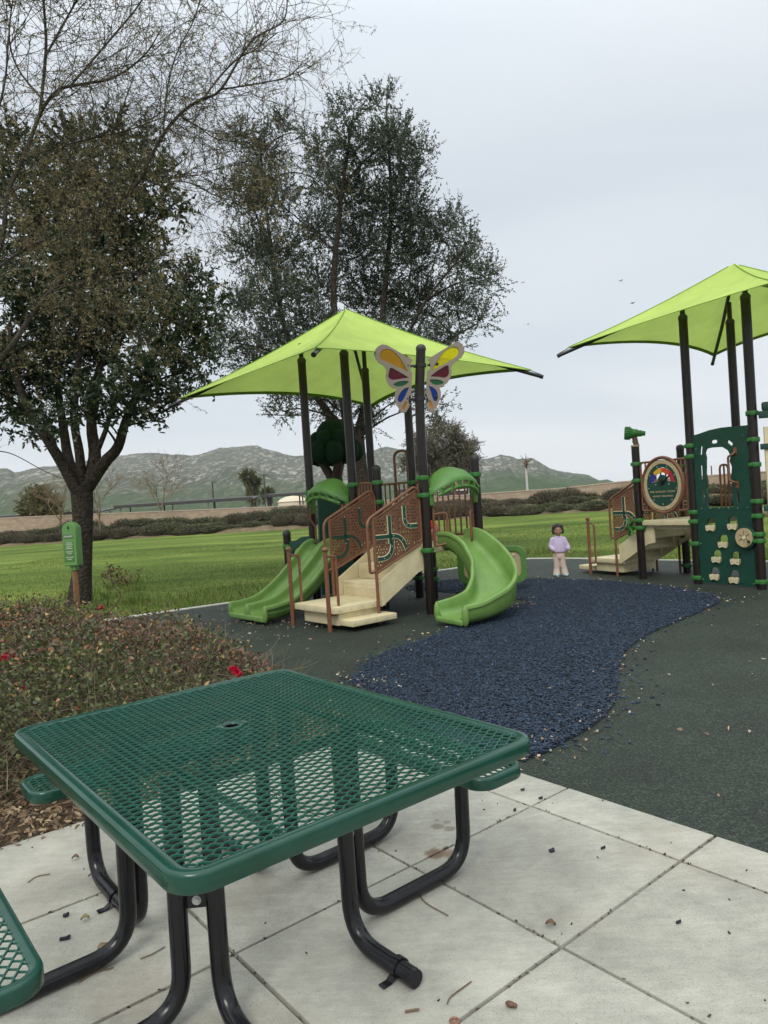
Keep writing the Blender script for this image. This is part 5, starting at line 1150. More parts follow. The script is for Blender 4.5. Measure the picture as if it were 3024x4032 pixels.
# planted bank and boundary wall at the far side of the lawn
LE = [(-75, 55), (-29, 53.7), (-19, 54.4), (-6, 53.0), (7.4, 49.9), (14.4, 45.3), (21.4, 42.8), (50, 33)]
WD = 6.5
lep = smooth_path([Vector((x, y, 0)) for x, y in LE], 8); rg = []
def bank_h(x): return 0.95
for i, p in enumerate(lep):
    t_ = (lep[min(i + 1, len(lep) - 1)] - lep[max(i - 1, 0)]).normalized(); n_ = Vector((-t_.y, t_.x, 0))
    rg.append([p + n_ * d_ + Vector((0, 0, z_ + 0.10 * math.sin(i * .9 + d_))) for d_, z_ in ((0.0, -0.15), (0.5, 0.05), (1.8, 0.30), (3.5, 0.62), (5.2, 0.9), (7.2, 1.0), (11, 1.0), (60, 0.8))])
b = MB(); b.loft(rg, closed=False, cap=False); struct(b.build('bank', M['berm'], smooth=60))
def wall_mat():
    m = mat('split face block wall', (0.42, 0.29, 0.20), 0.95, 0.1, bump=0.0); nt = m.node_tree; N = nt.nodes; L = nt.links; b = N['Principled BSDF']
    tc = N.new('ShaderNodeTexCoord'); br = N.new('ShaderNodeTexBrick'); br.inputs['Scale'].default_value = 1.0; br.inputs['Brick Width'].default_value = 0.42; br.inputs['Row Height'].default_value = 0.20; br.inputs['Mortar Size'].default_value = 0.012
    br.inputs['Color1'].default_value = (0.44, 0.345, 0.25, 1); br.inputs['Color2'].default_value = (0.34, 0.26, 0.185, 1); br.inputs['Mortar'].default_value = (0.31, 0.25, 0.19, 1)
    sp = N.new('ShaderNodeSeparateXYZ'); cb = N.new('ShaderNodeCombineXYZ'); L.new(tc.outputs['Object'], sp.inputs[0]); L.new(sp.outputs[0], cb.inputs[0]); L.new(sp.outputs[2], cb.inputs[1]); L.new(cb.outputs[0], br.inputs['Vector']); L.new(br.outputs['Color'], b.inputs['Base Color'])
    return m
wl_ = thing('boundary_wall', 'long tan block wall with a pale cap behind the shrub bank', 'wall', (0, 58, 0))
b = MB(); bc = MB(); WT_ = [(-80, 62, 2.45), (-31, 60.3, 2.22), (-10, 59.2, 1.72), (0, 57.8, 1.64), (8, 55.6, 1.66), (13, 52.5, 1.68), (17, 50.6, 1.86), (25, 48, 1.9), (55, 38, 2.0)]
for (x0, y0, z0), (x1, y1, z1) in zip(WT_[:-1], WT_[1:]):
    d_ = Vector((x1 - x0, y1 - y0, 0)).normalized(); n_ = Vector((-d_.y, d_.x, 0)) * 0.1; P0 = Vector((x0, y0 - 58, 0)); P1 = Vector((x1, y1 - 58, 0)); up0 = Vector((0, 0, z0)); up1 = Vector((0, 0, z1)); lo_ = Vector((0, 0, -.2))
    b.loft([[P0 - n_ + lo_, P0 + n_ + lo_, P0 + n_ + up0, P0 - n_ + up0], [P1 - n_ + lo_, P1 + n_ + lo_, P1 + n_ + up1, P1 - n_ + up1]])
    e = Vector((0, 0, 0.07)); n2 = n_ * 1.35
    bc.loft([[P0 - n2 + up0, P0 + n2 + up0, P0 + n2 + up0 + e, P0 - n2 + up0 + e], [P1 - n2 + up1, P1 + n2 + up1, P1 + n2 + up1 + e, P1 - n2 + up1 + e]])
b.build('wall_blocks', wall_mat(), wl_, smooth=0); bc.build('wall_cap', mat('wall cap', (0.50, 0.41, 0.31), 0.9, var=.1), wl_, smooth=0)

# ------------------------------------------------------------------ leaves and twigs
def unit(a): return a / np.maximum(np.linalg.norm(a, axis=1, keepdims=True), 1e-9)
def leaf_arrays(P, D, ln, wd, fold=0.25):
    n = len(P); rnd = unit(rng.normal(size=(n, 3))); S = unit(np.cross(D, rnd)); U = np.cross(S, D)
    ln = np.broadcast_to(ln, (n,))[:, None]; wd = np.broadcast_to(wd, (n,))[:, None]
    base = P; tip = P + D * ln; l_ = P + D * ln * .45 + S * wd / 2 + U * wd * fold; r_ = P + D * ln * .45 - S * wd / 2 + U * wd * fold
    V = np.stack([base, r_, tip, l_], 1).reshape(-1, 3); F = np.arange(n)[:, None] * 4 + np.arange(4)[None]
    return V, F
def leaf6_arrays(P, D, ln, wd, fold=0.25):
    n = len(P); rnd = unit(rng.normal(size=(n, 3))); S = unit(np.cross(D, rnd)); U = np.cross(S, D)
    ln = np.broadcast_to(ln, (n,))[:, None]; wd = np.broadcast_to(wd, (n,))[:, None]; q = lambda t, s: P + D * ln * t + S * wd * s + U * (wd * fold * abs(s) * 2 - ln * 0.18 * (t - .3) ** 2)
    V = np.stack([q(0, 0), q(.22, -.36), q(.55, -.48), q(.84, -.26), q(1, 0), q(.84, .26), q(.55, .48), q(.22, .36)], 1).reshape(-1, 3); F = np.arange(n)[:, None] * 8 + np.arange(8)[None]
    return V, F
def tubes_arrays(lines, radii, n=3):
    """lines: list of (k,3); radii: list of (r0,r1)"""
    Vs, Fs = [], []; o = 0
    for L_, (r0, r1) in zip(lines, radii):
        L_ = np.asarray(L_, float); k = len(L_); T = np.gradient(L_, axis=0); T = unit(T); ref = np.array([0.31, 0.17, 0.93]) if abs(T[0, 2]) < .9 else np.array([1., 0, 0])
        A_ = unit(np.cross(T, ref[None])); B_ = np.cross(T, A_); rr_ = np.linspace(r0, r1, k)[:, None]
        an = 2 * PI * np.arange(n) / n
        V = L_[:, None] + (A_[:, None] * np.cos(an)[None, :, None] + B_[:, None] * np.sin(an)[None, :, None]) * rr_[:, None]
        Vs.append(V.reshape(-1, 3)); i = np.arange(k - 1)[:, None] * n; j = np.arange(n)[None]; j2 = (np.arange(n)[None] + 1) % n
        Fs.append(np.stack([i + j, i + j2, i + n + j2, i + n + j], -1).reshape(-1, 4) + o); o += k * n
    return np.concatenate(Vs), np.concatenate(Fs)
def bez(p0, p1, p2, k=6):
    t = np.linspace(0, 1, k)[:, None]; return (1 - t) ** 2 * p0 + 2 * t * (1 - t) * p1 + t * t * p2
def wander(p, d, L_, k=6, jit=0.25, grav=0.0):
    pts = [p]; d = d / np.linalg.norm(d)
    for i in range(k - 1):
        d = d + rng.normal(0, jit, 3) / math.sqrt(k) + np.array([0, 0, grav]) / k; d = d / np.linalg.norm(d); p = p + d * L_ / (k - 1); pts.append(p)
    return np.array(pts)

def leafy_tree(name, label, base, trunk_pts, trunk_r, clusters, forks, leafm, barkm, n_spray, leaf_l, leaf_w, spray_l, leaves_per, up=0.45, group=None, origin=None, cat='tree', twig_r=0.006, rim_bias=0.55):
    """trunk_pts: polyline; clusters: (centre, radius); forks: index of the trunk point each limb starts from"""
    root = thing(name, label, cat, base, group=group); bs = np.array(base, float)
    tr = MB(); tr.tube([Vector(p) - Vector(base) for p in trunk_pts[0]], trunk_r, 12)
    lines, rad = [], []
    for pts, r_ in trunk_pts[1:]: tr.tube([Vector(p) - Vector(base) for p in smooth_path(pts, 4)], list(np.linspace(r_[0], r_[1], (len(pts) - 1) * 4 + 1)), 9)
    allp = [np.array(p, float) for pts, _ in trunk_pts[1:] for p in smooth_path(pts, 4)] or [np.array(p, float) for p in trunk_pts[0][-2:]]
    allp = np.array(allp)
    SP, SD = [], []
    vol = sum(r_ ** 2 for _, r_ in clusters)
    for c_, r_ in clusters:
        c_ = np.array(c_, float); q = allp[allp[:, 2] < c_[2] + 0.2 * r_]; q = q if len(q) else allp
        s0 = q[np.argmin(np.linalg.norm(q - c_, axis=1) + 0.5 * np.abs(q[:, 2] - (c_[2] - 1.0)))]; L_ = np.linalg.norm(c_ - s0)
        lines.append(bez(s0, s0 * .5 + c_ * .5 + np.array([0, 0, 0.18 * L_]) + rng.normal(0, .1 * L_, 3), c_, 7)); rad.append((0.014 + 0.012 * L_, 0.010))
        for _ in range(5):
            e = c_ + unit(rng.normal(size=(1, 3)))[0] * r_ * .8; m_ = (c_ + e) / 2 + rng.normal(0, .12 * r_, 3); st = lines[-1][0] if False else c_ * .75 + s0 * .25
            lines.append(bez(st, m_, e, 5)); rad.append((0.013, 0.005))
        ns = max(4, int(n_spray * r_ ** 2 / vol)); u = unit(rng.normal(size=(ns, 3))); rr_ = rng.uniform(0, 1, ns) ** rim_bias
        # lumpy, not round
        lump = 1 + 0.35 * np.sin(u[:, 0] * 5 + c_[0] * 3) * np.sin(u[:, 2] * 4 + c_[2] * 2)
        p = c_ + u * (rr_ * r_ * lump)[:, None] * np.array([1, 1, 0.92]); SP.append(p); SD.append(unit(u * 0.75 + rng.normal(0, .45, (ns, 3)) + np.array([0, 0, up])))
    SP = np.concatenate(SP); SD = np.concatenate(SD); ns = len(SP)
    L_ = spray_l * rng.uniform(.5, 1.3, ns); curve = rng.normal(0, .25, (ns, 3)) + np.array([0, 0, -0.05])
    # twigs
    for i in range(ns):
        if i % 2 == 0: lines.append(bez(SP[i], SP[i] + SD[i] * L_[i] * .5, SP[i] + SD[i] * L_[i] + curve[i] * L_[i] * .3, 4)); rad.append((twig_r, twig_r * .5))
    V, F = tubes_arrays([l_ - bs for l_ in lines], rad, 3)
    tm = tr.build('trunk', barkm, root, smooth=60)
    arrays_obj('limbs', V, F, barkm, tm)
    k = leaves_per; t_ = (np.arange(k) + 0.7) / k; t_ = np.clip(t_[None] + rng.normal(0, .05, (ns, k)), 0, 1.05)
    P = SP[:, None] + SD[:, None] * (L_[:, None] * t_)[..., None] + curve[:, None] * (L_[:, None] * t_ ** 2 * .3)[..., None]
    side = rng.normal(size=(ns, k, 3)); D = SD[:, None] * 0.7 + side * 0.6 + np.array([0, 0, -0.05])
    P = P.reshape(-1, 3); D = unit(D.reshape(-1, 3)); n = len(P)
    V, F = (leaf6_arrays if leaf_w / leaf_l > .42 else leaf_arrays)(P - bs, D, leaf_l * rng.uniform(.6, 1.25, n), leaf_w * rng.uniform(.6, 1.25, n))
    arrays_obj('crown', V, F, leafm, root)
    return root

M['bark_dark'] = mat('dark furrowed bark', (0.075, 0.060, 0.048), 0.9, 0.15, col2=(0.026, 0.021, 0.018), vscale=16, bump=1.0, bscale=22, bdist=0.06)
M['bark_grey'] = mat('grey bark', (0.10, 0.088, 0.072), 0.9, 0.15, col2=(0.05, 0.043, 0.036), vscale=12, bump=0.6, bscale=30)
M['bark_far'] = mat('pale brown bark', (0.17, 0.125, 0.09), 0.9, 0.1, var=.25, vscale=6)
M['leaf_a'] = leaf_mat('glossy dark leaf', [(0.020, 0.038, 0.016), (0.034, 0.058, 0.023), (0.052, 0.080, 0.032), (0.026, 0.046, 0.019), (0.095, 0.10, 0.045)], 0.38, 0.18, 0.5)
M['leaf_b'] = leaf_mat('grey green leaf', [(0.040, 0.058, 0.038), (0.066, 0.090, 0.057), (0.095, 0.118, 0.078), (0.054, 0.076, 0.047), (0.14, 0.132, 0.09)], 0.5, 0.22, 0.4)
M['leaf_c'] = leaf_mat('olive brown pods and leaflets', [(0.17, 0.15, 0.085), (0.25, 0.215, 0.125), (0.34, 0.285, 0.155), (0.14, 0.125, 0.078), (0.38, 0.285, 0.12), (0.20, 0.19, 0.10)], 0.7, 0.25, 0.2)
M['leaf_e'] = leaf_mat('dusty eucalyptus leaf', [(0.14, 0.135, 0.095), (0.19, 0.175, 0.125), (0.12, 0.12, 0.085), (0.22, 0.20, 0.145)], 0.6, 0.2, 0.3)
M['leaf_j'] = leaf_mat('juniper spray', [(0.070, 0.085, 0.046), (0.12, 0.14, 0.072), (0.17, 0.18, 0.09), (0.09, 0.105, 0.066), (0.15, 0.12, 0.085)], 0.8, 0.1, 0.15)
M['leaf_j2'] = leaf_mat('browner juniper spray', [(0.08, 0.075, 0.052), (0.12, 0.12, 0.075), (0.16, 0.135, 0.09), (0.10, 0.082, 0.066), (0.13, 0.135, 0.08)], 0.8, 0.1, 0.15)

def CL(lst, Y, spread, off=(0, 0)):
    out = []
    for (x, y, r_) in lst:
        dy = rng.uniform(-spread, spread); p = at(x + off[0], y + off[1], Y + dy); out.append(((p.x, p.y, p.z), r_ * VK * Y / FPX))
    return out
# evergreen beside the sign
YA = 13.4
tb_ = on(172, 1300); trunk = [at(168, 1330, 13.35), at(172, 1295, 13.35), at(177, 1240, 13.4), at(180, 1160, 13.4), at(178, 1085, 13.4), at(176, 1050, 13.4)]
tr_r = [0.30, 0.225, 0.178, 0.168, 0.195, 0.20]
limbs = [([at(174, 1075, 13.35), at(140, 1010, 13.2), at(112, 965, 13.0), at(75, 905, 12.8), at(40, 830, 12.6), at(20, 700, 12.5)], (0.125, 0.04)),
         ([at(178, 1070, 13.45), at(150, 1000, 13.6), at(138, 930, 13.8), at(125, 840, 14.0), at(110, 700, 14.2), at(120, 500, 14.3)], (0.115, 0.035)),
         ([at(178, 1060, 13.4), at(172, 980, 13.3), at(160, 900, 13.1), at(170, 780, 13.0), at(180, 600, 13.0), at(190, 420, 13.0)], (0.10, 0.03)),
         ([at(182, 1065, 13.4), at(205, 990, 13.5), at(198, 920, 13.6), at(205, 840, 13.8), at(240, 680, 14), at(255, 480, 14.1)], (0.14, 0.035)),
         ([at(184, 1060, 13.4), at(225, 1000, 13.3), at(255, 965, 13.2), at(275, 900, 13.1), at(320, 800, 12.9), at(360, 690, 12.8)], (0.13, 0.04)),
         ([at(206, 985, 13.5), at(228, 930, 13.5), at(245, 880, 13.5), at(300, 790, 13.7), at(380, 720, 13.9)], (0.055, 0.025)),
         ([at(168, 1040, 13.35), at(125, 985, 13.6), at(112, 945, 13.9), at(70, 900, 14.2), at(-20, 830, 14.5)], (0.06, 0.03))]
clA = [(60, 845, 60), (140, 800, 62), (10, 780, 70), (230, 850, 48), (300, 810, 62), (385, 770, 56), (430, 710, 40), (120, 720, 80), (210, 760, 70), (250, 680, 85), (350, 680, 70), (410, 640, 48), (60, 640, 85), (160, 600, 85), (270, 570, 80), (340, 570, 42), (428, 590, 22), (80, 500, 80), (190, 480, 80), (300, 470, 66), (372, 450, 26), (110, 400, 70), (220, 390, 66), (320, 380, 48), (150, 310, 52), (240, 300, 44), (320, 295, 30), (-60, 760, 110), (-70, 560, 110), (-40, 400, 90), (345, 868, 34), (25, 900, 34), (95, 905, 30), (165, 880, 32), (270, 900, 26), (395, 840, 28), (30, 330, 60), (-50, 900, 50), (472, 655, 20), (458, 765, 24), (442, 812, 20), (405, 590, 22), (300, 885, 22), (352, 905, 14), (205, 905, 18), (450, 700, 26), (60, 935, 16), (130, 930, 12)]
leafy_tree('evergreen_tree', 'dark evergreen tree with several thick stems forking low beside the green sign', (tb_.x, 13.35, 0), [trunk] + limbs, tr_r, [(c, r * .80) for c, r in CL(clA, YA, 1.5)], None, M['leaf_a'], M['bark_dark'], 4300, 0.094, 0.045, 0.36, 17, up=0.25, twig_r=0.005)
# tall airy tree behind the climber
YB = 19.5
trB = [at(790, 1215, YB), at(785, 1100, YB), at(772, 1000, YB), at(766, 940, YB)]
limbB = [([at(768, 960, YB), at(748, 900, 19.3), at(740, 820, 19.2), at(720, 640, 19.0), at(735, 450, 19), at(760, 260, 19)], (0.17, 0.03)),
         ([at(770, 955, YB), at(790, 880, 19.7), at(815, 800, 19.8), at(830, 640, 20), at(845, 450, 20), at(835, 250, 20)], (0.16, 0.03)),
         ([at(760, 950, YB), at(700, 880, 19.6), at(640, 780, 19.8), at(600, 640, 20), at(575, 450, 20.2), at(560, 300, 20.2)], (0.12, 0.025)),
         ([at(800, 850, 19.7), at(860, 760, 19.5), at(920, 650, 19.2), at(990, 560, 19)], (0.08, 0.02)),
         ([at(790, 885, 19.7), at(880, 800, 20), at(960, 740, 20.2), at(1030, 700, 20.3)], (0.07, 0.02))]
clB = [(565, 330, 52), (520, 290, 34), (610, 270, 30), (590, 430, 62), (530, 420, 48), (545, 540, 66), (610, 560, 56), (600, 650, 64), (530, 660, 52), (490, 740, 40), (600, 740, 60), (545, 780, 48), (690, 330, 34), (745, 250, 34), (810, 225, 26), (770, 330, 60), (700, 400, 50), (840, 320, 52), (880, 380, 46), (760, 430, 70), (850, 450, 66), (900, 470, 46), (690, 500, 60), (780, 540, 80), (880, 560, 76), (950, 510, 44), (985, 470, 26), (1000, 570, 50), (1045, 600, 34), (1010, 520, 24), (690, 620, 70), (800, 650, 80), (900, 660, 74), (985, 660, 52), (1040, 690, 30), (680, 720, 60), (760, 760, 70), (870, 760, 66), (960, 735, 44), (640, 830, 44), (700, 850, 50), (790, 850, 50), (880, 850, 38), (610, 890, 26), (930, 880, 26), (720, 905, 30), (800, 920, 26), (860, 300, 40), (915, 330, 24), (660, 290, 16), (840, 200, 16)]
leafy_tree('tall_tree', 'tall airy grey green tree rising behind the lime canopy of the climber', (trB[0].x, YB, 0), [trB] + limbB, [0.34, 0.27, 0.25, 0.26], [(c, r * .93) for c, r in CL(clB, YB, 2.0)], None, M['leaf_b'], M['bark_dark'], 9000, 0.088, 0.034, 0.50, 17, up=0.55, twig_r=0.006, rim_bias=0.6)
# leafless podded tree whose limbs reach in from the left
YC = 7.2
ct = thing('podded_tree', 'nearly bare tree with hanging brown pods reaching in from the left edge', 'tree', (-5.1, YC, 0)); cb_ = np.array([-5.1, YC, 0])
LIMBS = [([(-230, 1250), (-225, 1050), (-190, 920), (-120, 850), (0, 774), (64, 688), (107, 632), (180, 559), (241, 456), (292, 400), (352, 292), (395, 241), (434, 215), (477, 193), (542, 90), (610, 47), (622, -10)], 0.042, 0.006, 0.0),
         ([(-190, 920), (-130, 740), (-60, 620), (0, 537), (17, 421), (56, 327), (82, 258), (99, 224), (129, 193), (181, 181), (232, 172), (275, 150), (318, 112), (350, 60)], 0.034, 0.005, -0.6),
         ([(86, 250), (99, 112), (97, 43), (92, -20), (92, -80)], 0.022, 0.008, -0.55), ([(99, 120), (142, 43), (168, -5), (190, -60)], 0.015, 0.006, -0.6),
         ([(151, 187), (241, 82), (301, 9), (330, -50)], 0.015, 0.006, -0.5), ([(56, 340), (172, 305), (280, 280), (360, 250)], 0.013, 0.005, -0.3),
         ([(387, 248), (430, 275), (473, 301), (560, 310), (620, 330)], 0.011, 0.004, 0.3), ([(258, 420), (387, 391), (473, 426), (540, 440)], 0.011, 0.004, 0.2),
         ([(477, 193), (529, 185), (615, 168), (652, 138)], 0.013, 0.005, 0.1), ([(440, 212), (477, 163), (516, 125), (550, 108), (600, 70)], 0.013, 0.005, -0.1),
         ([(107, 632), (200, 600), (300, 590), (400, 640)], 0.014, 0.005, -0.3), ([(64, 688), (150, 660), (250, 680), (330, 740)], 0.014, 0.005, 0.4),
         ([(241, 456), (250, 350), (262, 250), (290, 160)], 0.014, 0.005, 0.4),
         ([(180, 559), (170, 450), (150, 350), (160, 280)], 0.014, 0.005, 0.5), ([(352, 292), (360, 200), (380, 120), (420, 40), (440, -40)], 0.013, 0.005, 0.2),
         ([(-60, 620), (20, 560), (90, 520), (160, 510)], 0.013, 0.005, -0.8), ([(0, 537), (-30, 420), (-20, 300), (10, 180), (20, 60)], 0.02, 0.006, -0.9),
         ([(17, 421), (60, 400), (120, 420), (190, 470)], 0.012, 0.004, -0.7), ([(292, 400), (360, 370), (420, 380), (480, 360)], 0.010, 0.004, 0.3), ([(99, 224), (40, 150), (20, 80), (30, -20)], 0.014, 0.005, -0.8),
         ([(-110, 1010), (-30, 978), (0, 975), (34, 984), (97, 1018), (142, 1036)], 0.010, 0.003, 0.0)]
tr = MB(); SL, SR = [], []; starts = []
for pts, r0, r1, dy in LIMBS:
    k_ = len(pts); P = [at(x, y, YC + dy + 0.10 * math.sin(i * 1.3)) for i, (x, y) in enumerate(pts)]
    sp_ = smooth_path(P, 5); tr.tube([p - Vector(cb_) for p in sp_], [max(r1, r0 * (1 - i / len(sp_)) ** 0.75 + r1 * (i / len(sp_))) * .72 for i in range(len(sp_))], 8)
    starts.append((np.array([tuple(p) for p in sp_]), r0))
tr.tube([Vector((0, 0, 0)), Vector((0.02, 0, .5)), at(-230, 1000, YC) - Vector(cb_), at(-190, 920, YC) - Vector(cb_)], [0.2, 0.16, 0.14, 0.10], 12)
tkm = tr.build('trunk', M['bark_grey'], ct, smooth=60)
lines, rad = [], []; tips = []
def sub(p, d, L_, r_, lev):
    l_ = wander(p, d, L_, 6, 0.55, -0.22 if lev > 0 else 0.12); lines.append(l_); rad.append((r_, max(0.0011, r_ * .45))); tips.append(l_)
    if lev < 2:
        for _ in range(3 if lev == 0 else 2):
            i = rng.integers(1, 6); d2 = l_[min(i, 5)] - l_[max(i - 1, 0)]; d2 = d2 / (np.linalg.norm(d2) + 1e-9) + rng.normal(0, .75, 3); sub(l_[min(i, 5)], d2, L_ * rng.uniform(.4, .75), max(.0013, r_ * .6), lev + 1)
for pts, r0 in starts[:-1]:
    n_ = int(5 + 1.15 * len(pts)); 
    for _ in range(n_):
        i = rng.integers(2, len(pts) - 1); d = pts[i] - pts[i - 1]; d = d / np.linalg.norm(d) * .7 + rng.normal(0, .75, 3) * np.array([1, .8, 1]); sub(pts[i], d, rng.uniform(.35, .95), 0.0042, 0)
l_ = starts[-1][0]
V, F = tubes_arrays([x - cb_ for x in lines], rad, 3); arrays_obj('twigs', V, F, M['bark_grey'], tkm)
PP, DD = [], []
for l_ in tips:
    dens = 0.55 + 0.45 * (l_[0][2] < 4.6)
    # lower, inner twigs keep more of their leaflets and pods
    z_ = l_[0][2]; q = int(rng.poisson(4 if z_ > 5.1 else (11 if z_ < 4.3 else 9)))
    for _ in range(q):
        t_ = rng.uniform(.15, 1) * 5; i = min(int(t_), 4); p = l_[i] * (1 - (t_ - i)) + l_[i + 1] * (t_ - i); PP.append(p); DD.append(np.array([rng.normal(0, .55), rng.normal(0, .55), rng.uniform(-1.0, 0.15)]))
PP = np.array(PP); DD = unit(np.array(DD)); V, F = leaf_arrays(PP - cb_, DD, rng.uniform(.018, .050, len(PP)), rng.uniform(.005, .013, len(PP)), .4); arrays_obj('pods', V, F, M['leaf_c'], ct)

# ------------------------------------------------------------------ trees and structures beyond the lawn
def blob_cl(c, lst): return [((c.x + a, c.y + b_, c.z + d), r_) for a, b_, d, r_ in lst]
pe = at(983, 1120, 62)
clE = [(955, 985, 30), (920, 960, 22), (985, 960, 26), (1010, 985, 20), (940, 930, 18), (975, 930, 16), (905, 990, 20), (960, 1015, 26), (1000, 1015, 16), (915, 1020, 16), (1022, 960, 10), (895, 950, 12), (930, 1045, 14), (880, 1000, 14), (945, 910, 10)]
leafy_tree('eucalyptus_tree', 'dusty grey brown eucalyptus standing beyond the wall behind the green slide hood', (pe.x, 62, 0.5), [[Vector((pe.x, 62, 0.3)), at(982, 1060, 62), at(975, 1020, 62), at(968, 990, 62)]], [0.22, 0.18, 0.15, 0.10], CL(clE, 62, 1.0), None, M['leaf_e'], M['bark_far'], 3000, 0.19, 0.065, 0.8, 14, up=-0.05, twig_r=0.015)
pr_ = at(85, 1090, 76)
clR = [(85, 1080, 26), (65, 1095, 22), (108, 1092, 22), (88, 1105, 28), (60, 1112, 18), (112, 1112, 18), (85, 1065, 14)]
leafy_tree('round_tree', 'rounded olive tree beyond the wall at the far left', (pr_.x, 76, 0.5), [[Vector((pr_.x, 76, 0.3)), at(85, 1110, 76)]], [0.25, 0.2], CL(clR, 76, 1.0), None, leaf_mat('olive leaf', [(0.10, 0.105, 0.04), (0.16, 0.155, 0.065), (0.13, 0.13, 0.055), (0.20, 0.18, 0.08)], .6, .2), M['bark_far'], 900, 0.28, 0.13, 0.7, 12, twig_r=0.012)
def bare_tree(label, bp_, H, spread, seed, lean=0.0):
    r2 = np.random.default_rng(seed); base = np.array([bp_.x, bp_.y, 0.1]); root = thing('leafless_tree', label, 'tree', tuple(base), group='leafless young trees along the far bank')
    lines, rad = [], []
    def br(p, d, L_, r_, lev):
        k_ = 5; pts = [p]; dd = d / np.linalg.norm(d)
        for i in range(k_ - 1): dd = dd + r2.normal(0, .16, 3) + np.array([0, 0, .06]); dd = dd / np.linalg.norm(dd); pts.append(pts[-1] + dd * L_ / (k_ - 1))
        lines.append(np.array(pts) - base); rad.append((r_, r_ * .55))
        if lev < 5:
            for _ in range(3 if lev < 4 else 4): i = r2.integers(2, k_); br(pts[i], dd + r2.normal(0, .48, 3) * np.array([1, 1, .6]), L_ * r2.uniform(.55, .8), max(r_ * .55, .010), lev + 1)
    tops = base + np.array([lean, 0, H * .32]); lines.append(np.array([[0, 0, -.2], [0, 0, H * .15], tops - base])); rad.append((0.085, 0.07))
    for a in np.linspace(0, 2 * PI, 5)[:-1] + r2.uniform(0, 1): br(tops, np.array([math.cos(a) * spread, math.sin(a) * spread, 1.0]), H * .34, 0.05, 1)
    nt_ = 6; V, F = tubes_arrays(lines[:nt_], rad[:nt_], 6); tk = arrays_obj('trunk', V, F, M['bark_far'], root, smooth=True)
    V, F = tubes_arrays(lines[nt_:], rad[nt_:], 3); arrays_obj('branches', V, F, M['bark_tw'], root); return root
M['bark_tw'] = leaf_mat('tan twigs', [(0.20, 0.14, 0.085), (0.25, 0.18, 0.11), (0.16, 0.115, 0.075)], .9, 0, .1)
bare_tree('leafless young tree with the broadest crown, nearest the climber', on(352, 1155), 6.2, 0.75, 3)
bare_tree('leafless young tree just right of the big dark trunk', on(218, 1167), 5.2, 0.6, 8)
bare_tree('leafless young tree behind the green sign, left of the dark trunk', on(134, 1170), 5.0, 0.55, 5)

# shrubs on the bank
def shrub_mesh(seed, lm, n=5600):
    r2 = np.random.default_rng(seed); k_ = 7; cs_ = np.stack([r2.uniform(-1.3, 1.3, k_), r2.uniform(-.6, .6, k_), r2.uniform(.0, .3, k_)], -1); rs_ = r2.uniform(.5, .85, k_)
    P, D = [], []
    for c_, r_ in zip(cs_, rs_):
        u = unit(r2.normal(size=(n // k_, 3))); u[:, 2] = np.abs(u[:, 2]) * .9; p = c_ + u * (r_ * r2.uniform(.7, 1.05, (len(u), 1))) * np.array([1.15, 1, .85]); P.append(p); D.append(unit(u + r2.normal(0, .5, (len(u), 3)) + np.array([0, 0, .15])))
    P = np.concatenate(P); D = np.concatenate(D); return leaf_arrays(P, D, r2.uniform(.10, .26, len(P)), r2.uniform(.03, .07, len(P))), (cs_, rs_)
M['shrub_core'] = mat('shrub core shade', (0.045, 0.038, 0.028), 0.95, 0.05, var=.4, vscale=6)  # dark filler behind the sprays; the shrub's inner shade is put into its colour
protos = []
for sd_, lm in ((1, 'leaf_j'), (2, 'leaf_j2'), (3, 'leaf_j')):
    root = thing('bank_shrub', 'spreading juniper shrub on the far bank', 'shrub', (0, 0, -50), group='juniper shrubs covering the bank below the wall')
    (V, F), (cs_, rs_) = shrub_mesh(sd_, lm); fo = arrays_obj('foliage', V, F, M[lm], root); b = MB()
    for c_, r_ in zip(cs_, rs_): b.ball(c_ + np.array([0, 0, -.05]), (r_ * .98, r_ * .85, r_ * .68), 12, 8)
    b.build('branches', M['shrub_core'], root, smooth=60); protos.append(root)  # this object is the solid dark core, not modelled branches
k_ = 0; lepd = [(lep[i], (lep[min(i + 1, len(lep) - 1)] - lep[max(i - 1, 0)]).normalized()) for i in range(len(lep))]
SHRUB_LABEL = 'spreading grey green juniper shrub in the continuous planting on the far bank below the wall'
used_p = set()
def put_shrub(p, z, s_, pi):
    global k_
    if pi not in used_p: o = protos[pi]; used_p.add(pi)
    else: o = dup(protos[pi])
    o.location = (p.x, p.y, z); o.scale = s_; o.rotation_euler = (0, 0, random.uniform(-.35, .35) + (PI if random.random() < .5 else 0)); o['label'] = SHRUB_LABEL; return o
def along(sx):      # point of the lawn's far edge at world x
    for (a, _), (c_, _) in zip(lepd[:-1], lepd[1:]):
        if a.x <= sx <= c_.x: t_ = (sx - a.x) / (c_.x - a.x + 1e-9); return a.lerp(c_, t_)
    return lepd[-1][0]
x_ = -31.0
while x_ < 29:
    e_ = along(x_); nrm_ = Vector((0.14, 1, 0)).normalized() if x_ < 0 else Vector((0.45, 0.9, 0)).normalized()
    put_shrub(e_ + nrm_ * random.uniform(1.0, 2.4), 0.12, (random.uniform(.85, 1.3), 1.0, random.uniform(.6, 1.2) * (1.0 if x_ > -12 else 0.9)), random.randrange(3))
    if x_ > -13 or random.random() < .55: put_shrub(e_ + nrm_ * random.uniform(3.4, 4.4) + Vector((0.8, 0, 0)), 0.55, (1.15, 1.0, random.uniform(.6, 1.25)), random.randrange(3))
    if x_ > -10: put_shrub(e_ + nrm_ * random.uniform(5.0, 5.6) + Vector((0.3, 0, 0)), 0.75, (1.15, .8, random.uniform(.5, .75)), random.choice((0, 2)))
    x_ += random.uniform(1.7, 2.9)

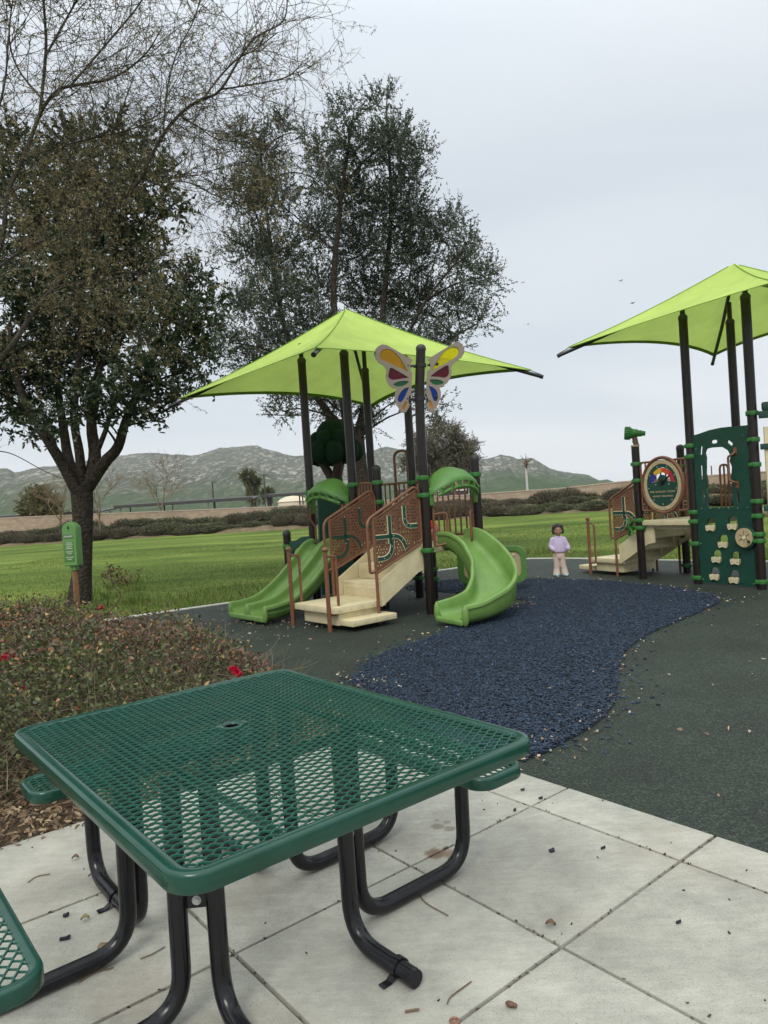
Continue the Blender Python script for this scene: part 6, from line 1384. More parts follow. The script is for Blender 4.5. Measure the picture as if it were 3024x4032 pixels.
# shade roofs, tank, palms, poles, house, vehicles beyond the wall
M['roof_dark'] = mat('dark shade roof', (0.05, 0.048, 0.048), 0.6, var=.2, vscale=3)
M['pale_metal'] = mat('pale painted steel', (0.50, 0.50, 0.48), 0.5, var=.1)
M['cream_wall'] = mat('cream render', (0.60, 0.53, 0.40), 0.85, var=.06)
M['vehicle_white'] = mat('white vehicle paint', (0.70, 0.70, 0.70), 0.35, coat=.4, var=.04)
M['window_dark'] = mat('dark glazing', (0.03, 0.035, 0.04), 0.12)
M['tile_roof'] = mat('terracotta roof', (0.30, 0.12, 0.07), 0.85, var=.2, vscale=3)
M['tyre'] = mat('black tyre', (0.015, 0.015, 0.015), 0.8, var=.1)
def shade_roof(label, x0, x1, Y, z, steps):
    root = thing('shade_roof', label, 'shade roof', ((x0 + x1) / 2, Y, 0), group='long parking shade roofs beyond the wall'); cx_ = (x0 + x1) / 2; b = MB()
    b.box((0, 0, z), (x1 - x0, 5.5, 0.14), 0.02, Matrix.Rotation(R(4), 3, 'X')); b.box((0, -2.7, z - 0.05), (x1 - x0, 0.10, 0.24), 0.01)
    b.build('roof_panel', M['roof_dark'], root, smooth=0); n_ = max(2, int((x1 - x0) / steps))
    for i in range(n_ + 1):
        for yy in (-1.6, 1.6):
            q = MB(); q.box((-(x1 - x0) / 2 + 0.3 + i * ((x1 - x0 - .6) / n_), yy, z / 2 - 0.1), (0.14, 0.14, z), 0.01); q.build('column', M['roof_dark'] if (i + (yy > 0)) % 2 else M['pale_metal'], root, smooth=0)
A_ = at(0, 1122, 80); B_ = at(640, 1077, 86)
shade_roof('dark flat shade roof farthest to the left beyond the wall', -52, -31, 80, 2.62, 5.5)
shade_roof('dark flat shade roof behind the big trunk beyond the wall', -30, -14.5, 82, 3.02, 4.2)
shade_roof('dark flat shade roof beside the domed tank beyond the wall', -13.8, -5.5, 84, 3.2, 3.5)
shade_roof('short dark shade roof seen through the climber rails', 1.5, 10.0, 80, 2.72, 4.2)
tk = at(633, 1100, 96); root = thing('storage_tank', 'cream domed storage tank standing beyond the wall near the palms', 'tank', (tk.x, 96, 0)); b = MB()
b.lathe([(1.95, 0), (1.95, 2.35), (1.9, 2.45)], 28); tw = b.build('tank_wall', M['cream_wall'], root, smooth=40); b = MB(); b.lathe([(2.05, 2.42), (1.6, 2.85), (0.9, 3.1), (0.1, 3.2)], 28); b.build('tank_dome', M['cream_wall'], root, smooth=50)
M['palm_leaf'] = leaf_mat('palm frond', [(0.045, 0.060, 0.020), (0.075, 0.09, 0.03), (0.11, 0.11, 0.045), (0.14, 0.11, 0.055)], .6, .15, .3)
def palm(label, px, py, Y, zc, r_, sk, grp='fan palms far beyond the wall'):
    p = at(px, py, Y); root = thing('fan_palm', label, 'palm tree', (p.x, Y, 0), group=grp); b = MB()
    b.tube([(0, 0, -.2), (0.1, 0, zc * .5), (0, 0, zc)], [0.30, 0.24, 0.26], 8); b.build('trunk', M['bark_far'], root, smooth=60)
    n_ = 900; u = unit(rng.normal(size=(n_, 3))); u[:, 2] = u[:, 2] * .8 + .15; D = unit(u + np.array([0, 0, -.15])); st = np.array([0, 0, zc]) + u * r_ * rng.uniform(.1, .6, (n_, 1))
    V, F = leaf_arrays(st, D, r_ * rng.uniform(.35, .6, n_), 0.13, .1); fr = [(V, F)]
    m_ = 350; s2 = np.stack([rng.normal(0, r_ * .22, m_), rng.normal(0, r_ * .22, m_), zc - rng.uniform(.2, sk, m_)], -1); V2, F2 = leaf_arrays(s2, unit(np.stack([rng.normal(0, .2, m_), rng.normal(0, .2, m_), -np.ones(m_)], -1)), 0.9, .16)
    arrays_obj('crown', np.concatenate([V, V2]), np.concatenate([F, F2 + len(V)]), M['palm_leaf'], root)
palm('taller of the two tall fan palms against the rocky hill', 538, 1060, 150, at(538, 1030, 150).z, 2.3, 5.0)
palm('shorter of the two tall fan palms against the rocky hill', 552, 1060, 152, at(551, 1042, 152).z, 1.9, 4.5)
palm('small low fan palm right of the tall palms', 578, 1070, 140, at(578, 1067, 140).z, 1.9, 1.5)
def pole(name, label, px, ptop, pbot, Y, r_, m_, cat):
    p = at(px, pbot, Y); q = at(px, ptop, Y); root = thing(name, label, cat, (p.x, Y, 0)); b = MB(); b.tube([(0, 0, -.3), (0, 0, q.z)], r_, 8); b.build('pole_shaft', m_, root, smooth=60); return root, q.z
r_, z_ = pole('light_pole', 'thin dark light pole beyond the wall left of the palms', 461, 1042, 1080, 110, 0.11, M['roof_dark'], 'light pole'); b = MB(); b.box((0.3, 0, z_), (0.9, .25, .12), .03); b.build('lamp_head', M['roof_dark'], r_)
r_, z_ = pole('light_pole', 'tall thin dark light pole beyond the wall right of the palms', 573, 1026, 1075, 120, 0.12, M['roof_dark'], 'light pole'); b = MB(); b.box((0.3, 0, z_), (0.9, .25, .12), .03); b.build('lamp_head', M['roof_dark'], r_)
r_, z_ = pole('short_pole', 'short brown pole standing beyond the wall, seen through the climbing wall opening', 1538, 1006, 1035, 66, 0.06, M['bark_far'], 'pole')
p = at(1139, 1055, 70); root = thing('pale_snag', 'tall pale bare trunk with a spiky top before the right hand hill', 'tree', (p.x, 70, 0)); zt_ = at(1133, 990, 70).z; zm_ = at(1135, 1012, 70).z; b = MB(); b.tube([(0, 0, -.2), (0.0, 0, zm_)], [0.14, 0.10], 8); b.build('trunk', M['pale_metal'], root, smooth=60)
lines = []; rad = []
for i in range(34):
    s_ = np.array([0, 0, rng.uniform(zm_ - .3, zt_ - .3)]); lines.append(wander(s_, np.array([rng.normal(0, .8), rng.normal(0, .8), .6]), rng.uniform(.4, 1.1), 4, .3)); rad.append((.035, .015))
lines.append(np.array([[0, 0, zm_ - .1], [0, 0, zt_]])); rad.append((.07, .03)); V, F = tubes_arrays(lines, rad, 4); arrays_obj('branches', V, F, M['bark_far'], root)
# low house and white van glimpsed between the climber rails
hp = at(945, 1080, 95); root = thing('low_house', 'low cream house with terracotta roof glimpsed through the climber', 'house', (hp.x, 95, 0)); b = MB(); b.box((0, 0, 1.35), (7.0, 5, 2.7), .02); b.build('wall', M['cream_wall'], root, smooth=0)
b = MB(); b.loft([[Vector((-3.8, -2.9, 2.7)), Vector((3.8, -2.9, 2.7)), Vector((3.8, 2.9, 2.7)), Vector((-3.8, 2.9, 2.7))], [Vector((-2.2, -.1, 3.7)), Vector((2.2, -.1, 3.7)), Vector((2.2, .1, 3.7)), Vector((-2.2, .1, 3.7))]]); b.build('roof', M['tile_roof'], root, smooth=0)
for xx in (-2.0, 0.4, 2.2): b = MB(); b.box((xx, -2.53, 1.6), (0.9, .06, 1.0), .01); b.build('window', M['window_dark'], root, smooth=0)
def vehicle(label, px, Y, L_, H_, grp='white vehicles parked beyond the wall'):
    p = at(px, 1085, Y); root = thing('parked_van', label, 'van', (p.x, Y, 0), group=grp); b = MB(); h = H_
    side = [(-L_ / 2, .35), (L_ / 2, .35), (L_ / 2, .95), (L_ / 2 - .55, 1.15), (L_ / 2 - 1.2, h), (-L_ / 2 + .1, h), (-L_ / 2, h - .3)]
    b.plate(side, (), 1.9, (0, 0, 0), (1, 0, 0), (0, 0, 1)); b.build('body', M['vehicle_white'], root, smooth=30)
    b = MB(); b.plate([(L_ / 2 - 1.15, h - .15), (L_ / 2 - .7, 1.2), (-L_ / 2 + .3, 1.2), (-L_ / 2 + .3, h - .15)], (), 1.93, (0, 0, 0), (1, 0, 0), (0, 0, 1)); b.build('windows', M['window_dark'], root, smooth=0)
    for xx in (-L_ / 2 + .85, L_ / 2 - .85):
        for yy in (-.85, .85): b = MB(); b.tube([(xx, yy - .11, .34), (xx, yy + .11, .34)], .34, 16); b.build('wheel', M['tyre'], root, smooth=40)
vehicle('white van parked beyond the wall, seen between the climber rails', 985, 88, 5.0, 2.5)
vehicle('white van parked under the shade roof right of the big dark trunk', 316, 82, 4.8, 2.1)
vehicle('white van parked under the shade roof left of the tank', 505, 82, 4.8, 2.05)
# birds
for i, (px, py, Y, a, lab) in enumerate([(1341, 607, 60, .3, 'upper of the two small dark birds flying close together in the sky'), (1366, 655, 60, .9, 'lower of the two small dark birds flying close together in the sky'), (1141, 701, 70, -.4, 'small dark bird flying alone right of the tall tree')]):
    p = at(px, py, Y); root = thing('bird', lab, 'bird', p, group='birds in the sky'); root.rotation_euler = (0, a, .4); root.scale = (.75, .75, .75); b = MB()
    b.tube([(-.12, 0, 0), (-.05, 0, 0.0), (.06, 0, .0), (.12, 0, .01), (.15, 0, 0)], [.006, .022, .026, .016, .004], 8)
    for s_ in (-1, 1): b.loft([[Vector((.06, 0, .02)), Vector((-.05, 0, .02)), Vector((-.05, 0, .012)), Vector((.06, 0, .012))], [Vector((.07, s_ * .16, .10)), Vector((-.03, s_ * .16, .10)), Vector((-.03, s_ * .16, .092)), Vector((.07, s_ * .16, .092))], [Vector((-.0, s_ * .33, .07)), Vector((-.04, s_ * .33, .07)), Vector((-.04, s_ * .33, .066)), Vector((0, s_ * .33, .066))]])
    b.loft([[Vector((-.11, -.02, 0)), Vector((-.11, .02, 0)), Vector((-.11, .02, .01)), Vector((-.11, -.02, .01))], [Vector((-.19, -.05, 0)), Vector((-.19, .05, 0)), Vector((-.19, .05, .006)), Vector((-.19, -.05, .006))]])
    b.build('bird_body', M['frame_black'], root, smooth=50)
# ------------------------------------------------------------------ park sign
sg = thing('park_sign', 'green moulded information sign on a square brown post before the dark trunk', 'sign', (-5.36, 12.2, 0), R(0))
b = MB(); b.box((0, 0, 0.33), (0.075, 0.075, 0.70), 0.004, rotz(R(38))); b.build('sign_post', mat('brown stained post', (0.20, 0.10, 0.045), .75, var=.25, vscale=9), sg, smooth=30)
sa = rotz(R(38)); sx_, sy_ = sa @ Vector((1, 0, 0)), sa @ Vector((0, 1, 0)); W2, D2 = 0.135, 0.20
# body: rounded plan, arched top; front face looks to the left of the camera line
fx = (rotz(R(-8)) @ Vector((1, 0, 0))); fy = rotz(R(-8)) @ Vector((0, 1, 0)); b = MB()
prof_ = [(-0.132, 0.77), (0.132, 0.77), (0.132, 1.40), (0.122, 1.45), (0.09, 1.475), (0.06, 1.505), (0.0, 1.52), (-0.06, 1.505), (-0.09, 1.475), (-0.122, 1.45), (-0.132, 1.40)]
bm = bmesh.new(); f_ = bm.faces.new([bm.verts.new(Vector((0, 0, 0)) + fx * x + Vector((0, 0, z)) - fy * 0.10) for x, z in prof_]); r_ = bmesh.ops.extrude_face_region(bm, geom=[f_])
for v in [g for g in r_['geom'] if isinstance(g, bmesh.types.BMVert)]: v.co += fy * 0.17
bmesh.ops.recalc_face_normals(bm, faces=bm.faces[:]); bmesh.ops.bevel(bm, geom=[e for e in bm.edges if e.calc_face_angle(0) > .5], offset=0.013, segments=3, affect='EDGES'); b.from_bm(bm)
b.box((0, 0, 0.735), (0.11, 0.11, 0.09), 0.012, rotz(R(-8))); body_ = b.build('sign_body', M['sign_green'], sg, smooth=50)
def inset(x0, z0, x1, z1): b = MB(); b.box(fx * ((x0 + x1) / 2) + Vector((0, 0, (z0 + z1) / 2)) - fy * 0.1005, (x1 - x0, 0.006, z1 - z0), 0.002, rotz(R(-8))); return b
inset(-0.105, 1.235, 0.075, 1.32).build('title_panel', mat('title panel', (0.10, 0.17, 0.085), .6), body_, smooth=30); inset(-0.105, 0.84, 0.075, 1.195).build('text_panel', M['sign_inset'], body_, smooth=30)
b = MB()
def scribble(xc, z, w_, h_):
    x = -w_ / 2
    while x < w_ / 2 - 0.006:
        ww = random.uniform(.006, .014); b.box(fx * (xc + x + ww / 2) + Vector((0, 0, z + random.uniform(-.002, .002))) - fy * 0.1042, (ww * .8, 0.002, h_ * random.uniform(.7, 1.0)), 0, rotz(R(-8))); x += ww
for z, w_ in ((1.165, .10), (1.135, .13), (1.10, .10), (1.07, .12), (1.015, .13), (0.985, .08), (0.92, .13), (0.885, .09)): scribble(-0.01, z, w_, .022)
scribble(-0.015, 1.275, .15, .028); b.build('worn_lettering', mat('worn pale lettering', (0.36, 0.42, 0.33), .7), body_, smooth=0)
b = MB(); 
for z in (1.365, 0.735): b.box(Vector((0, 0, z)) - fy * (0.101 if z > 1 else .057), (0.010, 0.006, 0.028), 0.002, rotz(R(-8)))
b.box(Vector((-.005, 0, 1.425)) - fy * 0.101, (0.03, 0.004, 0.05), 0.006, rotz(R(-8))); b.build('sign_slots', M['dkgreen'], body_, smooth=30)

# ------------------------------------------------------------------ rose hedge in the bed
rh = thing('rose_hedge', 'wide tangled rose hedge of brown, green and reddish leaves with a few red blooms', 'hedge', (-2.6, 5.2, 0)); ro = np.array([-2.6, 5.2, 0.0])
HP = [(-5.5, 3.9), (-4.2, 3.1), (-2.2, 3.75), (-1.45, 4.05), (-0.95, 4.25), (-0.75, 4.65), (-0.85, 5.3), (-1.3, 6.1), (-2.2, 6.7), (-3.2, 7.2), (-4.5, 7.4), (-6.5, 7.0)]
hpn = np.array([(p.x, p.y) for p in smooth_path([Vector((x, y, 0)) for x, y in HP + [HP[0]]], 4)])
def hedge_h(P):
    d_ = np.min(np.linalg.norm(P[:, None] - hpn[None], axis=2), axis=1); edge = np.clip(d_ / 0.55, 0, 1) ** 0.6
    base = 0.70 + 0.14 * np.clip((-P[:, 0] - 1.0) / 3, 0, 1) + 0.20 * fbm(P[:, 0] * 1.3, P[:, 1] * 1.3, 4, 5)
    return np.maximum(0.04, base * (0.30 + 0.70 * edge)) * (0.72 + .28 * np.clip((-P[:, 0] - .5) / 1.2, 0, 1))
def in_hedge(n): P = np.stack([rng.uniform(-6.5, -.6, n), rng.uniform(3.0, 7.4, n)], -1); return P[inside_np(P, hpn)]
P = in_hedge(110000); h = hedge_h(P); z = h * rng.uniform(0, 1, len(P)) ** 0.42 + rng.normal(0, .035, len(P)); P3_ = np.concatenate([P + rng.normal(0, .03, P.shape), np.maximum(z, .02)[:, None]], 1)[:56000]
D = unit(rng.normal(0, 1, (len(P3_), 3)) + np.array([0, -.25, .1])); col_sel = fbm(P3_[:, 0] * 2.2, P3_[:, 1] * 2.2 + P3_[:, 2] * 2, 3, 8) + rng.normal(0, .12, len(P3_))
M['rose_green'] = leaf_mat('rose leaf green', [(0.05, 0.07, 0.026), (0.085, 0.11, 0.038), (0.12, 0.14, 0.048), (0.07, 0.082, 0.04), (0.19, 0.19, 0.065)], .5, .2, .4)
M['rose_brown'] = leaf_mat('rose leaf bronze', [(0.095, 0.062, 0.046), (0.15, 0.092, 0.066), (0.11, 0.088, 0.06), (0.19, 0.105, 0.072), (0.085, 0.068, 0.05), (0.23, 0.13, 0.08)], .55, .2, .35)
M['rose_red'] = leaf_mat('rose leaf turning', [(0.42, 0.14, 0.10), (0.52, 0.27, 0.09), (0.32, 0.11, 0.08), (0.58, 0.40, 0.18), (0.42, 0.22, 0.14)], .5, .3, .3)
top_ = P3_[:, 2] > 0.8 * hedge_h(P3_[:, :2]); u_ = rng.uniform(0, 1, len(P3_))
red = top_ & (u_ < 0.085); grn = (~red) & (((col_sel + 0.30 * (P3_[:, 1] < 4.9) * (P3_[:, 2] < .72)) > 0.035)); brn = ~(red | grn)
for nm, mk_, ml in (('green_foliage', grn, 'rose_green'), ('bronze_foliage', brn, 'rose_brown'), ('turning_foliage', red, 'rose_red')):
    n_ = mk_.sum(); V, F = leaf6_arrays(P3_[mk_] - ro, D[mk_], rng.uniform(.014, .046, n_), rng.uniform(.010, .026, n_), .25); arrays_obj(nm, V, F, M[ml], rh)
P = in_hedge(9000); h = hedge_h(P); lines, rad = [], []
for (x, y), hh in zip(P[:6600], h[:6600]):
    z0 = rng.uniform(0, .55) * hh; d = np.array([rng.normal(0, .8), rng.normal(0, .8), rng.uniform(-.1, .9)]); lines.append(wander(np.array([x, y, z0]), d, rng.uniform(.2, .55), 5, .35, -.25) - ro); rad.append((rng.uniform(.0022, .0045), .0014))
for (x, y), hh in zip(P[6600:7200], h[6600:7200]):
    d = np.array([rng.normal(0, .5), rng.normal(0, .5), .9]); lines.append(wander(np.array([x, y, hh * .7]), d, rng.uniform(.2, .45), 5, .3, -.5) - ro); rad.append((.0026, .0012))
V, F = tubes_arrays(lines, rad, 4); M['cane'] = leaf_mat('rose canes', [(0.16, 0.125, 0.09), (0.11, 0.095, 0.06), (0.25, 0.20, 0.145), (0.12, 0.125, 0.06)], .8, 0, .2); arrays_obj('canes', V, F, M['cane'], rh)
M['petal'] = leaf_mat('red rose petal', [(0.42, 0.008, 0.03), (0.55, 0.012, 0.045), (0.60, 0.03, 0.09)], .5, .25, .3)
for (px, py, Y, s_) in ((8, 1418, 4.7, 1.2), (3, 1432, 4.65, 1.0), (25, 1415, 4.75, .8), (508, 1448, 4.3, 1.0), (516, 1455, 4.28, .9), (500, 1444, 4.33, .7), (217, 1312, 6.9, 1.1), (52, 1487, 4.2, .45), (388, 1558, 4.1, .45)):
    c_ = np.array(at(px, py, Y)) - ro; n_ = 20; u = unit(rng.normal(size=(n_, 3))); V, F = leaf6_arrays(c_ + u * .005 * s_, u, .023 * s_, .024 * s_, .5); arrays_obj('bloom', V, F, M['petal'], rh)
# tall single cane behind the hedge
c0 = on(262, 1345); c0 = Vector((c0.x, 8.6, 0)); tp_ = at(237, 1228, 8.6); root = thing('rose_cane', 'single tall rose cane with a tuft of reddish leaves rising behind the hedge', 'plant', tuple(c0)); o_ = np.array(tuple(c0)); b = MB()
pth_ = smooth_path([Vector((0, 0, 0)), at(255, 1300, 8.6) - c0, at(243, 1262, 8.6) - c0, tp_ - c0], 5); b.tube(pth_, [0.008] * 10 + [0.006] * (len(pth_) - 10), 7); st_ = b.build('stem', M['cane'], root, smooth=60)
lines = []; rad = []; PP = []
for (ex, ey) in ((222, 1240), (232, 1222), (250, 1226), (262, 1238), (280, 1246), (300, 1240), (215, 1248), (270, 1258)):
    l_ = bez(np.array(at(246, 1262, 8.6)), np.array(at((246 + ex) / 2, (1250 + ey) / 2 - 8, 8.6 + rng.normal(0, .08))), np.array(at(ex, ey, 8.6 + rng.normal(0, .12))), 6) - o_; lines.append(l_); rad.append((.004, .0015)); PP += [l_[rng.integers(2, 6)] + rng.normal(0, .03, 3) for _ in range(16)]
PP = np.array(PP); V, F = tubes_arrays(lines, rad, 4); arrays_obj('twigs', V, F, M['cane'], st_); V, F = leaf6_arrays(PP, unit(rng.normal(size=PP.shape) + np.array([0, 0, -.2])), rng.uniform(.025, .05, len(PP)), .024); arrays_obj('leaves', V, F, leaf_mat('bronze rose tuft', [(0.12, 0.05, 0.035), (0.20, 0.085, 0.05), (0.06, 0.07, 0.03), (0.15, 0.07, 0.05)], .5, .25), root)

# ------------------------------------------------------------------ litter
M['litter'] = leaf_mat('dry leaf litter', [(0.20, 0.13, 0.08), (0.32, 0.23, 0.14), (0.11, 0.075, 0.05), (0.44, 0.34, 0.22), (0.25, 0.16, 0.09)], .8, .15, .2)
P = np.stack([rng.uniform(-5.5, -.4, 30000), rng.uniform(2.4, 5.2, 30000)], -1); dj = (P - np.array([J.x, J.y])) @ np.array([[E1.x, E2.x], [E1.y, E2.y]]); P = P[(dj[:, 1] > 2.26 + rng.normal(0, .03, len(P))) & (dj[:, 1] < 3.4)][:11000]
V, F = leaf6_arrays(np.concatenate([P, rng.uniform(-.01, .03, (len(P), 1))], 1), unit(rng.normal(0, 1, (len(P), 3)) * np.array([1, 1, .35])), rng.uniform(.02, .055, len(P)), rng.uniform(.008, .022, len(P)), .35); stuff(arrays_obj('leaf_litter', V, F, M['litter']))
M['chaff'] = leaf_mat('pale leaf scraps', [(0.42, 0.36, 0.27), (0.55, 0.48, 0.37), (0.30, 0.20, 0.12), (0.50, 0.34, 0.22), (0.62, 0.58, 0.50)], .8, .1, .2)
n_ = 1500; P = np.stack([rng.uniform(-3.0, 7.5, n_ * 3), rng.uniform(3.0, 15.5, n_ * 3)], -1); P = P[inside_np(P, RUB)]; P = P[rng.uniform(0, 1, len(P)) < 0.12]
e_ = np.array(mp_)[rng.integers(0, len(mp_), 420)] + rng.normal(0, .10, (420, 2)); P = np.concatenate([P, e_, np.stack([rng.normal(-1.7, .6, 260), rng.normal(9.6, .7, 260)], -1), np.stack([rng.normal(-0.25, .12, 60), rng.normal(5.95, .14, 60)], -1)]); P = P[inside_np(P, RUB)]
V, F = leaf6_arrays(np.concatenate([P, rng.uniform(.004, .018, (len(P), 1))], 1), unit(rng.normal(0, 1, (len(P), 3)) * np.array([1, 1, .22])), rng.uniform(.012, .05, len(P)) , rng.uniform(.006, .022, len(P)), .3); stuff(arrays_obj('leaf_scraps', V, F, M['chaff']))
# crumbs in the slab joints and specks over the patio
P = []
for a_ in lines1[1:-1]: P += [np.array(pav(a_ + rng.normal(0, .005), t_)) for t_ in rng.uniform(-1.5, 2.2, 70)]
for b__ in lines2[1:]: P += [np.array(pav(t_, b__ + rng.normal(0, .005))) for t_ in rng.uniform(-2.2, EDGE, 70)]
P = np.array(P); V, F = scatter_chips(P, -0.008, 0.002, .004, .012, .006, .004); stuff(arrays_obj('joint_crumbs', V, F, leaf_mat('joint crumbs', [(0.06, 0.04, 0.025), (0.20, 0.16, 0.11), (0.03, 0.025, 0.02), (0.45, 0.42, 0.36)], .9, 0, .1)))
P = np.array([pav(rng.uniform(-2.6, EDGE), rng.uniform(-1.6, 2.25)) for _ in range(120)]); V, F = scatter_chips(P, 0.0, 0.004, .004, .012, .005, .003); stuff(arrays_obj('patio_specks', V, F, leaf_mat('patio specks', [(0.03, 0.025, 0.02), (0.10, 0.07, 0.04), (0.02, 0.022, 0.03), (0.18, 0.13, 0.08)], .9, 0, .1)))
# single pieces lying on the patio
M['twig'] = mat('dry twig', (0.16, 0.11, 0.07), .9, var=.3); M['dryleaf'] = mat('dry leaf', (0.27, 0.21, 0.12), .8, var=.3, vscale=40, trans=.15)
def patio_leaf(px, py, s_, a, lab, m_=None):
    p = on(px, py); o = MB(); n_ = 7; rg = []
    for i in range(n_):
        t_ = i / (n_ - 1); w_ = s_ * .32 * math.sin(PI * min(1, t_ * .92 + .06)) + .0006; z_ = .005 + .010 * math.sin(PI * t_) + (.006 if i == n_ - 1 else 0)
        rg.append([Vector((s_ * (t_ - .5), -w_, z_ + .007)), Vector((s_ * (t_ - .5), 0, z_)), Vector((s_ * (t_ - .5), w_, z_ + .009)), Vector((s_ * (t_ - .5), 0, z_ + .0012))])
    o.loft(rg); x = o.build('fallen_leaf', m_ or M['dryleaf'], None, smooth=60); x.location = p; x.rotation_euler = (0, 0, a); tag(x, lab, 'leaf', 'dry leaves lying on the patio'); return x
M['dryleaf2'] = mat('brown dry leaf', (0.13, 0.075, 0.045), .8, var=.3, vscale=40); M['dryleaf3'] = mat('olive dry leaf', (0.24, 0.22, 0.10), .8, var=.3, vscale=40, trans=.1)
patio_leaf(885, 1936, 0.034, .5, 'curled olive dry leaf against the seat tube, beside twigs', M['dryleaf3']); patio_leaf(935, 1913, 0.037, 1.2, 'curled tan dry leaf against the seat tube at a slab joint'); patio_leaf(845, 1960, 0.022, 2.2, 'small pale dry leaf beside the seat tube, nearest the bend')
patio_leaf(1190, 2003, 0.037, -.5, 'smooth brown dry leaf lying in a slab joint right of the table', M['dryleaf2']); patio_leaf(222, 2053, 0.037, .9, 'curled tan dry leaf leaning on the left ground tube'); patio_leaf(184, 1990, 0.031, .3, 'pale curled leaf behind the left table leg', M['dryleaf3']); patio_leaf(30, 1819, 0.028, .2, 'dark crumpled leaf on the left slab near the bed', M['dryleaf2']); patio_leaf(163, 1858, 0.031, .1, 'thin brown leaf beside the far left tube', M['dryleaf2']); patio_leaf(200, 1898, 0.043, -.3, 'brown leaf pile piece by the anchor strap', M['dryleaf2'])
def twig(pix, lab, r_=.0022):
    P = [on(x, y, .004) for x, y in pix]; c_ = P[len(P) // 2]; o = MB(); o.tube([p - c_ for p in smooth_path(P, 4)], r_, 6); x = o.build('twig', M['twig'], None, smooth=60); x.location = c_; tag(x, lab, 'twig', 'dry twigs on the patio')
twig([(966, 2168), (975, 2152), (1018, 2120)], 'forked dry twig near the bottom of the patio, right of the end cap'); twig([(845, 1958), (905, 1925), (950, 1912)], 'long pale twig along the right seat tube'); twig([(905, 1930), (920, 1950), (968, 1978)], 'dry twig bent away from the right seat tube'); twig([(60, 1906), (80, 1893), (108, 1888)], 'thin curved twig on the left slab'); twig([(170, 2122), (205, 2100), (245, 2090)], 'thin curved twig below the left ground tube'); twig([(303, 2071), (330, 2060), (356, 2045)], 'thin dry twig near the table foot')
twig([(875, 2185), (905, 2180)], 'short ochre seed stalk at the bottom edge', .004)
M['chip'] = mat('blue black rubber scrap', (0.018, 0.022, 0.032), .7, var=.4)
def scrap(px, py, l_, w_, a, lab):
    p = on(px, py); o = MB(); o.box((0, 0, .006), (l_, w_, .010), .003, rotz(a)); o.box((l_ * .3, w_ * .4, .008), (l_ * .5, w_ * .7, .010), .003, rotz(a + .7)); x = o.build('rubber_scrap', M['chip'], None, smooth=30); x.location = p; tag(x, lab, 'scrap', 'rubber scraps kicked on to the patio')
scrap(1192, 1840, 0.022, 0.016, .3, 'largest dark rubber scrap in the middle of the right slab'); scrap(1112, 1752, 0.014, 0.011, 1.0, 'dark curled rubber scrap near the border joint'); scrap(1303, 1834, 0.025, 0.006, .5, 'thin dark rubber scrap right of the largest one'); scrap(140, 2030, 0.036, 0.010, .25, 'flat dark rubber scrap inside the left tube loop'); scrap(142, 1980, 0.020, 0.013, .2, 'dark rubber scrap near the left slab joint'); scrap(1466, 1995, 0.022, 0.006, .4, 'forked dark rubber scrap on the far right slab'); scrap(1168, 1726, 0.022, 0.007, .2, 'thin dark rubber scrap on the border strip'); scrap(1129, 1708, 0.022, 0.007, .1, 'small rubber scrap just beside the right seat')
p = on(982, 2207); b = MB(); b.tube([(.011 * math.cos(a), .011 * math.sin(a), .003) for a in np.linspace(0, 2 * PI, 19)[:-1]], .005, 8, closed=True, flat=.6); x = b.build('rusty_washer', mat('rust', (0.22, 0.10, 0.06), .8, var=.3, vscale=90), None, smooth=60); x.location = p; tag(x, 'rusty round washer lying near the bottom edge of the patio', 'washer')
p = on(1103, 2175); b = MB(); b.ball((0, 0, .008), (.016, .009, .009), 12, 8); b.tube([(.013, 0, .008), (.019, 0, .009)], [.007, .005], 8); x = b.build('seed_pod', mat('brown seed pod', (0.12, 0.06, 0.035), .5, var=.2), None, smooth=60); x.location = p; x.rotation_euler = (0, 0, -.5); tag(x, 'small brown seed pod lying on the bottom right slab', 'seed pod')

# ------------------------------------------------------------------ people
def fused(mb, name, mat_, parent, vox=.006, sm=2):
    o = mb.build(name + '_raw', mat_, None, smooth=0); md = o.modifiers.new('r', 'REMESH'); md.mode = 'VOXEL'; md.voxel_size = vox; s_ = o.modifiers.new('s', 'SMOOTH'); s_.iterations = sm; s_.factor = .5
    dg = bpy.context.evaluated_depsgraph_get(); me = bpy.data.meshes.new_from_object(o.evaluated_get(dg)); bpy.data.objects.remove(o); me.name = name; me.polygons.foreach_set('use_smooth', [True] * len(me.polygons)); me.materials.clear(); me.materials.append(mat_)
    x = bpy.data.objects.new(name, me); C.objects.link(x); x.parent = parent; return x
def hand(b, w_, d, palm, s_=1.0):
    """a small hand at wrist w_, pointing along d, the thumb side along palm"""
    w_, d, pl = Vector(w_), Vector(d).normalized(), Vector(palm).normalized(); n_ = d.cross(pl)
    b.ball(w_ + d * .022 * s_, (.019 * s_, .024 * s_, .011 * s_), 12, 8, Matrix((pl, d, n_)).transposed())
    for i, (o_, l_) in enumerate(((.014, .026), (.005, .030), (-.005, .028), (-.014, .021))):
        p0 = w_ + d * .038 * s_ + pl * o_ * s_; p1 = p0 + (d * .8 + n_ * .35) * l_ * .5 * s_; p2 = p1 + (d * .5 + n_ * .75) * l_ * .5 * s_; b.tube([p0 - d * .008, p0, p1, p2], [.0052 * s_, .0052 * s_, .0047 * s_, .0038 * s_], 8)
    p0 = w_ + d * .014 * s_ + pl * .016 * s_; b.tube([p0, p0 + (pl * .8 + d * .6) * .014 * s_, p0 + (pl * .5 + d * .9 + n_ * .4) * .028 * s_], [.0062 * s_, .0056 * s_, .0042 * s_], 8)
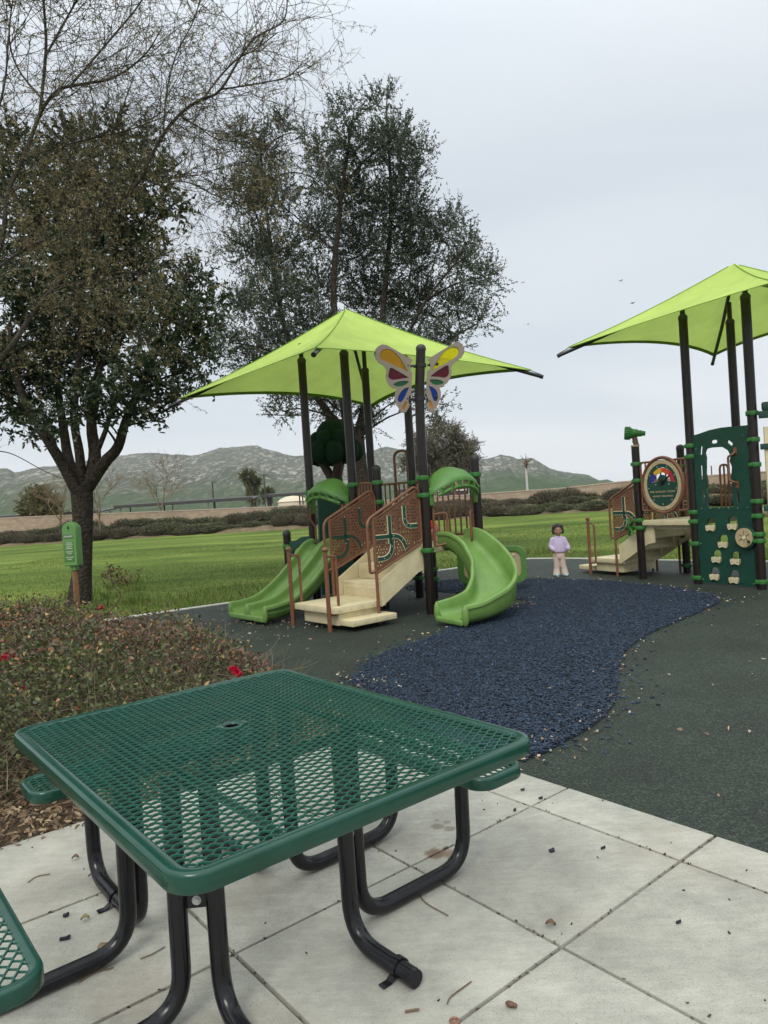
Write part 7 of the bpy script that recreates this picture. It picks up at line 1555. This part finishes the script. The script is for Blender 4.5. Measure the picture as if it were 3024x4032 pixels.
def ell(c, rx_, ry_, n=18, ax=Vector((1, 0, 0)), ay=Vector((0, 1, 0))): return [Vector(c) + ax * rx_ * math.cos(2 * PI * i / n) + ay * ry_ * math.sin(2 * PI * i / n) for i in range(n)]
gl = thing('person', 'small child in lilac sweatshirt and flared pale pink trousers standing on the dark rubber surface', 'child', (3.075, 12.72, -0.008), R(-8))
# body: head, neck, trunk, forearms with hands, legs (front is -y)
b = MB(); hc = Vector((0.005, -0.012, 0.832))
b.ball(hc, (0.074, 0.084, 0.094), 20, 16); b.ball(hc + Vector((0, -.030, -.042)), (0.058, 0.052, 0.050), 16, 12)
for s_ in (-1, 1): b.ball(hc + Vector((s_ * .036, -.056, -.034)), (.024, .022, .022), 12, 8); b.ball(hc + Vector((s_ * .075, .005, -.018)), (.010, .017, .022), 10, 8)
b.ball(hc + Vector((0, -.086, -.022)), (.013, .013, .012), 10, 8); b.ball(hc + Vector((0, -.082, -.052)), (.020, .012, .011), 10, 8); b.ball(hc + Vector((0, -.070, -.080)), (.020, .016, .014), 10, 8)
b.tube([(0.0, 0.0, .69), (0.003, -.004, .78)], [.042, .038], 14); b.tube([(0, 0, .40), (0, 0, .55), (0, 0, .64), (0, 0, .71)], [.075, .075, .060, .036], 16)
eL, wL = Vector((-.135, -.005, .545)), Vector((-.085, -.085, .455)); eR, wR = Vector((.150, -.01, .545)), Vector((.175, -.055, .450))
for sh, e_, w_, pl in ((Vector((-.095, 0, .665)), eL, wL, (.3, -.5, .5)), (Vector((.095, 0, .665)), eR, wR, (-.8, -.4, .2))): b.tube([sh, e_, w_], [.034, .028, .019], 12); hand(b, w_, (w_ - e_), pl, 1.05)
for s_, fx_ in ((-1, -.058), (1, .088)): b.tube([(s_ * .045, 0, .42), (s_ * .05 + .006, -.008, .23), (fx_, 0, .04)], [.055, .042, .028], 12); b.ball((fx_, -.03, .025), (.026, .055, .022), 12, 8)
body = fused(b, 'body', M['skin'], gl, .005, 2)
b = MB()
for s_ in (-1, 1): b.ball(hc + Vector((s_ * .030, -.0795, -.006)), (.0110, .005, .0062), 10, 6)
b.build('eyes', M['eye'], gl, smooth=60); b = MB()
for s_ in (-1, 1): b.tube([hc + Vector((s_ * .016, -.084, .014)), hc + Vector((s_ * .030, -.083, .018)), hc + Vector((s_ * .045, -.075, .013))], .0022, 6)
b.build('eyebrows', M['hair'], gl, smooth=60); b = MB(); b.ball(hc + Vector((0, -.0925, -.053)), (.017, .004, .006), 10, 6); b.build('lips', M['lip'], gl, smooth=60)
b = MB(); b.ball(hc + Vector((0, .012, .024)), (0.086, 0.088, 0.090), 24, 16)
for i in range(46):
    a = rng.uniform(-.35, PI + .35); z_ = rng.uniform(-.05, .080); r_ = .080 * math.sqrt(max(.05, 1 - ((z_ - .02) / .10) ** 2)); b.ball(hc + Vector((r_ * math.cos(a) * 1.02, .018 + r_ * math.sin(a), z_)), rng.uniform(.017, .028), 8, 6)
for i in range(14):
    s_ = -1 if i % 2 else 1; b.ball(hc + Vector((s_ * rng.uniform(.070, .100), rng.uniform(-.02, .04), rng.uniform(-.075, .0))), rng.uniform(.016, .026), 8, 6)
for i in range(7): b.ball(hc + Vector((-.054 + .018 * i, -.052 + .012 * abs(i - 3) / 3, .066 - .014 * abs(i - 3) / 3)), .016, 8, 6)
hr = fused(b, 'hair', M['hair'], gl, .0045, 1)
b = MB(); rg = []
for z_, rx_, ry_, oy in ((.425, .112, .086, -.004), (.430, .120, .094, -.004), (.455, .124, .098, -.006), (.52, .120, .096, -.006), (.60, .112, .088, -.002), (.655, .104, .076, 0), (.690, .086, .064, 0), (.714, .062, .054, -.006), (.722, .050, .046, -.008)): rg.append(ell((0.004, oy, z_), rx_, ry_, 22))
b.loft(rg); 
for sh, e_, w_ in ((Vector((-.092, 0, .655)), eL, wL), (Vector((.092, 0, .655)), eR, wR)):
    d_ = (w_ - e_).normalized(); b.tube(smooth_path([sh + Vector((-sh.x * .3, 0, -.01)), sh, sh.lerp(e_, .55), e_, e_.lerp(w_, .55), w_ - d_ * .012], 4), [.050] * 4 + [.050, .049, .047, .046, .045, .044, .043, .042, .042, .041, .041, .041, .041, .040, .034, .028, .027], 14)
sw = fused(b, 'sweatshirt', M['lilac'], gl, .006, 2)
b = MB()
b.loft([ell((0.004, 0, z_), rx_, ry_, 20) for z_, rx_, ry_ in ((.285, .040, .040), (.30, .075, .062), (.325, .098, .078), (.36, .102, .084), (.43, .098, .078), (.45, .09, .07))])
for s_, fx_ in ((-1, -.058), (1, .088)): b.loft([ell((x_, y_, z_), rx_, ry_, 18) for x_, y_, z_, rx_, ry_ in ((s_ * .050, 0, .40, .054, .072), (s_ * .052 + .002, 0, .31, .056, .070), (s_ * .052 + .006, -.004, .22, .052, .060), (fx_ * .85, 0, .13, .054, .060), (fx_ * .95, 0, .06, .062, .070), (fx_ + (.004 if s_ > 0 else -.0), .004, .020, .068, .078))])
fused(b, 'trousers', M['pinkpants'], gl, .006, 1)
for fx_, a in ((-.050, -.15), (.094, .25)):
    b = MB(); Rm = rotz(a); b.ball(Vector((fx_, -.058, .026)), (.034, .062, .027), 16, 10, Rm); b.ball(Vector((fx_, -.052, .010)), (.036, .066, .010), 16, 8, Rm); b.build('shoe', M['shoe'], gl, smooth=60)
# second child, crouching on the deck behind the stair panel
kd = thing('person', 'child in a red top crouching on the climber deck behind the bent post', 'child', (0, 0, 0), R(20)); kp = Vector((0.58, 10.22, DZ)); kd.location = kp
b = MB(); kh = Vector((0, 0, 0.40)); b.ball(kh, (.072, .082, .092), 18, 14); b.ball(kh + Vector((0, -.03, -.04)), (.056, .05, .05), 14, 10); b.ball(kh + Vector((0, -.086, -.02)), .012, 10, 8)
for s_ in (-1, 1): b.ball(kh + Vector((s_ * .074, 0, -.02)), (.01, .016, .02), 10, 8)
b.tube([(0, 0, .08), (0, .0, .22), (0, 0, .33), (0, 0, .38)], [.09, .085, .06, .036], 14)
for s_ in (-1, 1):
    b.tube([(s_ * .06, .02, .09), (s_ * .10, -.16, .20), (s_ * .09, -.13, .03)], [.055, .045, .032], 12); b.ball((s_ * .09, -.16, .022), (.026, .055, .022), 10, 8); w_ = Vector((s_ * .06, -.22, .19)); b.tube([(s_ * .09, 0, .29), (s_ * .14, -.08, .20), w_], [.034, .027, .018], 10); hand(b, w_, (-s_ * .3, -.9, -.1), (0, 0, 1), 1.0)
fused(b, 'body', M['skin'], kd, .006, 2)
b = MB(); b.ball(kh + Vector((0, .016, .022)), (.082, .084, .086), 18, 12)
for i in range(20): a = rng.uniform(0, PI); b.ball(kh + Vector((.075 * math.cos(a), .02 + .075 * math.sin(a), rng.uniform(-.06, .07))), .022, 8, 6)
fused(b, 'hair', M['hair'], kd, .007, 1)
b = MB(); b.loft([ell((0, 0, z_), rx_, ry_, 18) for z_, rx_, ry_ in ((.07, .105, .092), (.16, .108, .094), (.26, .10, .08), (.31, .07, .055), (.335, .044, .042))])
for s_ in (-1, 1): b.tube([(s_ * .07, 0, .285), (s_ * .10, -.01, .275), (s_ * .145, -.08, .20), (s_ * .10, -.16, .19)], [.045, .045, .038, .03], 12)
fused(b, 'top', M['redshirt'], kd, .006, 1)
b = MB(); b.ball((0, .02, .075), (.11, .10, .07), 16, 10)
for s_ in (-1, 1): b.tube([(s_ * .06, .0, .085), (s_ * .10, -.16, .20), (s_ * .09, -.13, .05)], [.062, .052, .042], 12)
fused(b, 'trousers', M['pinkcloth'], kd, .006, 1)
